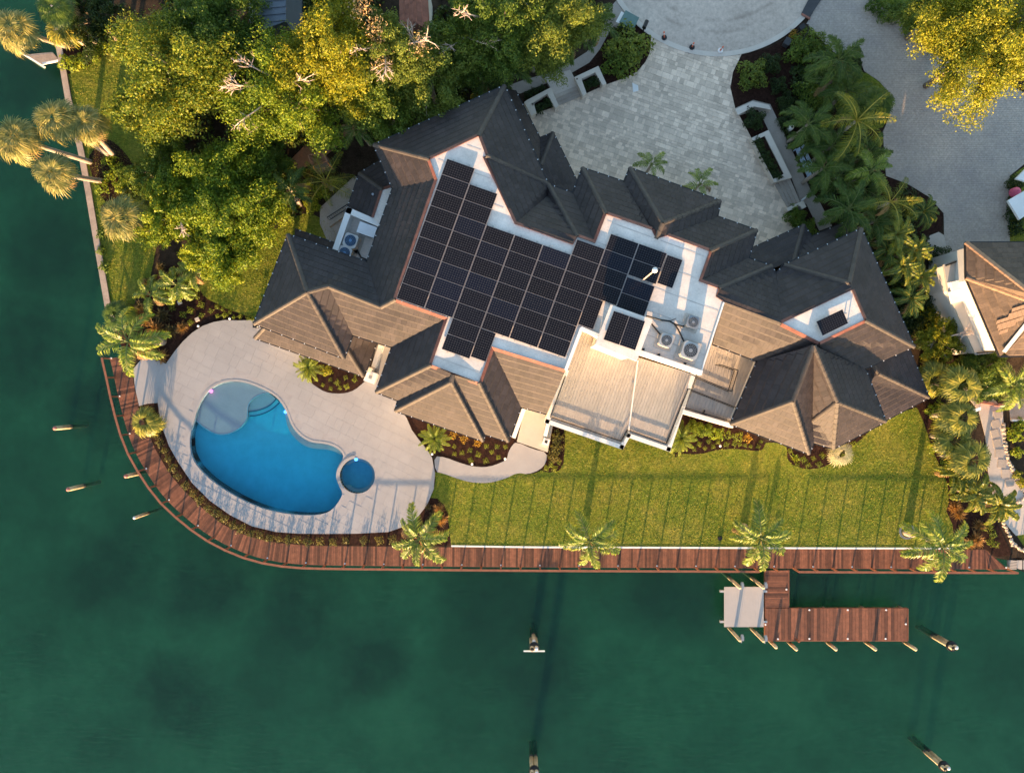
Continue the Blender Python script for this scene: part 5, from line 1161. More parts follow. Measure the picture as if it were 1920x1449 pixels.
def pinnate_mesh(name, Lf, width, a0, a1, n, mats, plume=0.0, seed=0, lw=0.055, fwd=0.75, droop=0.35):
    rng = np.random.default_rng(seed); pts = [np.array([0.0, 0, 0])]; K = 14; tang = []
    for i in range(K):
        a = math.radians(a0 + (a1 - a0) * (i / (K - 1)) ** 1.15); d = np.array([math.cos(a), 0, math.sin(a)]); tang.append(d); pts.append(pts[-1] + d * Lf / K)
    tang.append(tang[-1]); pts = np.array(pts); tang = np.array(tang); V_, F_, MI = [], [], []
    mb = MB(); mb.tube([tuple(p) for p in pts], [0.045 * (1 - .8 * i / K) * max(1, Lf / 2.4) for i in range(K + 1)], 5); V_ += mb.v; F_ += mb.f; MI += [1] * len(mb.f)
    for i in range(n):
        t = 0.14 + 0.86 * i / (n - 1); f = t * K; j = min(K - 1, int(f)); p = pts[j] + (pts[j + 1] - pts[j]) * (f - j); tg = tang[j]
        ln = width * .5 * (math.sin(math.pi * min(1, .22 + .72 * t)) ** .6) * rng.uniform(.85, 1.12)
        up = np.array([-tg[2], 0, tg[0]])
        for sd in (-1, 1):
            pl = rng.uniform(-1, 1) * plume
            d = unit(np.array([0, sd, 0]) * (1 - .3 * abs(pl)) + tg * (fwd + .5 * t) + up * (0.28 + pl) + rng.normal(size=3) * .07)
            w = lw * rng.uniform(.8, 1.15); sdv = unit(np.cross(d, np.array([0, 0, 1.0]) + rng.normal(size=3) * .25)) * w * .5
            mid = p + d * ln * .55; tip = p + unit(d + np.array([0, 0, -droop])) * ln + np.array([0, 0, -.10 * ln])
            b = len(V_); V_ += [tuple(p - sdv * .5), tuple(p + sdv * .5), tuple(mid + sdv), tuple(tip), tuple(mid - sdv)]
            F_ += [(b, b + 1, b + 2, b + 4), (b + 4, b + 2, b + 3)]; MI += [0, 0]
    me = bpy.data.meshes.new(name); me.from_pydata(V_, [], F_)
    for m in mats: me.materials.append(M[m])
    me.polygons.foreach_set("material_index", MI); me.update(); return me
def fan_mesh(name, pet, R, mats, seed=0, nseg=26, spread=300, a0=40, split=.45):
    rng = np.random.default_rng(seed); V_, F_, MI = [], [], []
    a = math.radians(a0); d = Vector((math.cos(a), 0, math.sin(a))); hub = d * pet; mb = MB(); mb.tube([(0, 0, 0), tuple(d * pet * .5 + Vector((0, 0, .03))), tuple(hub)], [.035, .025, .015], 5)
    V_ += mb.v; F_ += mb.f; MI += [1] * len(mb.f)
    dn = Vector((math.cos(a - .9), 0, math.sin(a - .9))); sd = Vector((0, 1, 0)); nr = dn.cross(sd)
    for i in range(nseg):
        th = math.radians(-spread / 2 + spread * (i + .5) / nseg); rr = R * rng.uniform(.86, 1.1) * (1 - .25 * abs(th) / math.pi); dv = dn * math.cos(th) + sd * math.sin(th); pv = dn * -math.sin(th) + sd * math.cos(th)
        w = R * math.radians(spread / nseg) * split * 1.05; zf = nr * (0.03 * (1 if i % 2 else -1))
        m1 = hub + dv * rr * split + zf; m2 = hub + dv * rr * .75 + Vector((0, 0, -.07 * rr)); tp = hub + dv * rr + Vector((rng.uniform(-.04, .04), rng.uniform(-.04, .04), -(.25 + rng.uniform(0, .2)) * rr))
        b = len(V_); V_ += [tuple(hub), tuple(m1 + pv * w * .5), tuple(m2 + pv * w * .35), tuple(tp), tuple(m2 - pv * w * .35), tuple(m1 - pv * w * .5)]
        F_ += [(b, b + 1, b + 2, b + 4, b + 5), (b + 4, b + 2, b + 3)]; MI += [0, 0]
    me = bpy.data.meshes.new(name); me.from_pydata(V_, [], F_)
    for m in mats: me.materials.append(M[m])
    me.polygons.foreach_set("material_index", MI); me.update(); return me
FR = {
 'royal': [pinnate_mesh('frond', 2.6, 1.3, 42, -50, 36, ('fr_royal', 'midrib'), .3, s, .065, fwd=.6, droop=.4) for s in (1, 2, 3)],
 'foxtail': [pinnate_mesh('frond', 2.4, 1.2, 40, -42, 66, ('fr_dark', 'midrib'), .85, s, .045) for s in (4, 5, 6)],
 'golden': [pinnate_mesh('frond', 3.3, 1.7, 45, -30, 30, ('fr_gold', 'midrib_gold'), .12, s, .045, fwd=.45, droop=.8) for s in (7, 8, 9)],
 'areca': [pinnate_mesh('frond', 2.1, .8, 60, -60, 34, ('fr_dark', 'midrib_gold'), .2, s, .05) for s in (10, 11)],
 'banana': [pinnate_mesh('frond', 2.2, .85, 62, -55, 40, ('fr_gold', 'midrib_gold'), .08, s, .10, fwd=.35) for s in (12, 13)],
 'cycad': [pinnate_mesh('frond', 1.25, .5, 38, -35, 24, ('lf_shrub', 'midrib'), .15, s, .03) for s in (14, 15)],
 'sabal': [fan_mesh('frond', 1.0, 1.15, ('fr_sabal', 'midrib'), s, nseg=20, spread=210, split=.5) for s in (1, 2, 3)],
 'fan': [fan_mesh('frond', .9, 1.15, ('fr_fan', 'midrib'), s, nseg=16, spread=210, split=.5) for s in (4, 5, 6)],
 'darkfan': [fan_mesh('frond', .9, .9, ('fr_dark', 'midrib'), s, split=.5) for s in (7, 8)],
 'silver': [fan_mesh('frond', .45, .75, ('fr_silver', 'midrib'), s, nseg=14, spread=200, split=.25) for s in (9, 10)],
}
DEAD = [pinnate_mesh('frond', 2.3, 1.0, 20, -60, 26, ('fr_dead', 'fr_dead'), .3, 77, .05), fan_mesh('frond', .8, 1.0, ('fr_dead', 'fr_dead'), 78, nseg=16, spread=220, split=.3)]
def palm(name, label, px, h, kind, n, sc=1.0, spread=(0, 25), trunk=.12, group=None, seed=0, base_px=None, bulge=False, boots=False, cat='palm tree', tm='trunk'):
    rng = random.Random(seed * 31 + int(px[0])); c = W(px[0], px[1], h); bxy = W(base_px[0], base_px[1], 0) if base_px else (c[0], c[1], 0)
    t = thing(name, label, cat, (bxy[0], bxy[1], 0), group)
    if h > .6:
        mb = MB(); K = 10
        for i in range(1):
            P = []; R_ = []
            for k in range(K + 1):
                f = k / K; P.append((bxy[0] + (c[0] - bxy[0]) * f, bxy[1] + (c[1] - bxy[1]) * f, h * f - .05))
                r = trunk * (1.25 - .4 * f)
                if bulge: r = trunk * (2.6 - 1.6 * min(1, f / .35)) if f < .35 else trunk * (1.0 - .2 * f)
                R_.append(r * (1.06 if k % 2 else .97))
            mb.tube(P, R_, 10)
        mb.build('trunk', tm, t, smooth=True)
        if boots:
            bb = MB()
            for k in range(26):
                a = k * 2.4; f = .35 + .62 * k / 26; r = trunk * 1.15; p = Vector((bxy[0] + (c[0] - bxy[0]) * f + r * math.cos(a), bxy[1] + (c[1] - bxy[1]) * f + r * math.sin(a), h * f)); bb.bar(p, p + Vector((.09 * math.cos(a), .09 * math.sin(a), .16)), .1, .04)
            bb.build('leaf_bases', 'terracotta', t)
        if kind == 'royal':
            MB().tube([(c[0], c[1], h - .45), (c[0], c[1], h - .2), (c[0], c[1], h + .25)], [trunk * .95, trunk * 1.0, trunk * .4], 10).build('crownshaft', 'midrib', t, smooth=True)
    ms = FR[kind]
    for i in range(n):
        dead = i >= n - 2 and h > 2 and rng.random() < .55; o = bpy.data.objects.new('frond', DEAD[kind in ('sabal', 'fan', 'darkfan', 'silver')] if dead else rng.choice(ms)); az = i * 2.39996 + rng.uniform(-.25, .25); f = i / max(1, n - 1)
        tilt = math.radians(spread[0] + (spread[1] - spread[0]) * f + rng.uniform(-6, 6))
        o.rotation_euler = (rng.uniform(-.25, .25), tilt, az); s = sc * rng.uniform(.85, 1.1) * (0.8 + .2 * min(1, f * 2)); o.scale = (s, s, s)
        o.location = (c[0] - bxy[0] + .05 * math.cos(az), c[1] - bxy[1] + .05 * math.sin(az), h - .02 * f); _link(o, t); ORG[o.name] = ORG[t.name]
    return t
# --- waterside royal palms
G = 'feather palms along the waterfront'
palm('royal_palm', 'feathery green palm leaning over the boardwalk beside the pool deck', (786, 1010), 3.9, 'royal', 11, 1.08, (-12, 42), .13, G, 1, bulge=True)
palm('royal_palm', 'feathery green palm over the boardwalk, midway between pool and pier', (1105, 1014), 3.9, 'royal', 11, 1.06, (-12, 40), .13, G, 2, bulge=True)
palm('royal_palm', 'feathery green palm over the boardwalk where the pier begins', (1427, 1008), 3.9, 'royal', 11, 1.12, (-12, 42), .13, G, 3, bulge=True)
palm('royal_palm', 'feathery green palm with ringed pale trunk at the lawn corner', (1767, 1024), 4.4, 'royal', 11, 1.15, (-12, 45), .15, G, 4, base_px=(1700, 996), bulge=True)
palm('royal_palm', 'feathery palm with bottle shaped trunk overhanging the top of the boardwalk', (240, 640), 4.8, 'royal', 11, 1.15, (-10, 45), .15, G, 5, base_px=(304, 640), bulge=True)
G2 = 'small palms at the north end of the pool'
palm('feather_palm', 'dark small palm, left of three north of the pool deck', (283, 553), 2.6, 'royal', 11, .72, (-10, 50), .1, G2, 6)
palm('feather_palm', 'yellow green small palm, middle of three north of the pool deck', (330, 533), 2.8, 'royal', 12, .72, (-10, 50), .1, G2, 7, base_px=(349, 538))
palm('feather_palm', 'small palm under the lime tree, right of three by the pool', (362, 508), 2.6, 'royal', 11, .7, (-10, 50), .1, G2, 8)
palm('fan_palm', 'short bushy fan palm beside the curved boardwalk', (275, 790), 1.0, 'fan', 16, .75, (-30, 50), .12, None, 9)
c = W(1700, 996); o = MB().prism([(c[0] + .62 * math.cos(a), c[1] + .62 * math.sin(a)) for a in np.linspace(0, 6.283, 25)[:-1]], 0, .05, holes=[[(c[0] + .45 * math.cos(a), c[1] + .45 * math.sin(a)) for a in np.linspace(0, 6.283, 25)[:-1]]]).build('tree_ring', 'slate'); tag(o, 'dark edging ring round the foot of the lawn corner palm', 'tree ring')
# --- cycads
for i, (px, s, lb) in enumerate((((579, 690), 1.0, 'round green cycad beside the pool house roof edge'), ((815, 822), 1.05, 'round green cycad in the bed left of the garden walk'), ((1276, 822), 1.1, 'bright green cycad against the white terrace corner'))):
    palm('cycad', lb, px, .5, 'cycad', 26, s, (-40, 35), .12, 'cycads in the house beds', 20 + i, cat='cycad')
palm('silver_palm', 'pale silvery palm under the tower eave at the lawn edge', (1576, 850), .5, 'silver', 13, 1.15, (-30, 30), .1, None, 24, cat='palm')
# --- sabal palms by the seawall
G = 'sabal palms by the seawall'
S = [((32, 58), 5.6, (128, 88), 'tan fan palm nearest the small dock at the top left'), ((112, 228), 5.4, (208, 293), 'tan fan palm leaning over the seawall, upper of the cluster'), ((163, 236), 5.0, (213, 292), 'tan fan palm closest to the lawn in the seawall cluster'), ((36, 262), 5.8, (170, 304), 'tan fan palm reaching farthest over the water'), ((108, 326), 5.6, (193, 340), 'tan fan palm at the lower edge of the seawall cluster'), ((228, 412), 4.8, (298, 441), 'tan fan palm beside the bright lime tree')]
for i, (px, h, b, lb) in enumerate(S): palm('sabal_palm', lb, px, h, 'sabal', 19, .88 + .08 * (i % 2), (-55, 50), .17, G, 30 + i, base_px=b, cat='palm tree')
palm('fan_palm', 'dark green fan palm at the very top left by the seawall', (108, 20), 5, 'darkfan', 22, 1.0, (-40, 50), .16, None, 38); palm('fan_palm', 'green fan palm in the bed above the seawall lawn', (122, 55), 3, 'fan', 16, .9, (-30, 50), .14, None, 39)
palm('fan_palm', 'bushy fan palm shading the end of the seawall', (222, 590), 1.2, 'darkfan', 18, .9, (-30, 50), .12, None, 40)
# --- drive palms and the grove between the drives
palm('feather_palm', 'young palm at the eave beside the drive, left of the pair', (1222, 308), 2.5, 'royal', 7, .6, (-10, 35), .1, 'young palms at the front eave', 41); palm('feather_palm', 'young palm at the eave beside the drive, right of the pair', (1313, 345), 2.5, 'royal', 7, .66, (-10, 35), .1, 'young palms at the front eave', 42)
GG = 'palms in the grove between the two drives'
grove = [((1573, 112), 4.2, 'foxtail', 11, 1.0, 'dark green palm at the top of the grove, overhanging the cobble drive'), ((1562, 150), 3.0, 'foxtail', 10, .95, 'drooping dark palm just below the topmost grove palm'),
 ((1517, 232), 4.0, 'foxtail', 9, .92, 'plume palm beside the white lantern on the garden walk'), ((1607, 226), 5.2, 'golden', 10, .92, 'tall golden stemmed coconut palm in the middle of the grove'), ((1560, 275), 3.4, 'foxtail', 9, .9, 'dark plume palm below the golden coconut palm'),
 ((1545, 315), 3.8, 'foxtail', 9, .95, 'plume palm with a pale leaning trunk near the bench'), ((1625, 290), 3.0, 'foxtail', 10, .9, 'dark palm at the cobble drive edge beneath the golden palm'), ((1635, 320), 4.2, 'royal', 9, .8, 'bright green palm at the bulge of the cobble drive edge'),
 ((1592, 392), 4.4, 'foxtail', 10, 1.05, 'wide dark plume palm next to the front roof corner'), ((1670, 378), 4.8, 'golden', 9, .72, 'golden palm beside the lower cobble drive'), ((1730, 398), 2.0, 'areca', 20, .8, 'round clump of dark green palm fronds at the lower drive bend'),
 ((1680, 440), 3.2, 'banana', 13, .9, 'curling broad leaf clump right of the roof corner'), ((1690, 500), 3.0, 'banana', 13, .85, 'curling broad leaf clump midway down the right wing'), ((1662, 470), 2.6, 'areca', 16, .9, 'dark frond clump tight against the right wing corner'), ((1705, 560), 2.8, 'areca', 16, .9, 'dark frond clump facing the neighbour flat roof'), ((1640, 195), 1.2, 'darkfan', 16, 1.05, 'low dark fan palm on the rounded grass tip')]
for i, (px, h, kd, n, s, lb) in enumerate(grove): palm('grove_palm', lb, px, h, kd, n + 3 * (kd == 'foxtail'), s, (-18, 40), .12, GG, 50 + i)
GN = 'plume palms along the curving path'
for i, (px, h, lb) in enumerate((((1003, 88), 4, 'plume palm in the middle of the row beside the curving path'), ((945, 118), 4, 'plume palm above the front roof corner by the path'), ((1062, 72), 3.8, 'plume palm nearest the outer bend of the path'), ((1108, 40), 3.6, 'plume palm at the upper end of the curving path'), ((905, 150), 3.4, 'plume palm almost touching the yellow kayak'), ((975, 55), 4.4, 'plume palm deepest in the trees behind the path'))): palm('plume_palm', lb, px, h, 'foxtail', 11, 1.0, (-15, 45), .12, GN, 70 + i)
# palms in the wood and by the neighbour
for i, (px, h, b, lb) in enumerate((((668, 238), 4.5, (695, 270), 'palm with shaggy orange trunk at the north west roof corner'), ((545, 355), 4.0, (562, 385), 'palm with shaggy trunk behind the west lawn'), ((742, 215), 4.2, (738, 240), 'palm with thin brown trunk above the north roof slope'), ((610, 340), 2.0, None, 'yellow green palm by the lattice shed'))): palm('wood_palm', lb, px, h, 'foxtail' if i != 3 else 'golden', 10, .8, (-15, 40), .17, 'palms among the northern trees', 80 + i, base_px=b, boots=True)
GR = 'sunlit fan palms along the right garden edge'
for i, (px, h, lb, kd) in enumerate((((1800, 722), 3.6, 'sunlit fan palm nearest the south east roof corner', 'fan'), ((1748, 712), 2.0, 'small fan palm squeezed beside the south east roof', 'fan'), ((1798, 782), 3.4, 'sunlit fan palm beside the blue sign on the neighbour path', 'fan'), ((1785, 822), 2.6, 'fan palm with pale trunk at the lawn edge', 'fan'), ((1818, 862), 3.4, 'fan palm above the stepping stones', 'fan'), ((1795, 885), 2.2, 'yellow broad leaf clump at the lawn edge', 'banana'), ((1828, 925), 2.6, 'large yellow broad leaf clump beside the neighbour path', 'banana'), ((1870, 945), 2.4, 'yellow broad leaf clump farthest right on the path', 'banana'), ((1895, 722), 3.2, 'sunlit feather palm beside the neighbour brick wall', 'royal'))): palm('garden_palm', lb, px, h, kd, 15 if kd == 'fan' else 13, .95, (-30, 45), .13, GR, 90 + i)
# --- broadleaf trees
TR = [
 ('big olive green tree left of the northern wood', (315, 120), 4.1, 'lf_olive', 8.8, .30, 110, 210, 0), ('dark green tree at the top of the picture behind the olive tree', (400, 40), 3.0, 'lf_green', 7.6, .28, 70, 190, 0),
 ('olive tree bough reaching over the seawall lawn', (265, 195), 2.3, 'lf_olive', 6.5, .28, 45, 190, 0), ('pale tree with many bare twigs in the middle of the wood', (520, 175), 3.7, 'lf_lime', 8.0, .28, 75, 190, 5),
 ('golden yellow tree beside the blue neighbour roof', (615, 85), 3.4, 'lf_yellow', 9.2, .28, 90, 200, 0), ('yellow tree lower bough above the brick path', (640, 140), 2.2, 'lf_yellow', 7.5, .28, 40, 190, 0),
 ('dark green tree between the yellow tree and the clay roof', (705, 175), 2.9, 'lf_green', 7.0, .28, 70, 190, 0), ('mid green feathery tree above the north roof slope', (800, 130), 3.1, 'lf_mid', 7.6, .26, 75, 200, 1),
 ('green tree with pale blossom beside the clay roof', (735, 95), 2.4, 'lf_mid', 8.4, .26, 45, 190, 3), ('bright lime tree, upper one west of the house', (405, 330), 3.0, 'lf_lime', 6.0, .28, 70, 190, 0),
 ('largest bright lime tree shading the west lawn', (425, 415), 3.5, 'lf_lime', 6.2, .30, 110, 210, 0), ('bright lime tree leaning towards the seawall', (318, 395), 2.5, 'lf_lime', 5.8, .30, 65, 190, 1),
 ('lime tree bough above the pool end palms', (395, 475), 1.9, 'lf_lime', 5.0, .28, 36, 190, 0), ('dark leafy tree in the hollow between the lime trees', (300, 315), 2.3, 'lf_green', 4.6, .28, 50, 170, 0),
 ('dark evergreen beside the brick path', (480, 290), 2.5, 'lf_green', 4.4, .28, 55, 170, 0), ('green tree over the upper end of the curving path', (1035, 45), 2.9, 'lf_mid', 7.2, .26, 70, 200, 0),
 ('green tree behind the plume palms', (935, 45), 3.0, 'lf_green', 7.4, .26, 75, 200, 1), ('shadowed tree at the top beside the clay roof', (870, 75), 2.4, 'lf_green', 6.4, .26, 50, 190, 2),
 ('large golden sunlit tree in the top right corner', (1862, 70), 4.3, 'lf_gold', 9.5, .28, 120, 230, 0), ('green tree beside the golden tree at the drive edge', (1760, 20), 2.2, 'lf_mid', 5.0, .26, 45, 190, 0),
 ('yellow flecked shrub tree between the two houses', (1770, 640), 1.6, 'lf_yellow', 3.4, .22, 40, 150, 1), ('dark rounded tree below the neighbour flat roof', (1850, 700), 2.0, 'lf_green', 3.8, .22, 55, 190, 0), ('dark low tree at the top left by the seawall bed', (165, 25), 2.2, 'lf_dark', 4.6, .26, 45, 170, 0)]
for i, (lb, px, R, m, top, lf, nc, per, bare) in enumerate(TR): tree('broadleaf_tree', lb, px, R, m, top, None, lf, nc, per, None, bare, i)
# blossom plumes on the wood trees
for i, (px, z, lb) in enumerate((((706, 55), 8.2, 'pale bare blossom spray above the yellow tree'), ((675, 12), 8.2, 'pale feathery spray at the top edge of the wood'), ((788, 85), 7.6, 'cream blossom spray standing above the feathery tree'), ((717, 115), 7.6, 'yellow cream blossom spray at the clay roof corner'))):
    rng = np.random.default_rng(500 + i); c = Vector(W(*px, z)); t = min((o for o in bpy.data.objects if o.name.startswith('broadleaf_tree')), key=lambda o: (o.location.xy - c.xy).length); P = rng.normal(size=(260, 3)) * np.array([[.38, .5, .35]]) + np.array([list(c - t.location)]); N = unit(rng.normal(size=(260, 3))); quads_object('blossom', leaf_quads(P, N, .2, rng, .3), 'lf_pink', t, kind='stuff')
# --- shrubs
def shrub_mesh(name, m, R, n, leaf, seed, flat=.7, tuft=False):
    rng = np.random.default_rng(seed)
    if tuft:
        a = rng.uniform(0, 6.283, n); el = rng.uniform(.25, 1.4, n); ln = R * rng.uniform(.6, 1.2, n); d = np.stack([np.cos(a) * np.cos(el), np.sin(a) * np.cos(el), np.sin(el)], 1)
        b = rng.normal(size=(n, 3)) * R * .12; b[:, 2] = np.abs(b[:, 2]) * .2; s = unit(np.cross(d, rng.normal(size=(n, 3)))) * leaf
        mid = b + d * ln[:, None] * .6; tip = b + d * ln[:, None] + np.array([[0, 0, 1]]) * (-.25 * ln[:, None])
        V4 = np.stack([b, mid + s * .5, tip, mid - s * .5], 1)
    else:
        e = unit(rng.normal(size=(n, 3))); e[:, 2] = np.abs(e[:, 2]); r = rng.uniform(.3, 1, (n, 1)) ** .5 * (1 + .25 * np.sin(4 * np.arctan2(e[:, 1:2], e[:, :1]) + seed))
        P = e * r * R * np.array([[1, 1, flat * 1.4]]) + np.array([[0, 0, R * .15]]); N = unit(e * .6 + rng.normal(size=(n, 3)) * .5 + np.array([[0, 0, .4]])); V4 = leaf_quads(P, N, leaf, rng, .55)
    o = quads_object(name, V4, m); me = o.data; bpy.data.objects.remove(o); return me
SHM = {}
def shrub(px, R, kind, label, group, cat='shrub', z=0.0, name=None):
    spec = {'lime': ('lf_shrub', 130, .17, False), 'hedge': ('lf_hedge', 170, .16, False), 'green': ('lf_green', 260, .2, False), 'dark': ('lf_dark', 260, .2, False), 'mid': ('lf_mid', 260, .2, False), 'olive': ('lf_lime', 260, .2, False), 'croton': ('lf_croton', 110, .18, False), 'yellow': ('lf_yellow', 240, .2, False), 'tan': ('gr_brown', 240, .05, True), 'grey': ('gr_grey', 240, .05, True), 'spike': ('lf_shrub', 60, .09, True)}[kind]
    big = R > .62 and not spec[3]; key = (kind, big, int(abs(px[0] * 7 + px[1])) % 3)
    if key not in SHM: SHM[key] = shrub_mesh('shrub', spec[0], 1.0, max(60, spec[1]) * (5 if big else 1), spec[2] * (.8 if big else 1.6) if not spec[3] else spec[2] * 1.4, hash(key) % 999 if False else len(SHM) + 3, tuft=spec[3])
    n = name or {'tan': 'ornamental_grass', 'grey': 'ornamental_grass', 'spike': 'agave'}.get(kind, 'shrub')
    o = bpy.data.objects.new(n, SHM[key]); c = W(px[0], px[1], z + R * .4); o.location = (c[0], c[1], z); o.rotation_euler = (0, 0, random.uniform(0, 6.28)); s = R * random.uniform(.9, 1.1); o.scale = (s, s, s); _link(o, None); ORG[o.name] = Vector(o.location)
    tag(o, label, cat, group); return o
ORD = 'first second third fourth fifth sixth seventh eighth ninth tenth eleventh twelfth thirteenth fourteenth fifteenth sixteenth seventeenth eighteenth nineteenth twentieth'.split(); ORD += ['twenty-' + w for w in ORD[:9]]
def shrubs(pts, R, kind, label, group, cat='shrub', z=0.02):
    vert = max(p[1] for p in pts) - min(p[1] for p in pts) > 1.5 * (max(p[0] for p in pts) - min(p[0] for p in pts))
    for k, p in enumerate(sorted(pts, key=lambda q: q[1] if vert else q[0])): shrub(p, R * random.uniform(.85, 1.2), kind, label + f", {ORD[k]} from {'top' if vert else 'left'}", group, cat, z)
shrubs([(363, 549), (368, 555), (377, 571), (357, 582), (343, 590), (378, 591), (357, 604), (322, 577), (298, 570)], .27, 'lime', 'small lime shrub in the dark bed near the three small palms', 'lime shrubs at the wide end of the pool bed')
shrubs([(395, 583), (407, 575), (408, 592), (417, 580), (421, 591), (431, 585), (438, 595), (450, 593), (465, 597), (473, 599)], .21, 'lime', 'tiny lime shrub in the narrow bed between pool deck and west lawn', 'lime shrubs in the narrow pool bed')
shrubs([(592, 711), (605, 722), (620, 728), (637, 727), (650, 725), (632, 717), (648, 708), (665, 712), (619, 712), (668, 702)], .2, 'lime', 'tiny green shrub in the curved bed notched into the pool deck', 'shrubs in the curved notch bed', z=.12)
shrub((613, 695), .4, 'yellow', 'yellow leaved shrub next to the cycad in the notch bed', None, z=.12)
shrubs([(852, 837), (852, 851), (866, 849), (897, 852), (922, 847), (882, 862), (911, 864), (935, 857), (948, 838), (932, 837), (881, 844), (912, 836)], .2, 'lime', 'tiny lime shrub in the dark bed above the garden walk', 'lime shrubs in the garden walk bed')
shrubs([(849, 816), (870, 823), (895, 832)], .32, 'croton', 'orange yellow croton along the eave above the garden walk', 'crotons above the garden walk')
shrubs([(1025, 878), (1040, 879), (1033, 871), (1048, 867)], .24, 'lime', 'lime shrub at the tip of the bed under the terrace corner', 'lime shrubs under the terrace corner')
shrubs([(1038, 858), (1042, 840), (1044, 820)], .5, 'hedge', 'olive shrub in the bed under the terrace corner', 'olive shrubs under the terrace corner')
shrubs([(1303, 801), (1323, 807), (1345, 813)], .55, 'olive', 'loose yellow green shrub below the balcony wall', 'loose shrubs below the balcony'); shrubs([(1365, 816), (1383, 820)], .4, 'lime', 'bright leafy shrub below the balcony wall end', 'bright shrubs below the balcony')
shrub((1401, 823), .45, 'croton', 'orange tinted shrub below the balcony wall', None)
shrubs([(1302, 822), (1311, 832), (1329, 827), (1346, 828), (1322, 840), (1337, 837), (1302, 842), (1362, 833), (1377, 832), (1387, 833), (1397, 835), (1408, 837), (1422, 837), (1427, 828)], .2, 'lime', 'tiny lime shrub in the bed below the balcony', 'lime shrubs below the balcony')
shrubs([(1482, 845), (1507, 861), (1525, 859), (1495, 872), (1515, 872), (1536, 870), (1542, 854), (1601, 832)], .24, 'lime', 'small lime shrub in the bed below the tower roof', 'lime shrubs below the tower')
shrub((1492, 859), .5, 'spike', 'spiky yellow green agave in the bed below the tower', None, 'agave')
HG = [(292, 815), (300, 830), (308, 845), (315, 860), (324, 877), (334, 893), (348, 911), (362, 925), (375, 938), (390, 952), (405, 962), (420, 973), (437, 985), (452, 992), (470, 1000), (487, 1003), (505, 1009), (522, 1010), (540, 1012), (558, 1012), (577, 1015), (600, 1015), (624, 1016), (648, 1013), (682, 1013), (712, 1013), (736, 1011)]
shrubs(HG, .36, 'hedge', 'olive hedge shrub in the strip between pool deck and boardwalk', 'hedge shrubs along the boardwalk')
shrubs([(275, 600), (290, 615), (284, 640), (300, 668), (270, 656)], .75, 'tan', 'tan ornamental grass clump beside the bottle trunk palm', 'tan grasses at the pool end', 'ornamental grass'); shrub((340, 614), .6, 'tan', 'lone orange tan grass clump closest to the pool deck', None, 'ornamental grass'); shrubs([(304, 592), (318, 620)], .7, 'grey', 'grey green grass clump behind the bottle trunk palm', 'grey grasses at the pool end', 'ornamental grass')
shrubs([(822, 955), (826, 975), (812, 1000)], .5, 'tan', 'tan grass clump in the bed at the lawn corner by the pool', 'tan grasses at the lawn corner', 'ornamental grass'); shrubs([(803, 950), (812, 965)], .35, 'grey', 'grey grass clump in the bed at the lawn corner by the pool', 'grey grasses at the lawn corner', 'ornamental grass')
shrubs([(1793, 950), (1800, 965), (1838, 985), (1832, 1012), (1820, 1018)], .65, 'tan', 'tan grass clump in the bed above the boardwalk end', 'tan grasses above the boardwalk end', 'ornamental grass'); shrubs([(1805, 990), (1845, 990), (1857, 988), (1862, 1002), (1855, 1016), (1866, 1020)], .32, 'lime', 'lime shrub in the bed above the boardwalk end', 'lime shrubs above the boardwalk end')
# garden round the drives
shrub((1411, 140), 1.25, 'mid', 'round feathery green bush at the tip of the grove bed', None); shrub((1178, 88), 1.9, 'mid', 'large feathery green bush inside the bend of the curving path', None); shrub((1158, 120), 1.1, 'green', 'green bush beside the right pale planter', None)
shrubs([(1500, 96), (1520, 80), (1545, 110)], 1.0, 'green', 'leafy green bush by the mailbox at the top of the grove', 'bushes at the top of the grove'); shrubs([(1520, 140), (1515, 170), (1535, 185)], .95, 'green', 'glossy green bush in the upper grove', 'glossy bushes of the upper grove'); shrubs([(1460, 160), (1445, 120), (1475, 190)], .7, 'dark', 'dark low bush in the mulch of the grove bed', 'dark bushes of the grove bed')
shrub((1415, 224), .9, 'dark', 'dark green bush in the head planter of the right walk', None, z=.1)
shrubs([(1421, 267), (1427, 279), (1434, 291), (1441, 303), (1447, 314), (1454, 326), (1460, 331)], .38, 'dark', 'dark clipped hedge plant inside the long white planter', 'hedge plants of the long white planter', z=.55)
shrubs([(1008, 205), (1020, 198), (1028, 193)], .4, 'dark', 'dark groundcover plant inside the left pale planter', 'plants of the left pale planter', z=.25); shrubs([(1098, 160), (1108, 155), (1118, 152)], .4, 'dark', 'dark groundcover plant inside the right pale planter', 'plants of the right pale planter', z=.25)
shrubs([(990, 178), (1003, 172), (1016, 166)], .35, 'dark', 'dark hedge plant between landing and left planter', 'hedge plants behind the left planter'); shrub((1197, 82), .5, 'spike', 'yellow striped spiky plant beside the drive entrance', None, 'agave')
shrubs([(1490, 405), (1500, 420), (1512, 432)], .8, 'green', 'dark leafy bush between the steps and the front eave', 'bushes at the front eave'); shrub((1762, 480), .85, 'dark', 'round dark clipped bush beside the gravel patch', None)
shrubs([(1640, 10), (1665, 25), (1690, 20), (1715, 45), (1735, 62), (1755, 80)], .8, 'green', 'green hedge bush along the upper cobble drive edge', 'hedge bushes at the upper drive edge'); shrubs([(1903, 345), (1905, 372), (1903, 400), (1905, 428)], .7, 'dark', 'dark hedge bush at the right edge beside the cobble drive', 'hedge bushes at the right drive edge')
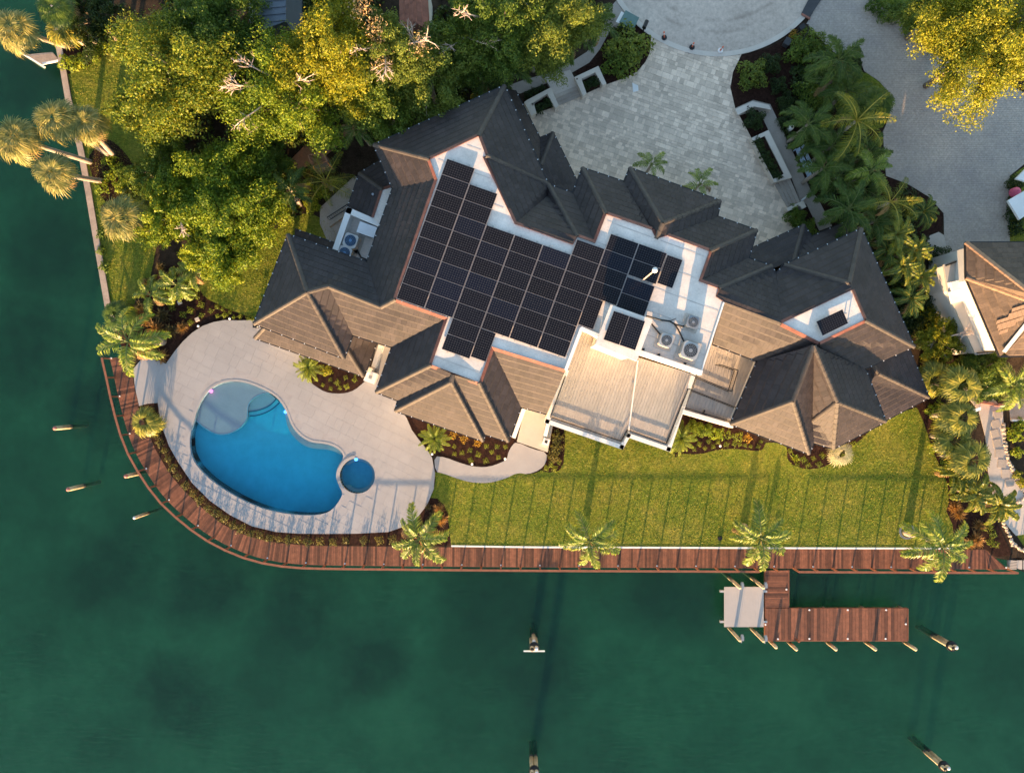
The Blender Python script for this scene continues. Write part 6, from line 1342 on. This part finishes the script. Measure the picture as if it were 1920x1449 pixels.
shrubs([(1755, 520), (1765, 545), (1760, 570), (1770, 595), (1780, 615), (1745, 600)], .9, 'yellow', 'yellow flecked bush along the neighbour flat roof', 'yellow bushes by the neighbour roof'); shrubs([(1738, 560), (1725, 600), (1735, 635)], .9, 'dark', 'dark bush in the gap beside the right wing', 'dark bushes beside the right wing'); shrubs([(1800, 690), (1830, 685), (1870, 725), (1840, 735), (1820, 715)], .85, 'green', 'dark green hedge bush below the neighbour flat roof', 'hedge bushes below the neighbour roof'); shrubs([(1740, 670), (1755, 690), (1742, 695)], .6, 'yellow', 'yellow bush at the south east roof edge', 'yellow bushes at the south east roof')
shrubs([(1745, 770), (1752, 840), (1768, 800), (1775, 870), (1788, 905), (1760, 760)], .5, 'olive', 'yellow green low plant in the bed at the right lawn edge', 'low plants at the right lawn edge'); shrubs([(1902, 815), (1908, 848), (1912, 795)], .55, 'olive', 'rounded yellow green bush behind the stone edging', 'bushes behind the stone edging'); shrubs([(1908, 890), (1915, 905)], .4, 'yellow', 'small yellow bush behind the stone edging', 'small yellow bushes behind the edging')
shrubs([(1475, 230), (1490, 262), (1500, 220), (1478, 205)], .7, 'dark', 'dark leafy bush between the garden walk and the palms', 'dark bushes along the right walk')
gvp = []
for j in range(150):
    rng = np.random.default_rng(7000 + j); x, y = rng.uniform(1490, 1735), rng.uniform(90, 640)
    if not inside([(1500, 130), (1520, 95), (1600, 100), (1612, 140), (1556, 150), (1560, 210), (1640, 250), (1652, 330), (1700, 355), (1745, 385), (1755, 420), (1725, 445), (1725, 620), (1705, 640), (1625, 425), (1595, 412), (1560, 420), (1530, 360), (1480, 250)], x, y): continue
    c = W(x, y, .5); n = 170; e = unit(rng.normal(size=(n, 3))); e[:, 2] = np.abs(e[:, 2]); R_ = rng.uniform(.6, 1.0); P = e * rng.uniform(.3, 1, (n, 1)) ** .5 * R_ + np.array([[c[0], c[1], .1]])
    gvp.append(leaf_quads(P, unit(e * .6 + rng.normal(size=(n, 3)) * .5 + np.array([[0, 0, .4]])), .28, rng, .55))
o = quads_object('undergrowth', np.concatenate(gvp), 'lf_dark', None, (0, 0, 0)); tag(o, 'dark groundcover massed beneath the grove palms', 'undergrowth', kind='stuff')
for i, (px, h, kd, n, s_, lb) in enumerate((((1590, 170), 3.0, 'foxtail', 11, 1.0, 'dark plume palm left of the rounded grass tip'), ((1575, 330), 3.2, 'foxtail', 11, 1.0, 'dark plume palm hidden between the lower grove palms'), ((1620, 355), 3.0, 'foxtail', 11, .95, 'dark plume palm left of the lower golden palm'), ((1640, 415), 3.2, 'foxtail', 11, .9, 'dark plume palm directly above the right wing corner'), ((1530, 262), 3.0, 'foxtail', 10, .9, 'dark plume palm overhanging the right garden walk'), ((1715, 470), 2.8, 'banana', 12, .8, 'curling broad leaf clump beside the gravel patch'), ((1725, 520), 2.6, 'banana', 12, .8, 'curling broad leaf clump above the round clipped bush'))): palm('grove_palm', lb, px, h, kd, n, s_, (-18, 40), .12, GG, 150 + i)
# wood undergrowth
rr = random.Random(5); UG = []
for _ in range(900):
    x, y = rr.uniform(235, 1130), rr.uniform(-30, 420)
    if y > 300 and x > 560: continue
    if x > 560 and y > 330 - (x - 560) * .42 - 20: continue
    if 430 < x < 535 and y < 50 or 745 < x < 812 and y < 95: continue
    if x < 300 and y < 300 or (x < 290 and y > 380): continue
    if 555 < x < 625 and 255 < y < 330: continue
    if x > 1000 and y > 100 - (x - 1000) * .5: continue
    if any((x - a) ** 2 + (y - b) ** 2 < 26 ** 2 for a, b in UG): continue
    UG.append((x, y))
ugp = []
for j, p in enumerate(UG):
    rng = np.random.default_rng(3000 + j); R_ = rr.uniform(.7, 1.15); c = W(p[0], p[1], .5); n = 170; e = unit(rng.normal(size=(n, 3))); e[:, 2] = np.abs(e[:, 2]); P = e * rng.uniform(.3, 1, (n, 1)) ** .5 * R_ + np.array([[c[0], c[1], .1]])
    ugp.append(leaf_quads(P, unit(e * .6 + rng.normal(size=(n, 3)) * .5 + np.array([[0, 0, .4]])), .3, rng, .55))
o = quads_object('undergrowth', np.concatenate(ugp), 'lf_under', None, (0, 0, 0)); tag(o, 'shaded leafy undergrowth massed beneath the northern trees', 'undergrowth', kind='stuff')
shrubs([(125, 118), (140, 120), (155, 112), (175, 100), (190, 85), (170, 70), (185, 62), (150, 75)], .6, 'olive', 'yellow green low bush in the seawall lawn bed near the small dock', 'bushes of the upper seawall bed'); shrubs([(205, 330), (222, 318), (238, 340), (190, 350), (205, 300), (225, 350)], .55, 'olive', 'yellow green low bush in the bed beside the fan palm cluster', 'bushes of the lower seawall bed'); shrubs([(190, 470), (196, 500), (190, 440)], .45, 'green', 'green weed clump against the seawall', 'weed clumps at the seawall'); shrubs([(243, 580), (262, 575), (300, 500), (310, 520), (275, 530)], .55, 'grey', 'dry twiggy bush in the shade north of the pool palms', 'dry bushes north of the pool')
shrubs([(480, 430), (500, 415), (540, 400), (585, 385), (600, 360), (575, 350)], .7, 'olive', 'sunlit low bush along the top of the west lawn', 'bushes along the west lawn'); shrubs([(515, 408), (530, 415)], .5, 'lime', 'bright round bush beside the shaggy palm trunk', 'bright bushes at the shaggy palm')
# --- grass blades on the lawns: one mass each
for i, xy in enumerate(LAWNS):
    rng = np.random.default_rng(900 + i); a = np.array(xy); lo, hi = a.min(0), a.max(0); area = (hi - lo).prod(); n = int(min(130000, area * 120))
    pts = rng.uniform(lo, hi, (n, 2)); ok = np.zeros(n, bool); x, y = pts[:, 0], pts[:, 1]
    for k in range(len(a)):
        (x1, y1), (x2, y2) = a[k - 1], a[k]; cr = ((y1 > y) != (y2 > y)); ok ^= cr & (x < (x2 - x1) * (y - y1) / (y2 - y1 + 1e-12) + x1)
    pts = pts[ok]; n = len(pts)
    if not n: continue
    P = np.c_[pts, np.full(n, .016)]; th = rng.uniform(0, 6.283, n); el = rng.uniform(.2, 1.1, n); ln = rng.uniform(.05, .12, n)
    d = np.stack([np.cos(th) * np.cos(el), np.sin(th) * np.cos(el), np.sin(el)], 1) * ln[:, None]; s = unit(np.cross(d, np.tile([[0, 0, 1.0]], (n, 1)))) * .022
    c0 = P.mean(0); o = quads_object('grass', np.stack([P - s, P + s, P + d], 1) - c0, 'blade', None, tuple(c0)); o["kind"] = "stuff"
# ================================================================== NEIGHBOURS AND SMALL THINGS
n1 = thing('neighbour_house', 'brown tiled neighbour house cut by the right edge of the picture', 'house', W(1900, 560, 0))
NE_, NT_ = 5.0, 7.6
roof_plane(n1, [(1811, 455, NE_), (2150, 453, NE_), (2100, 560, NT_), (1935, 552, NT_)], ((1811, 455, NE_), (2150, 453, NE_)), 'brown_tile')
roof_plane(n1, [(1811, 455, NE_), (1935, 552, NT_), (1925, 562, 6.9), (1812, 521, NE_)], ((1811, 455, NE_), (1812, 521, NE_)), 'brown_tile')
roof_plane(n1, [(1812, 521, NE_), (1925, 562, 6.9), (1960, 580, 7.2), (1884, 660, NE_ + .15), (1875, 668, NE_)], ((1812, 521, NE_), (1875, 668, NE_)), 'brown_tile')
roof_plane(n1, [(1886, 661, NE_ + .1), (1960, 580, 7.0), (2100, 560, NT_), (2150, 663, NE_), (1890, 667, NE_)], ((1890, 667, NE_), (2150, 663, NE_)), 'brown_tile')
ridge(n1, (1811, 455, NE_), (1935, 552, NT_), 'terracap', .2); ridge(n1, (1812, 521, NE_), (1925, 562, 6.9), 'terracap', .2)
for a, b in (((1811, 455, NE_), (2000, 454, NE_)), ((1811, 455, NE_), (1812, 521, NE_)), ((1812, 521, NE_), (1875, 668, NE_)), ((1875, 668, NE_), (2000, 666, NE_))): gutter(a, b, n1)
mb = MB(); mb.bar(W(1882, 660, NE_ + .35), W(1930, 600, NE_ + 1.6), .28, .05); mb.build('valley_gutter', 'alu', n1)
MB().prism(XY([(1820, 462), (2140, 460), (2140, 655), (1872, 655), (1818, 525)], NE_), 0, NE_).build('wall', 'stucco', n1)
pt = MB(); _a, _b, _c = (Vector(W(*p)) for p in ((1812, 521, NE_), (1925, 562, 6.9), (1875, 668, NE_))); _n = (_b - _a).cross(_c - _a).normalized()
def on_plane(x, y, up):
    """where the sight line through a pixel meets the neighbour's roof slope"""
    c = Vector((0, 0, H)); d = Vector(W(x, y, 0)) - c; q = c + d * ((_a - c).dot(_n) / d.dot(_n)); return q + (_n if _n.z > 0 else -_n) * up
for r_, (k0, k1) in enumerate(((4, 8), (3, 9), (1, 8), (1, 7), (2, 6), (2, 4))):
    for k in range(k0, k1):
        x, y = 1866 + k * 8.2 - r_ * 2.2 + (4 if r_ % 2 else 0), 588 + r_ * 7.4 - k * 2.6
        pt.poly([on_plane(x, y, .12), on_plane(x + 7.8, y - 2.4, .12), on_plane(x + 5.8, y + 4.8, .13), on_plane(x - 2, y + 7.2, .13)][::-1])
pt.build('pale_patch_tiles', 'patch', n1, kind='stuff')
cp = thing('flat_roofed_annexe', 'cream flat roofed annexe along the left side of the brown neighbour house', 'building', W(1820, 580, 0))
CPX = [(1773, 498), (1808, 485), (1809, 521), (1869, 658), (1832, 662), (1780, 545)]
MB().prism(XY(CPX, 3.2), 0, 3.2).build('wall', 'stucco', cp); MB().prism(offset_loop(XY(CPX, 3.35), .12), 3.2, 3.35).build('flat_roof', 'cream', cp)
for px, s in (((1792, 536), (.9, .7, .45)), ((1797, 555), (1.2, .9, .2))): c = W(*px, 3.5); MB().box((c[0], c[1], 3.35 + s[2] / 2), s, .25).build('roof_hatch', 'white', cp)
mb = MB(); q = WL([(1773, 498), (1808, 485)], 3.42); mb.bar(q[0], q[1], .12, .12); q = WL([(1832, 662), (1869, 658)], 3.42); mb.bar(q[0], q[1], .12, .12); mb.build('edge_trim', 'black', cp)
# corner of another neighbour roof and pink buoy at the right edge
o = MB().prism(XY([(1890, 376), (1935, 350), (1935, 395), (1912, 412)], 3), 2.8, 3.0).build('awning', 'white'); tag(o, 'white awning corner at the right edge above the brown house', 'awning')
o = MB().prism(XY([(1905, 335), (1940, 300), (1940, 345)], 3), 2.8, 3.0).build('canopy', 'white'); tag(o, 'white canopy corner at the right edge beside the cobble drive', 'canopy')
mb = MB(); c = W(1912, 357, 1.5); mb.tube([(c[0], c[1], .6), (c[0], c[1], .8), (c[0], c[1], 1.2), (c[0], c[1], 1.45)], [.1, .36, .34, .06], 14); o = mb.build('pink_pot', 'pink', smooth=True); tag(o, 'pink rounded ornament at the right edge beside the hedge', 'ornament')
# northern neighbours
nb = thing('neighbour_house', 'neighbour house with blue metal roof and clay tile edge at the top', 'house', W(480, -20, 0))
roof_plane(nb, [(433, 30, 3.4), (470, 58, 3.9), (463, -60, 4.2), (425, -60, 3.4)], ((433, 30, 3.4), (425, -60, 3.4)), 'clay')
MB().prism(XY([(468, -70), (536, -70), (536, 40), (478, 62)], 4.6), 0, 4.6).build('metal_roof', 'slate', nb)
mb = MB()
for k in range(9): q = WL([(472, -60 + k * 13), (535, -66 + k * 13)], 4.63); mb.bar(q[0], q[1], .04, .05)
mb.build('roof_seams', 'slate', nb); mb = MB(); q = WL([(464, -60), (473, 64)], 4.7); mb.bar(q[0], q[1], .25, .25); mb.build('white_fascia', 'white', nb)
nc = thing('neighbour_house', 'neighbour house with pink clay tiled roof behind the northern trees', 'house', W(780, 20, 0))
roof_plane(nc, [(748, -40, 4), (750, 92, 4), (775, 60, 5), (775, -60, 5.2)], ((748, -40, 4), (750, 92, 4)), 'clay'); roof_plane(nc, [(750, 92, 4), (806, 60, 4), (775, 40, 5)], ((750, 92, 4), (806, 60, 4)), 'clay'); roof_plane(nc, [(806, 60, 4), (800, -40, 4), (775, -60, 5.2), (775, 40, 5)], ((806, 60, 4), (800, -40, 4)), 'clay')
MB().prism(XY([(754, -40), (800, -40), (802, 56), (754, 84)], 3.8), 0, 3.8).build('wall', 'stucco', nc)
# brick path and lattice shed in the wood
sheet('brick_path', [(545, 300), (580, 265), (640, 235), (700, 215), (720, 228), (650, 262), (600, 300), (560, 320)], 'terracotta', .03); sheet('brick_path', [(425, 270), (470, 262), (480, 290), (430, 298)], 'terracotta', .03)
sheet('path', [(600, 390), (665, 330), (690, 345), (660, 400), (622, 470), (600, 420)], 'path', .03)
ls = thing('lattice_shed', 'small brown lattice topped shed by the brick path', 'shed', W(595, 298, 0))
q = XY([(578, 292), (605, 286), (613, 303), (586, 312)], 2.0); A, B, C_, D = (Vector((*p, 2.0)) for p in q); mb = MB()
for k in range(9):
    t = k / 8; mb.bar(A.lerp(B, t), A.lerp(D, t) if k else A + Vector((.01, 0, 0)), .04, .03); mb.bar(B.lerp(C_, t) if k < 8 else C_ + Vector((.01, 0, 0)), D.lerp(C_, t), .04, .03); mb.bar(A.lerp(B, t), B.lerp(C_, 1 - t), .04, .03); mb.bar(A.lerp(D, t), D.lerp(C_, 1 - t), .04, .03)
for a, b in ((A, B), (B, C_), (C_, D), (D, A)): mb.bar(a, b, .08, .08)
mb.build('lattice', 'terracotta', ls); mb = MB()
for p in (A, B, C_, D): mb.bar(Vector((p.x, p.y, 0)), p, .09, .09)
mb.build('posts', 'terracotta', ls); MB().prism([tuple(p)[:2] for p in (A, B, C_, D)], .0, 1.2).build('box', 'bark', ls)
st2 = thing('side_steps', 'low stone side steps with black railing west of the house', 'steps', W(628, 410, 0))
for k in range(3): MB().prism(XY(quad_between((612, 410), (650, 385), (656, 398), (618, 425), k / 3, (k + 1) / 3), .2 + .1 * k), 0, .2 + .1 * k).build('tread', 'path', st2)
bar_rail('black bar railing across the side steps west of the house', [(613, 408), (652, 383)], .2, .9, 'step_railing')
ky = thing('kayak', 'yellow kayak stored on its end behind the front roof corner', 'kayak', W(888, 172, 0)); c = W(888, 172, 2.2)
MB().tube([(c[0], c[1] + .1, .6), (c[0], c[1] - .1, 1.2), (c[0] + .03, c[1] - .3, 1.9), (c[0] + .05, c[1] - .7, 2.4)], [.12, .32, .30, .1], 10).build('hull', 'yellow', ky, smooth=True); MB().box((c[0] + .03, c[1] - .25, 2.05), (.2, .3, .1)).build('cockpit', 'white', ky)
# street furniture
def cone(label, px, tip, body='orange'):
    c = W(*px, 0); t = thing('traffic_post', label, 'traffic post', (c[0], c[1], .05), 'orange posts along the kerb'); MB().tube([(c[0], c[1], .05), (c[0], c[1], .14)], [.22, .2], 12).build('base', 'black' if body == 'orange' else 'white', t)
    d = W(*tip, 1.0); MB().tube([(c[0], c[1], .14), (d[0], d[1], 1.0)], .06, 10).build('tube', 'orange', t, smooth=True); e = Vector((c[0], c[1], .14)).lerp(Vector((d[0], d[1], 1.0)), .6); f = Vector((c[0], c[1], .14)).lerp(Vector((d[0], d[1], 1.0)), .78); MB().tube([e, f], .065, 10).build('white_band', 'whitemetal', t, smooth=True)
cone('orange post on black base, leftmost of three along the kerb', (1245, 72), (1245, 60)); cone('orange post on black base, middle of three along the kerb', (1297, 90), (1301, 81)); cone('tilted orange post on white base, rightmost of three along the kerb', (1350, 96), (1356, 88), 'w')
tb_ = thing('utility_box', 'green utility box with pale lid at the upper end of the curving path', 'utility box', W(1178, 38, 0)); c = W(1180, 38, .9)
MB().box((c[0], c[1], .45), (1.1, .9, .9), -.5).build('box', 'green_box', tb_); MB().box((c[0], c[1], .92), (1.2, 1.0, .06), -.5).build('lid', 'green_box', tb_); q = W(1162, 37, .5); MB().box((q[0], q[1], .4), (.3, .9, .8), -.5).build('white_post', 'white', tb_)
lp = thing('mailbox', 'black mailbox on a slim post at the kerb beside the path', 'mailbox', W(1205, 56, 0)); c = W(1210, 47, 1.2); MB().bar((c[0], c[1], 0), (c[0], c[1], 1.05), .1, .1).build('post', 'black', lp); MB().box((c[0], c[1], 1.2), (.3, .55, .3), -.4).build('box', 'black', lp); q = MB(); q.tube([(c[0] - .12, c[1] - .27, 1.34), (c[0] + .11, c[1] + .24, 1.34)], .15, 10); q.build('lid', 'black', lp)
mb2 = thing('mailbox', 'black mailbox with arched arm among flowers between the two drives', 'mailbox', W(1503, 52, 0)); c = W(1503, 52, 1.2); MB().box((c[0], c[1], 1.2), (.45, .35, .3), .6).build('box', 'black', mb2); MB().bar((c[0], c[1], 0), (c[0], c[1], 1.1), .1, .1).build('post', 'black', mb2); a_ = MB(); a_.tube([(c[0] + .1, c[1] + .2, 1.3), (c[0] + .45, c[1] + .15, 1.35), (c[0] + .5, c[1] - .3, 1.2), (c[0] + .1, c[1] - .9, 1.0)], .035, 6); a_.build('arm', 'black', mb2)
mb3 = thing('meter_box', 'dark grey meter box at the drive kerb below the arched mailbox', 'meter box', W(1477, 78, 0)); c = W(1477, 78, .5); MB().box((c[0], c[1], .25), (.42, .5, .5), -.5).build('box', 'steel', mb3); MB().box((c[0], c[1], .52), (.48, .56, .04), -.5).build('lid', 'steel', mb3)
shrubs([(1487, 60), (1482, 70), (1494, 66)], .3, 'croton', 'orange flowering plant beside the arched mailbox', 'orange flowers at the mailbox')
ch = thing('cellar_hatch', 'long dark steel plate lying at the kerb by the cobble drive', 'steel plate', W(1525, 12, 0)); MB().prism(XY([(1503, 25), (1520, -8), (1545, -8), (1518, 33)], .1), .0, .12).build('plate', 'steel', ch); MB().bar(W(1503, 27, .1), W(1519, 36, .1), .14, .1).build('lip', 'clay', ch)
def lantern(label, px):
    c = W(*px, .8); t = thing('lantern', label, 'lantern', (c[0], c[1], 0)); MB().tube([(c[0], c[1], 0), (c[0], c[1], .1), (c[0], c[1], .7), (c[0], c[1], .82)], [.16, .2, .2, .1], 12).build('body', 'white', t, smooth=True); MB().tube([(c[0], c[1], .82), (c[0], c[1], .92)], [.1, .04], 8).build('cap', 'black', t)
lantern('white round lantern beside the right garden walk', (1485, 238))
bn = thing('bench', 'pale blue slatted bench beside the right garden walk', 'bench', W(1503, 308, 0)); a, b = Vector(W(1492, 280, .45)), Vector(W(1515, 332, .45)); d = (b - a).normalized(); r = Vector((-d.y, d.x, 0))
for k in range(4): MB().bar(a + r * (.1 * k), b + r * (.1 * k), .08, .03).build('seat_slat', 'bench_blue', bn)
for k in range(3): MB().bar(a + r * (.42 + .03 * k) + Vector((0, 0, .15 + .13 * k)), b + r * (.42 + .03 * k) + Vector((0, 0, .15 + .13 * k)), .03, .08).build('back_slat', 'bench_blue', bn)
for p in (a, b):
    for k in (0, .36): q = p + r * k; MB().bar((q.x, q.y, 0), (q.x, q.y, .45), .06, .06).build('leg', 'bench_blue', bn)
c = W(1505, 268, .6)
for px, lb in (((1486, 215), 'pale log edging piece under the grove palms, upper'), ((1510, 372), 'pale stone edging piece at the foot of the grove walk')):
    c = W(*px, .15); o = MB().tube([(c[0] - .3, c[1] - .2, .1), (c[0] + .25, c[1] + .25, .14)], [.08, .06], 8).build('edging_piece', 'white', smooth=True); tag(o, lb, 'edging')
# path lights in the beds
for px, lb in (((371, 611), 'white path light on the upper left rim of the pool deck'), ((430, 597), 'white path light among the tiny lime shrubs by the pool'), ((810, 851), 'white path light where the garden walk leaves the pool deck'), ((885, 870), 'white path light on the bend of the garden walk'), ((947, 860), 'white path light near the entrance stoop'), ((1351, 836), 'white path light in the bed below the balcony')):
    c = W(*px, .35); t = thing('path_light', lb, 'path light', (c[0], c[1], 0), 'path lights in the beds'); MB().tube([(c[0], c[1], 0), (c[0], c[1], .3)], .025, 6).build('stake', 'black', t); MB().tube([(c[0], c[1], .3), (c[0], c[1], .36)], [.1, .04], 10).build('shade', 'whitemetal', t)
for px, lb in (((337, 567), 'white square utility lid in the dark bed, nearer the palms'), ((370, 599), 'grey rectangular utility lid in the dark bed, nearer the pool')):
    c = W(*px, .05); o = MB().box((c[0], c[1], .06), (.32, .3, .1), .4).build('utility_hatch', 'concrete'); tag(o, lb, 'utility hatch')
lnt = thing('floor_lantern', 'black framed lantern on the pool deck at the west roof corner', 'lantern', W(478, 611, .1)); c = W(478, 611, .6); mb = MB()
for dx in (-.12, .12):
    for dy in (-.12, .12): mb.bar((c[0] + dx, c[1] + dy, .1), (c[0] + dx, c[1] + dy, .6), .03, .03)
mb.box((c[0], c[1], .62), (.32, .32, .05)); mb.build('frame', 'black', lnt); MB().tube([(c[0], c[1], .12), (c[0], c[1], .4)], .06, 8).build('candle', 'white', lnt)
o = MB().box((W(1350, 1009, .1)[0], W(1350, 1009, .1)[1], .07), (.32, .26, .12), .3).build('lawn_light', 'black'); tag(o, 'small black light box on the lawn left of the pier palm', 'light')
o = MB().box((W(1112, 992, .1)[0] - .6, W(1112, 992, .1)[1], .09), (.3, .5, .16), .1).build('lawn_light', 'black'); tag(o, 'small black light box under the middle boardwalk palm', 'light')
# neighbour garden path, stepping stones and stone edging at the right
gp = structure('neighbour_path', MB().prism(XY([(1826, 690), (1850, 735), (1880, 765), (1882, 800), (1888, 860), (1905, 905), (1930, 940), (1930, 1000), (1905, 1004), (1880, 975), (1862, 930), (1852, 880), (1848, 820), (1835, 770), (1815, 745), (1790, 690)], .03), -.02, .03), 'concrete')
for px, s in (((1871, 777), .6), ((1867, 795), .62), ((1866, 813), .62), ((1870, 831), .62), ((1874, 850), .65), ((1879, 869), .65), ((1886, 888), .65), ((1893, 905), .6)): c = W(*px, .07); MB().box((c[0], c[1], .055), (s, s, .05), random.uniform(-.2, .3)).build('stepping_stone', 'path', gp)
edg = thing('stone_edging', 'row of small rounded stones edging the neighbour path', 'stone edging', W(1890, 860, 0)); EP = smooth_line([(1880, 795), (1882, 820), (1886, 845), (1892, 868), (1902, 890), (1915, 915), (1925, 930)], 2) + smooth_line([(1872, 965), (1882, 985), (1892, 1005), (1900, 1022), (1912, 1032), (1922, 1030)], 2)
stm = []
for s in range(3):
    rng = np.random.default_rng(s); mb = MB(); mb.tube([(0, 0, 0), (0, 0, .06), (0, 0, .13), (0, 0, .16)], [.1, .13, .1, .03], 7); me = bpy.data.meshes.new('stone'); me.from_pydata([(v[0] * (1 + .3 * rng.normal()), v[1] * (1 + .3 * rng.normal()), v[2]) for v in mb.v], [], mb.f); me.materials.append(M['edge_stone']); stm.append(me)
PLn = polyline(EP, 0); Nn = 78
for k in range(Nn):
    p = at(PLn, k / (Nn - 1)); o = bpy.data.objects.new('stone', random.choice(stm)); o.location = (p.x - ORG[edg.name][0] + random.uniform(-.08, .08), p.y - ORG[edg.name][1] + random.uniform(-.08, .08), 0); s = random.uniform(.7, 1.25); o.scale = (s, s, s); o.rotation_euler = (0, 0, random.uniform(0, 6)); _link(o, edg)
bw = thing('brick_wall', 'low red brick wall at the head of the neighbour path', 'wall', W(1855, 757, 0)); a, b = Vector(W(1838, 753, .5)), Vector(W(1881, 760, .5)); dd = (b - a) / 12
for rw in range(4):
    for k in range(12): p = a + dd * (k + (.5 if rw % 2 else 0)); MB().bar((p.x, p.y, .07 + .13 * rw), (p.x + dd.x * .94, p.y + dd.y * .94, .07 + .13 * rw), .2, .12).build('brick', 'clay', bw)
sg = thing('sign', 'small blue sign lying by the fan palms at the neighbour path', 'sign', W(1832, 768, 0)); c = W(1832, 768, .4); MB().box((c[0], c[1], .4), (.62, .28, .03), .35, .5).build('board', 'bench_blue', sg); MB().bar((c[0], c[1], 0), (c[0], c[1], .4), .04, .04).build('post', 'white', sg)
pw = thing('neighbour_patio', 'tan patio slab with white edge at the far right', 'patio', W(1905, 770, 0)); MB().prism(XY([(1892, 750), (1935, 745), (1935, 790), (1895, 788)], .1), 0, .1).build('slab', 'seawall', pw); MB().bar(W(1896, 788, .2), W(1935, 788, .2), .15, .2).build('edge', 'white', pw)
gt_ = thing('dock_gate', 'black barred gate closing the right end of the boardwalk', 'gate', W(1890, 1055, 0)); mb = MB(); a, b = Vector(W(1893, 1044, 0)), Vector(W(1907, 1064, 0))
for k in range(7): y = k / 6; p, q = W(1892, 1046 + 18 * y, .6), W(1907, 1048 + 17 * y, .6); mb.bar(p, q, .03, .03)
mb.build('bars', 'black', gt_); mb = MB(); mb.bar(W(1907, 1044, 0), (*W(1907, 1044, 0)[:2], 1.2), .06, .06); mb.bar(W(1907, 1066, 0), (*W(1907, 1066, 0)[:2], 1.2), .06, .06); mb.bar((*W(1907, 1044, 0)[:2], .62), (*W(1907, 1066, 0)[:2], .62), .05, .05); mb.build('frame', 'black', gt_)
nd = thing('neighbour_dock', 'pale concrete dock beyond the gate at the right edge', 'dock', W(1930, 1056, 0)); MB().prism(XY([(1893, 1046), (1990, 1046), (1990, 1067), (1893, 1067)], 0), -.3, -.0).build('deck', 'concrete', nd)
td = thing('small_dock', 'small pale dock with ramp by the fan palm at the top left', 'dock', W(80, 112, -.3))
for k in range(8): MB().prism(XY(quad_between((46, 103), (98, 98), (110, 112), (80, 122), k / 8 + .01, (k + 1) / 8 - .01), -.2), -.3, -.2 + random.uniform(-.005, .005)).build('plank', 'seawall', td)
mb = MB(); mb.bar(W(46, 103, .1), W(84, 127, .1), .14, .12); mb.bar(W(80, 120, 0), W(110, 114, 0), .12, .12); mb.build('rail', 'white', td)
c = W(58, 110, ZW); MB().tube([(c[0], c[1], -3), (c[0], c[1], .1)], .12, 8).build('piling', 'pile', td)
sheet('dock_path', [(96, 0), (112, 0), (118, 40), (100, 48)], 'concrete', .14)
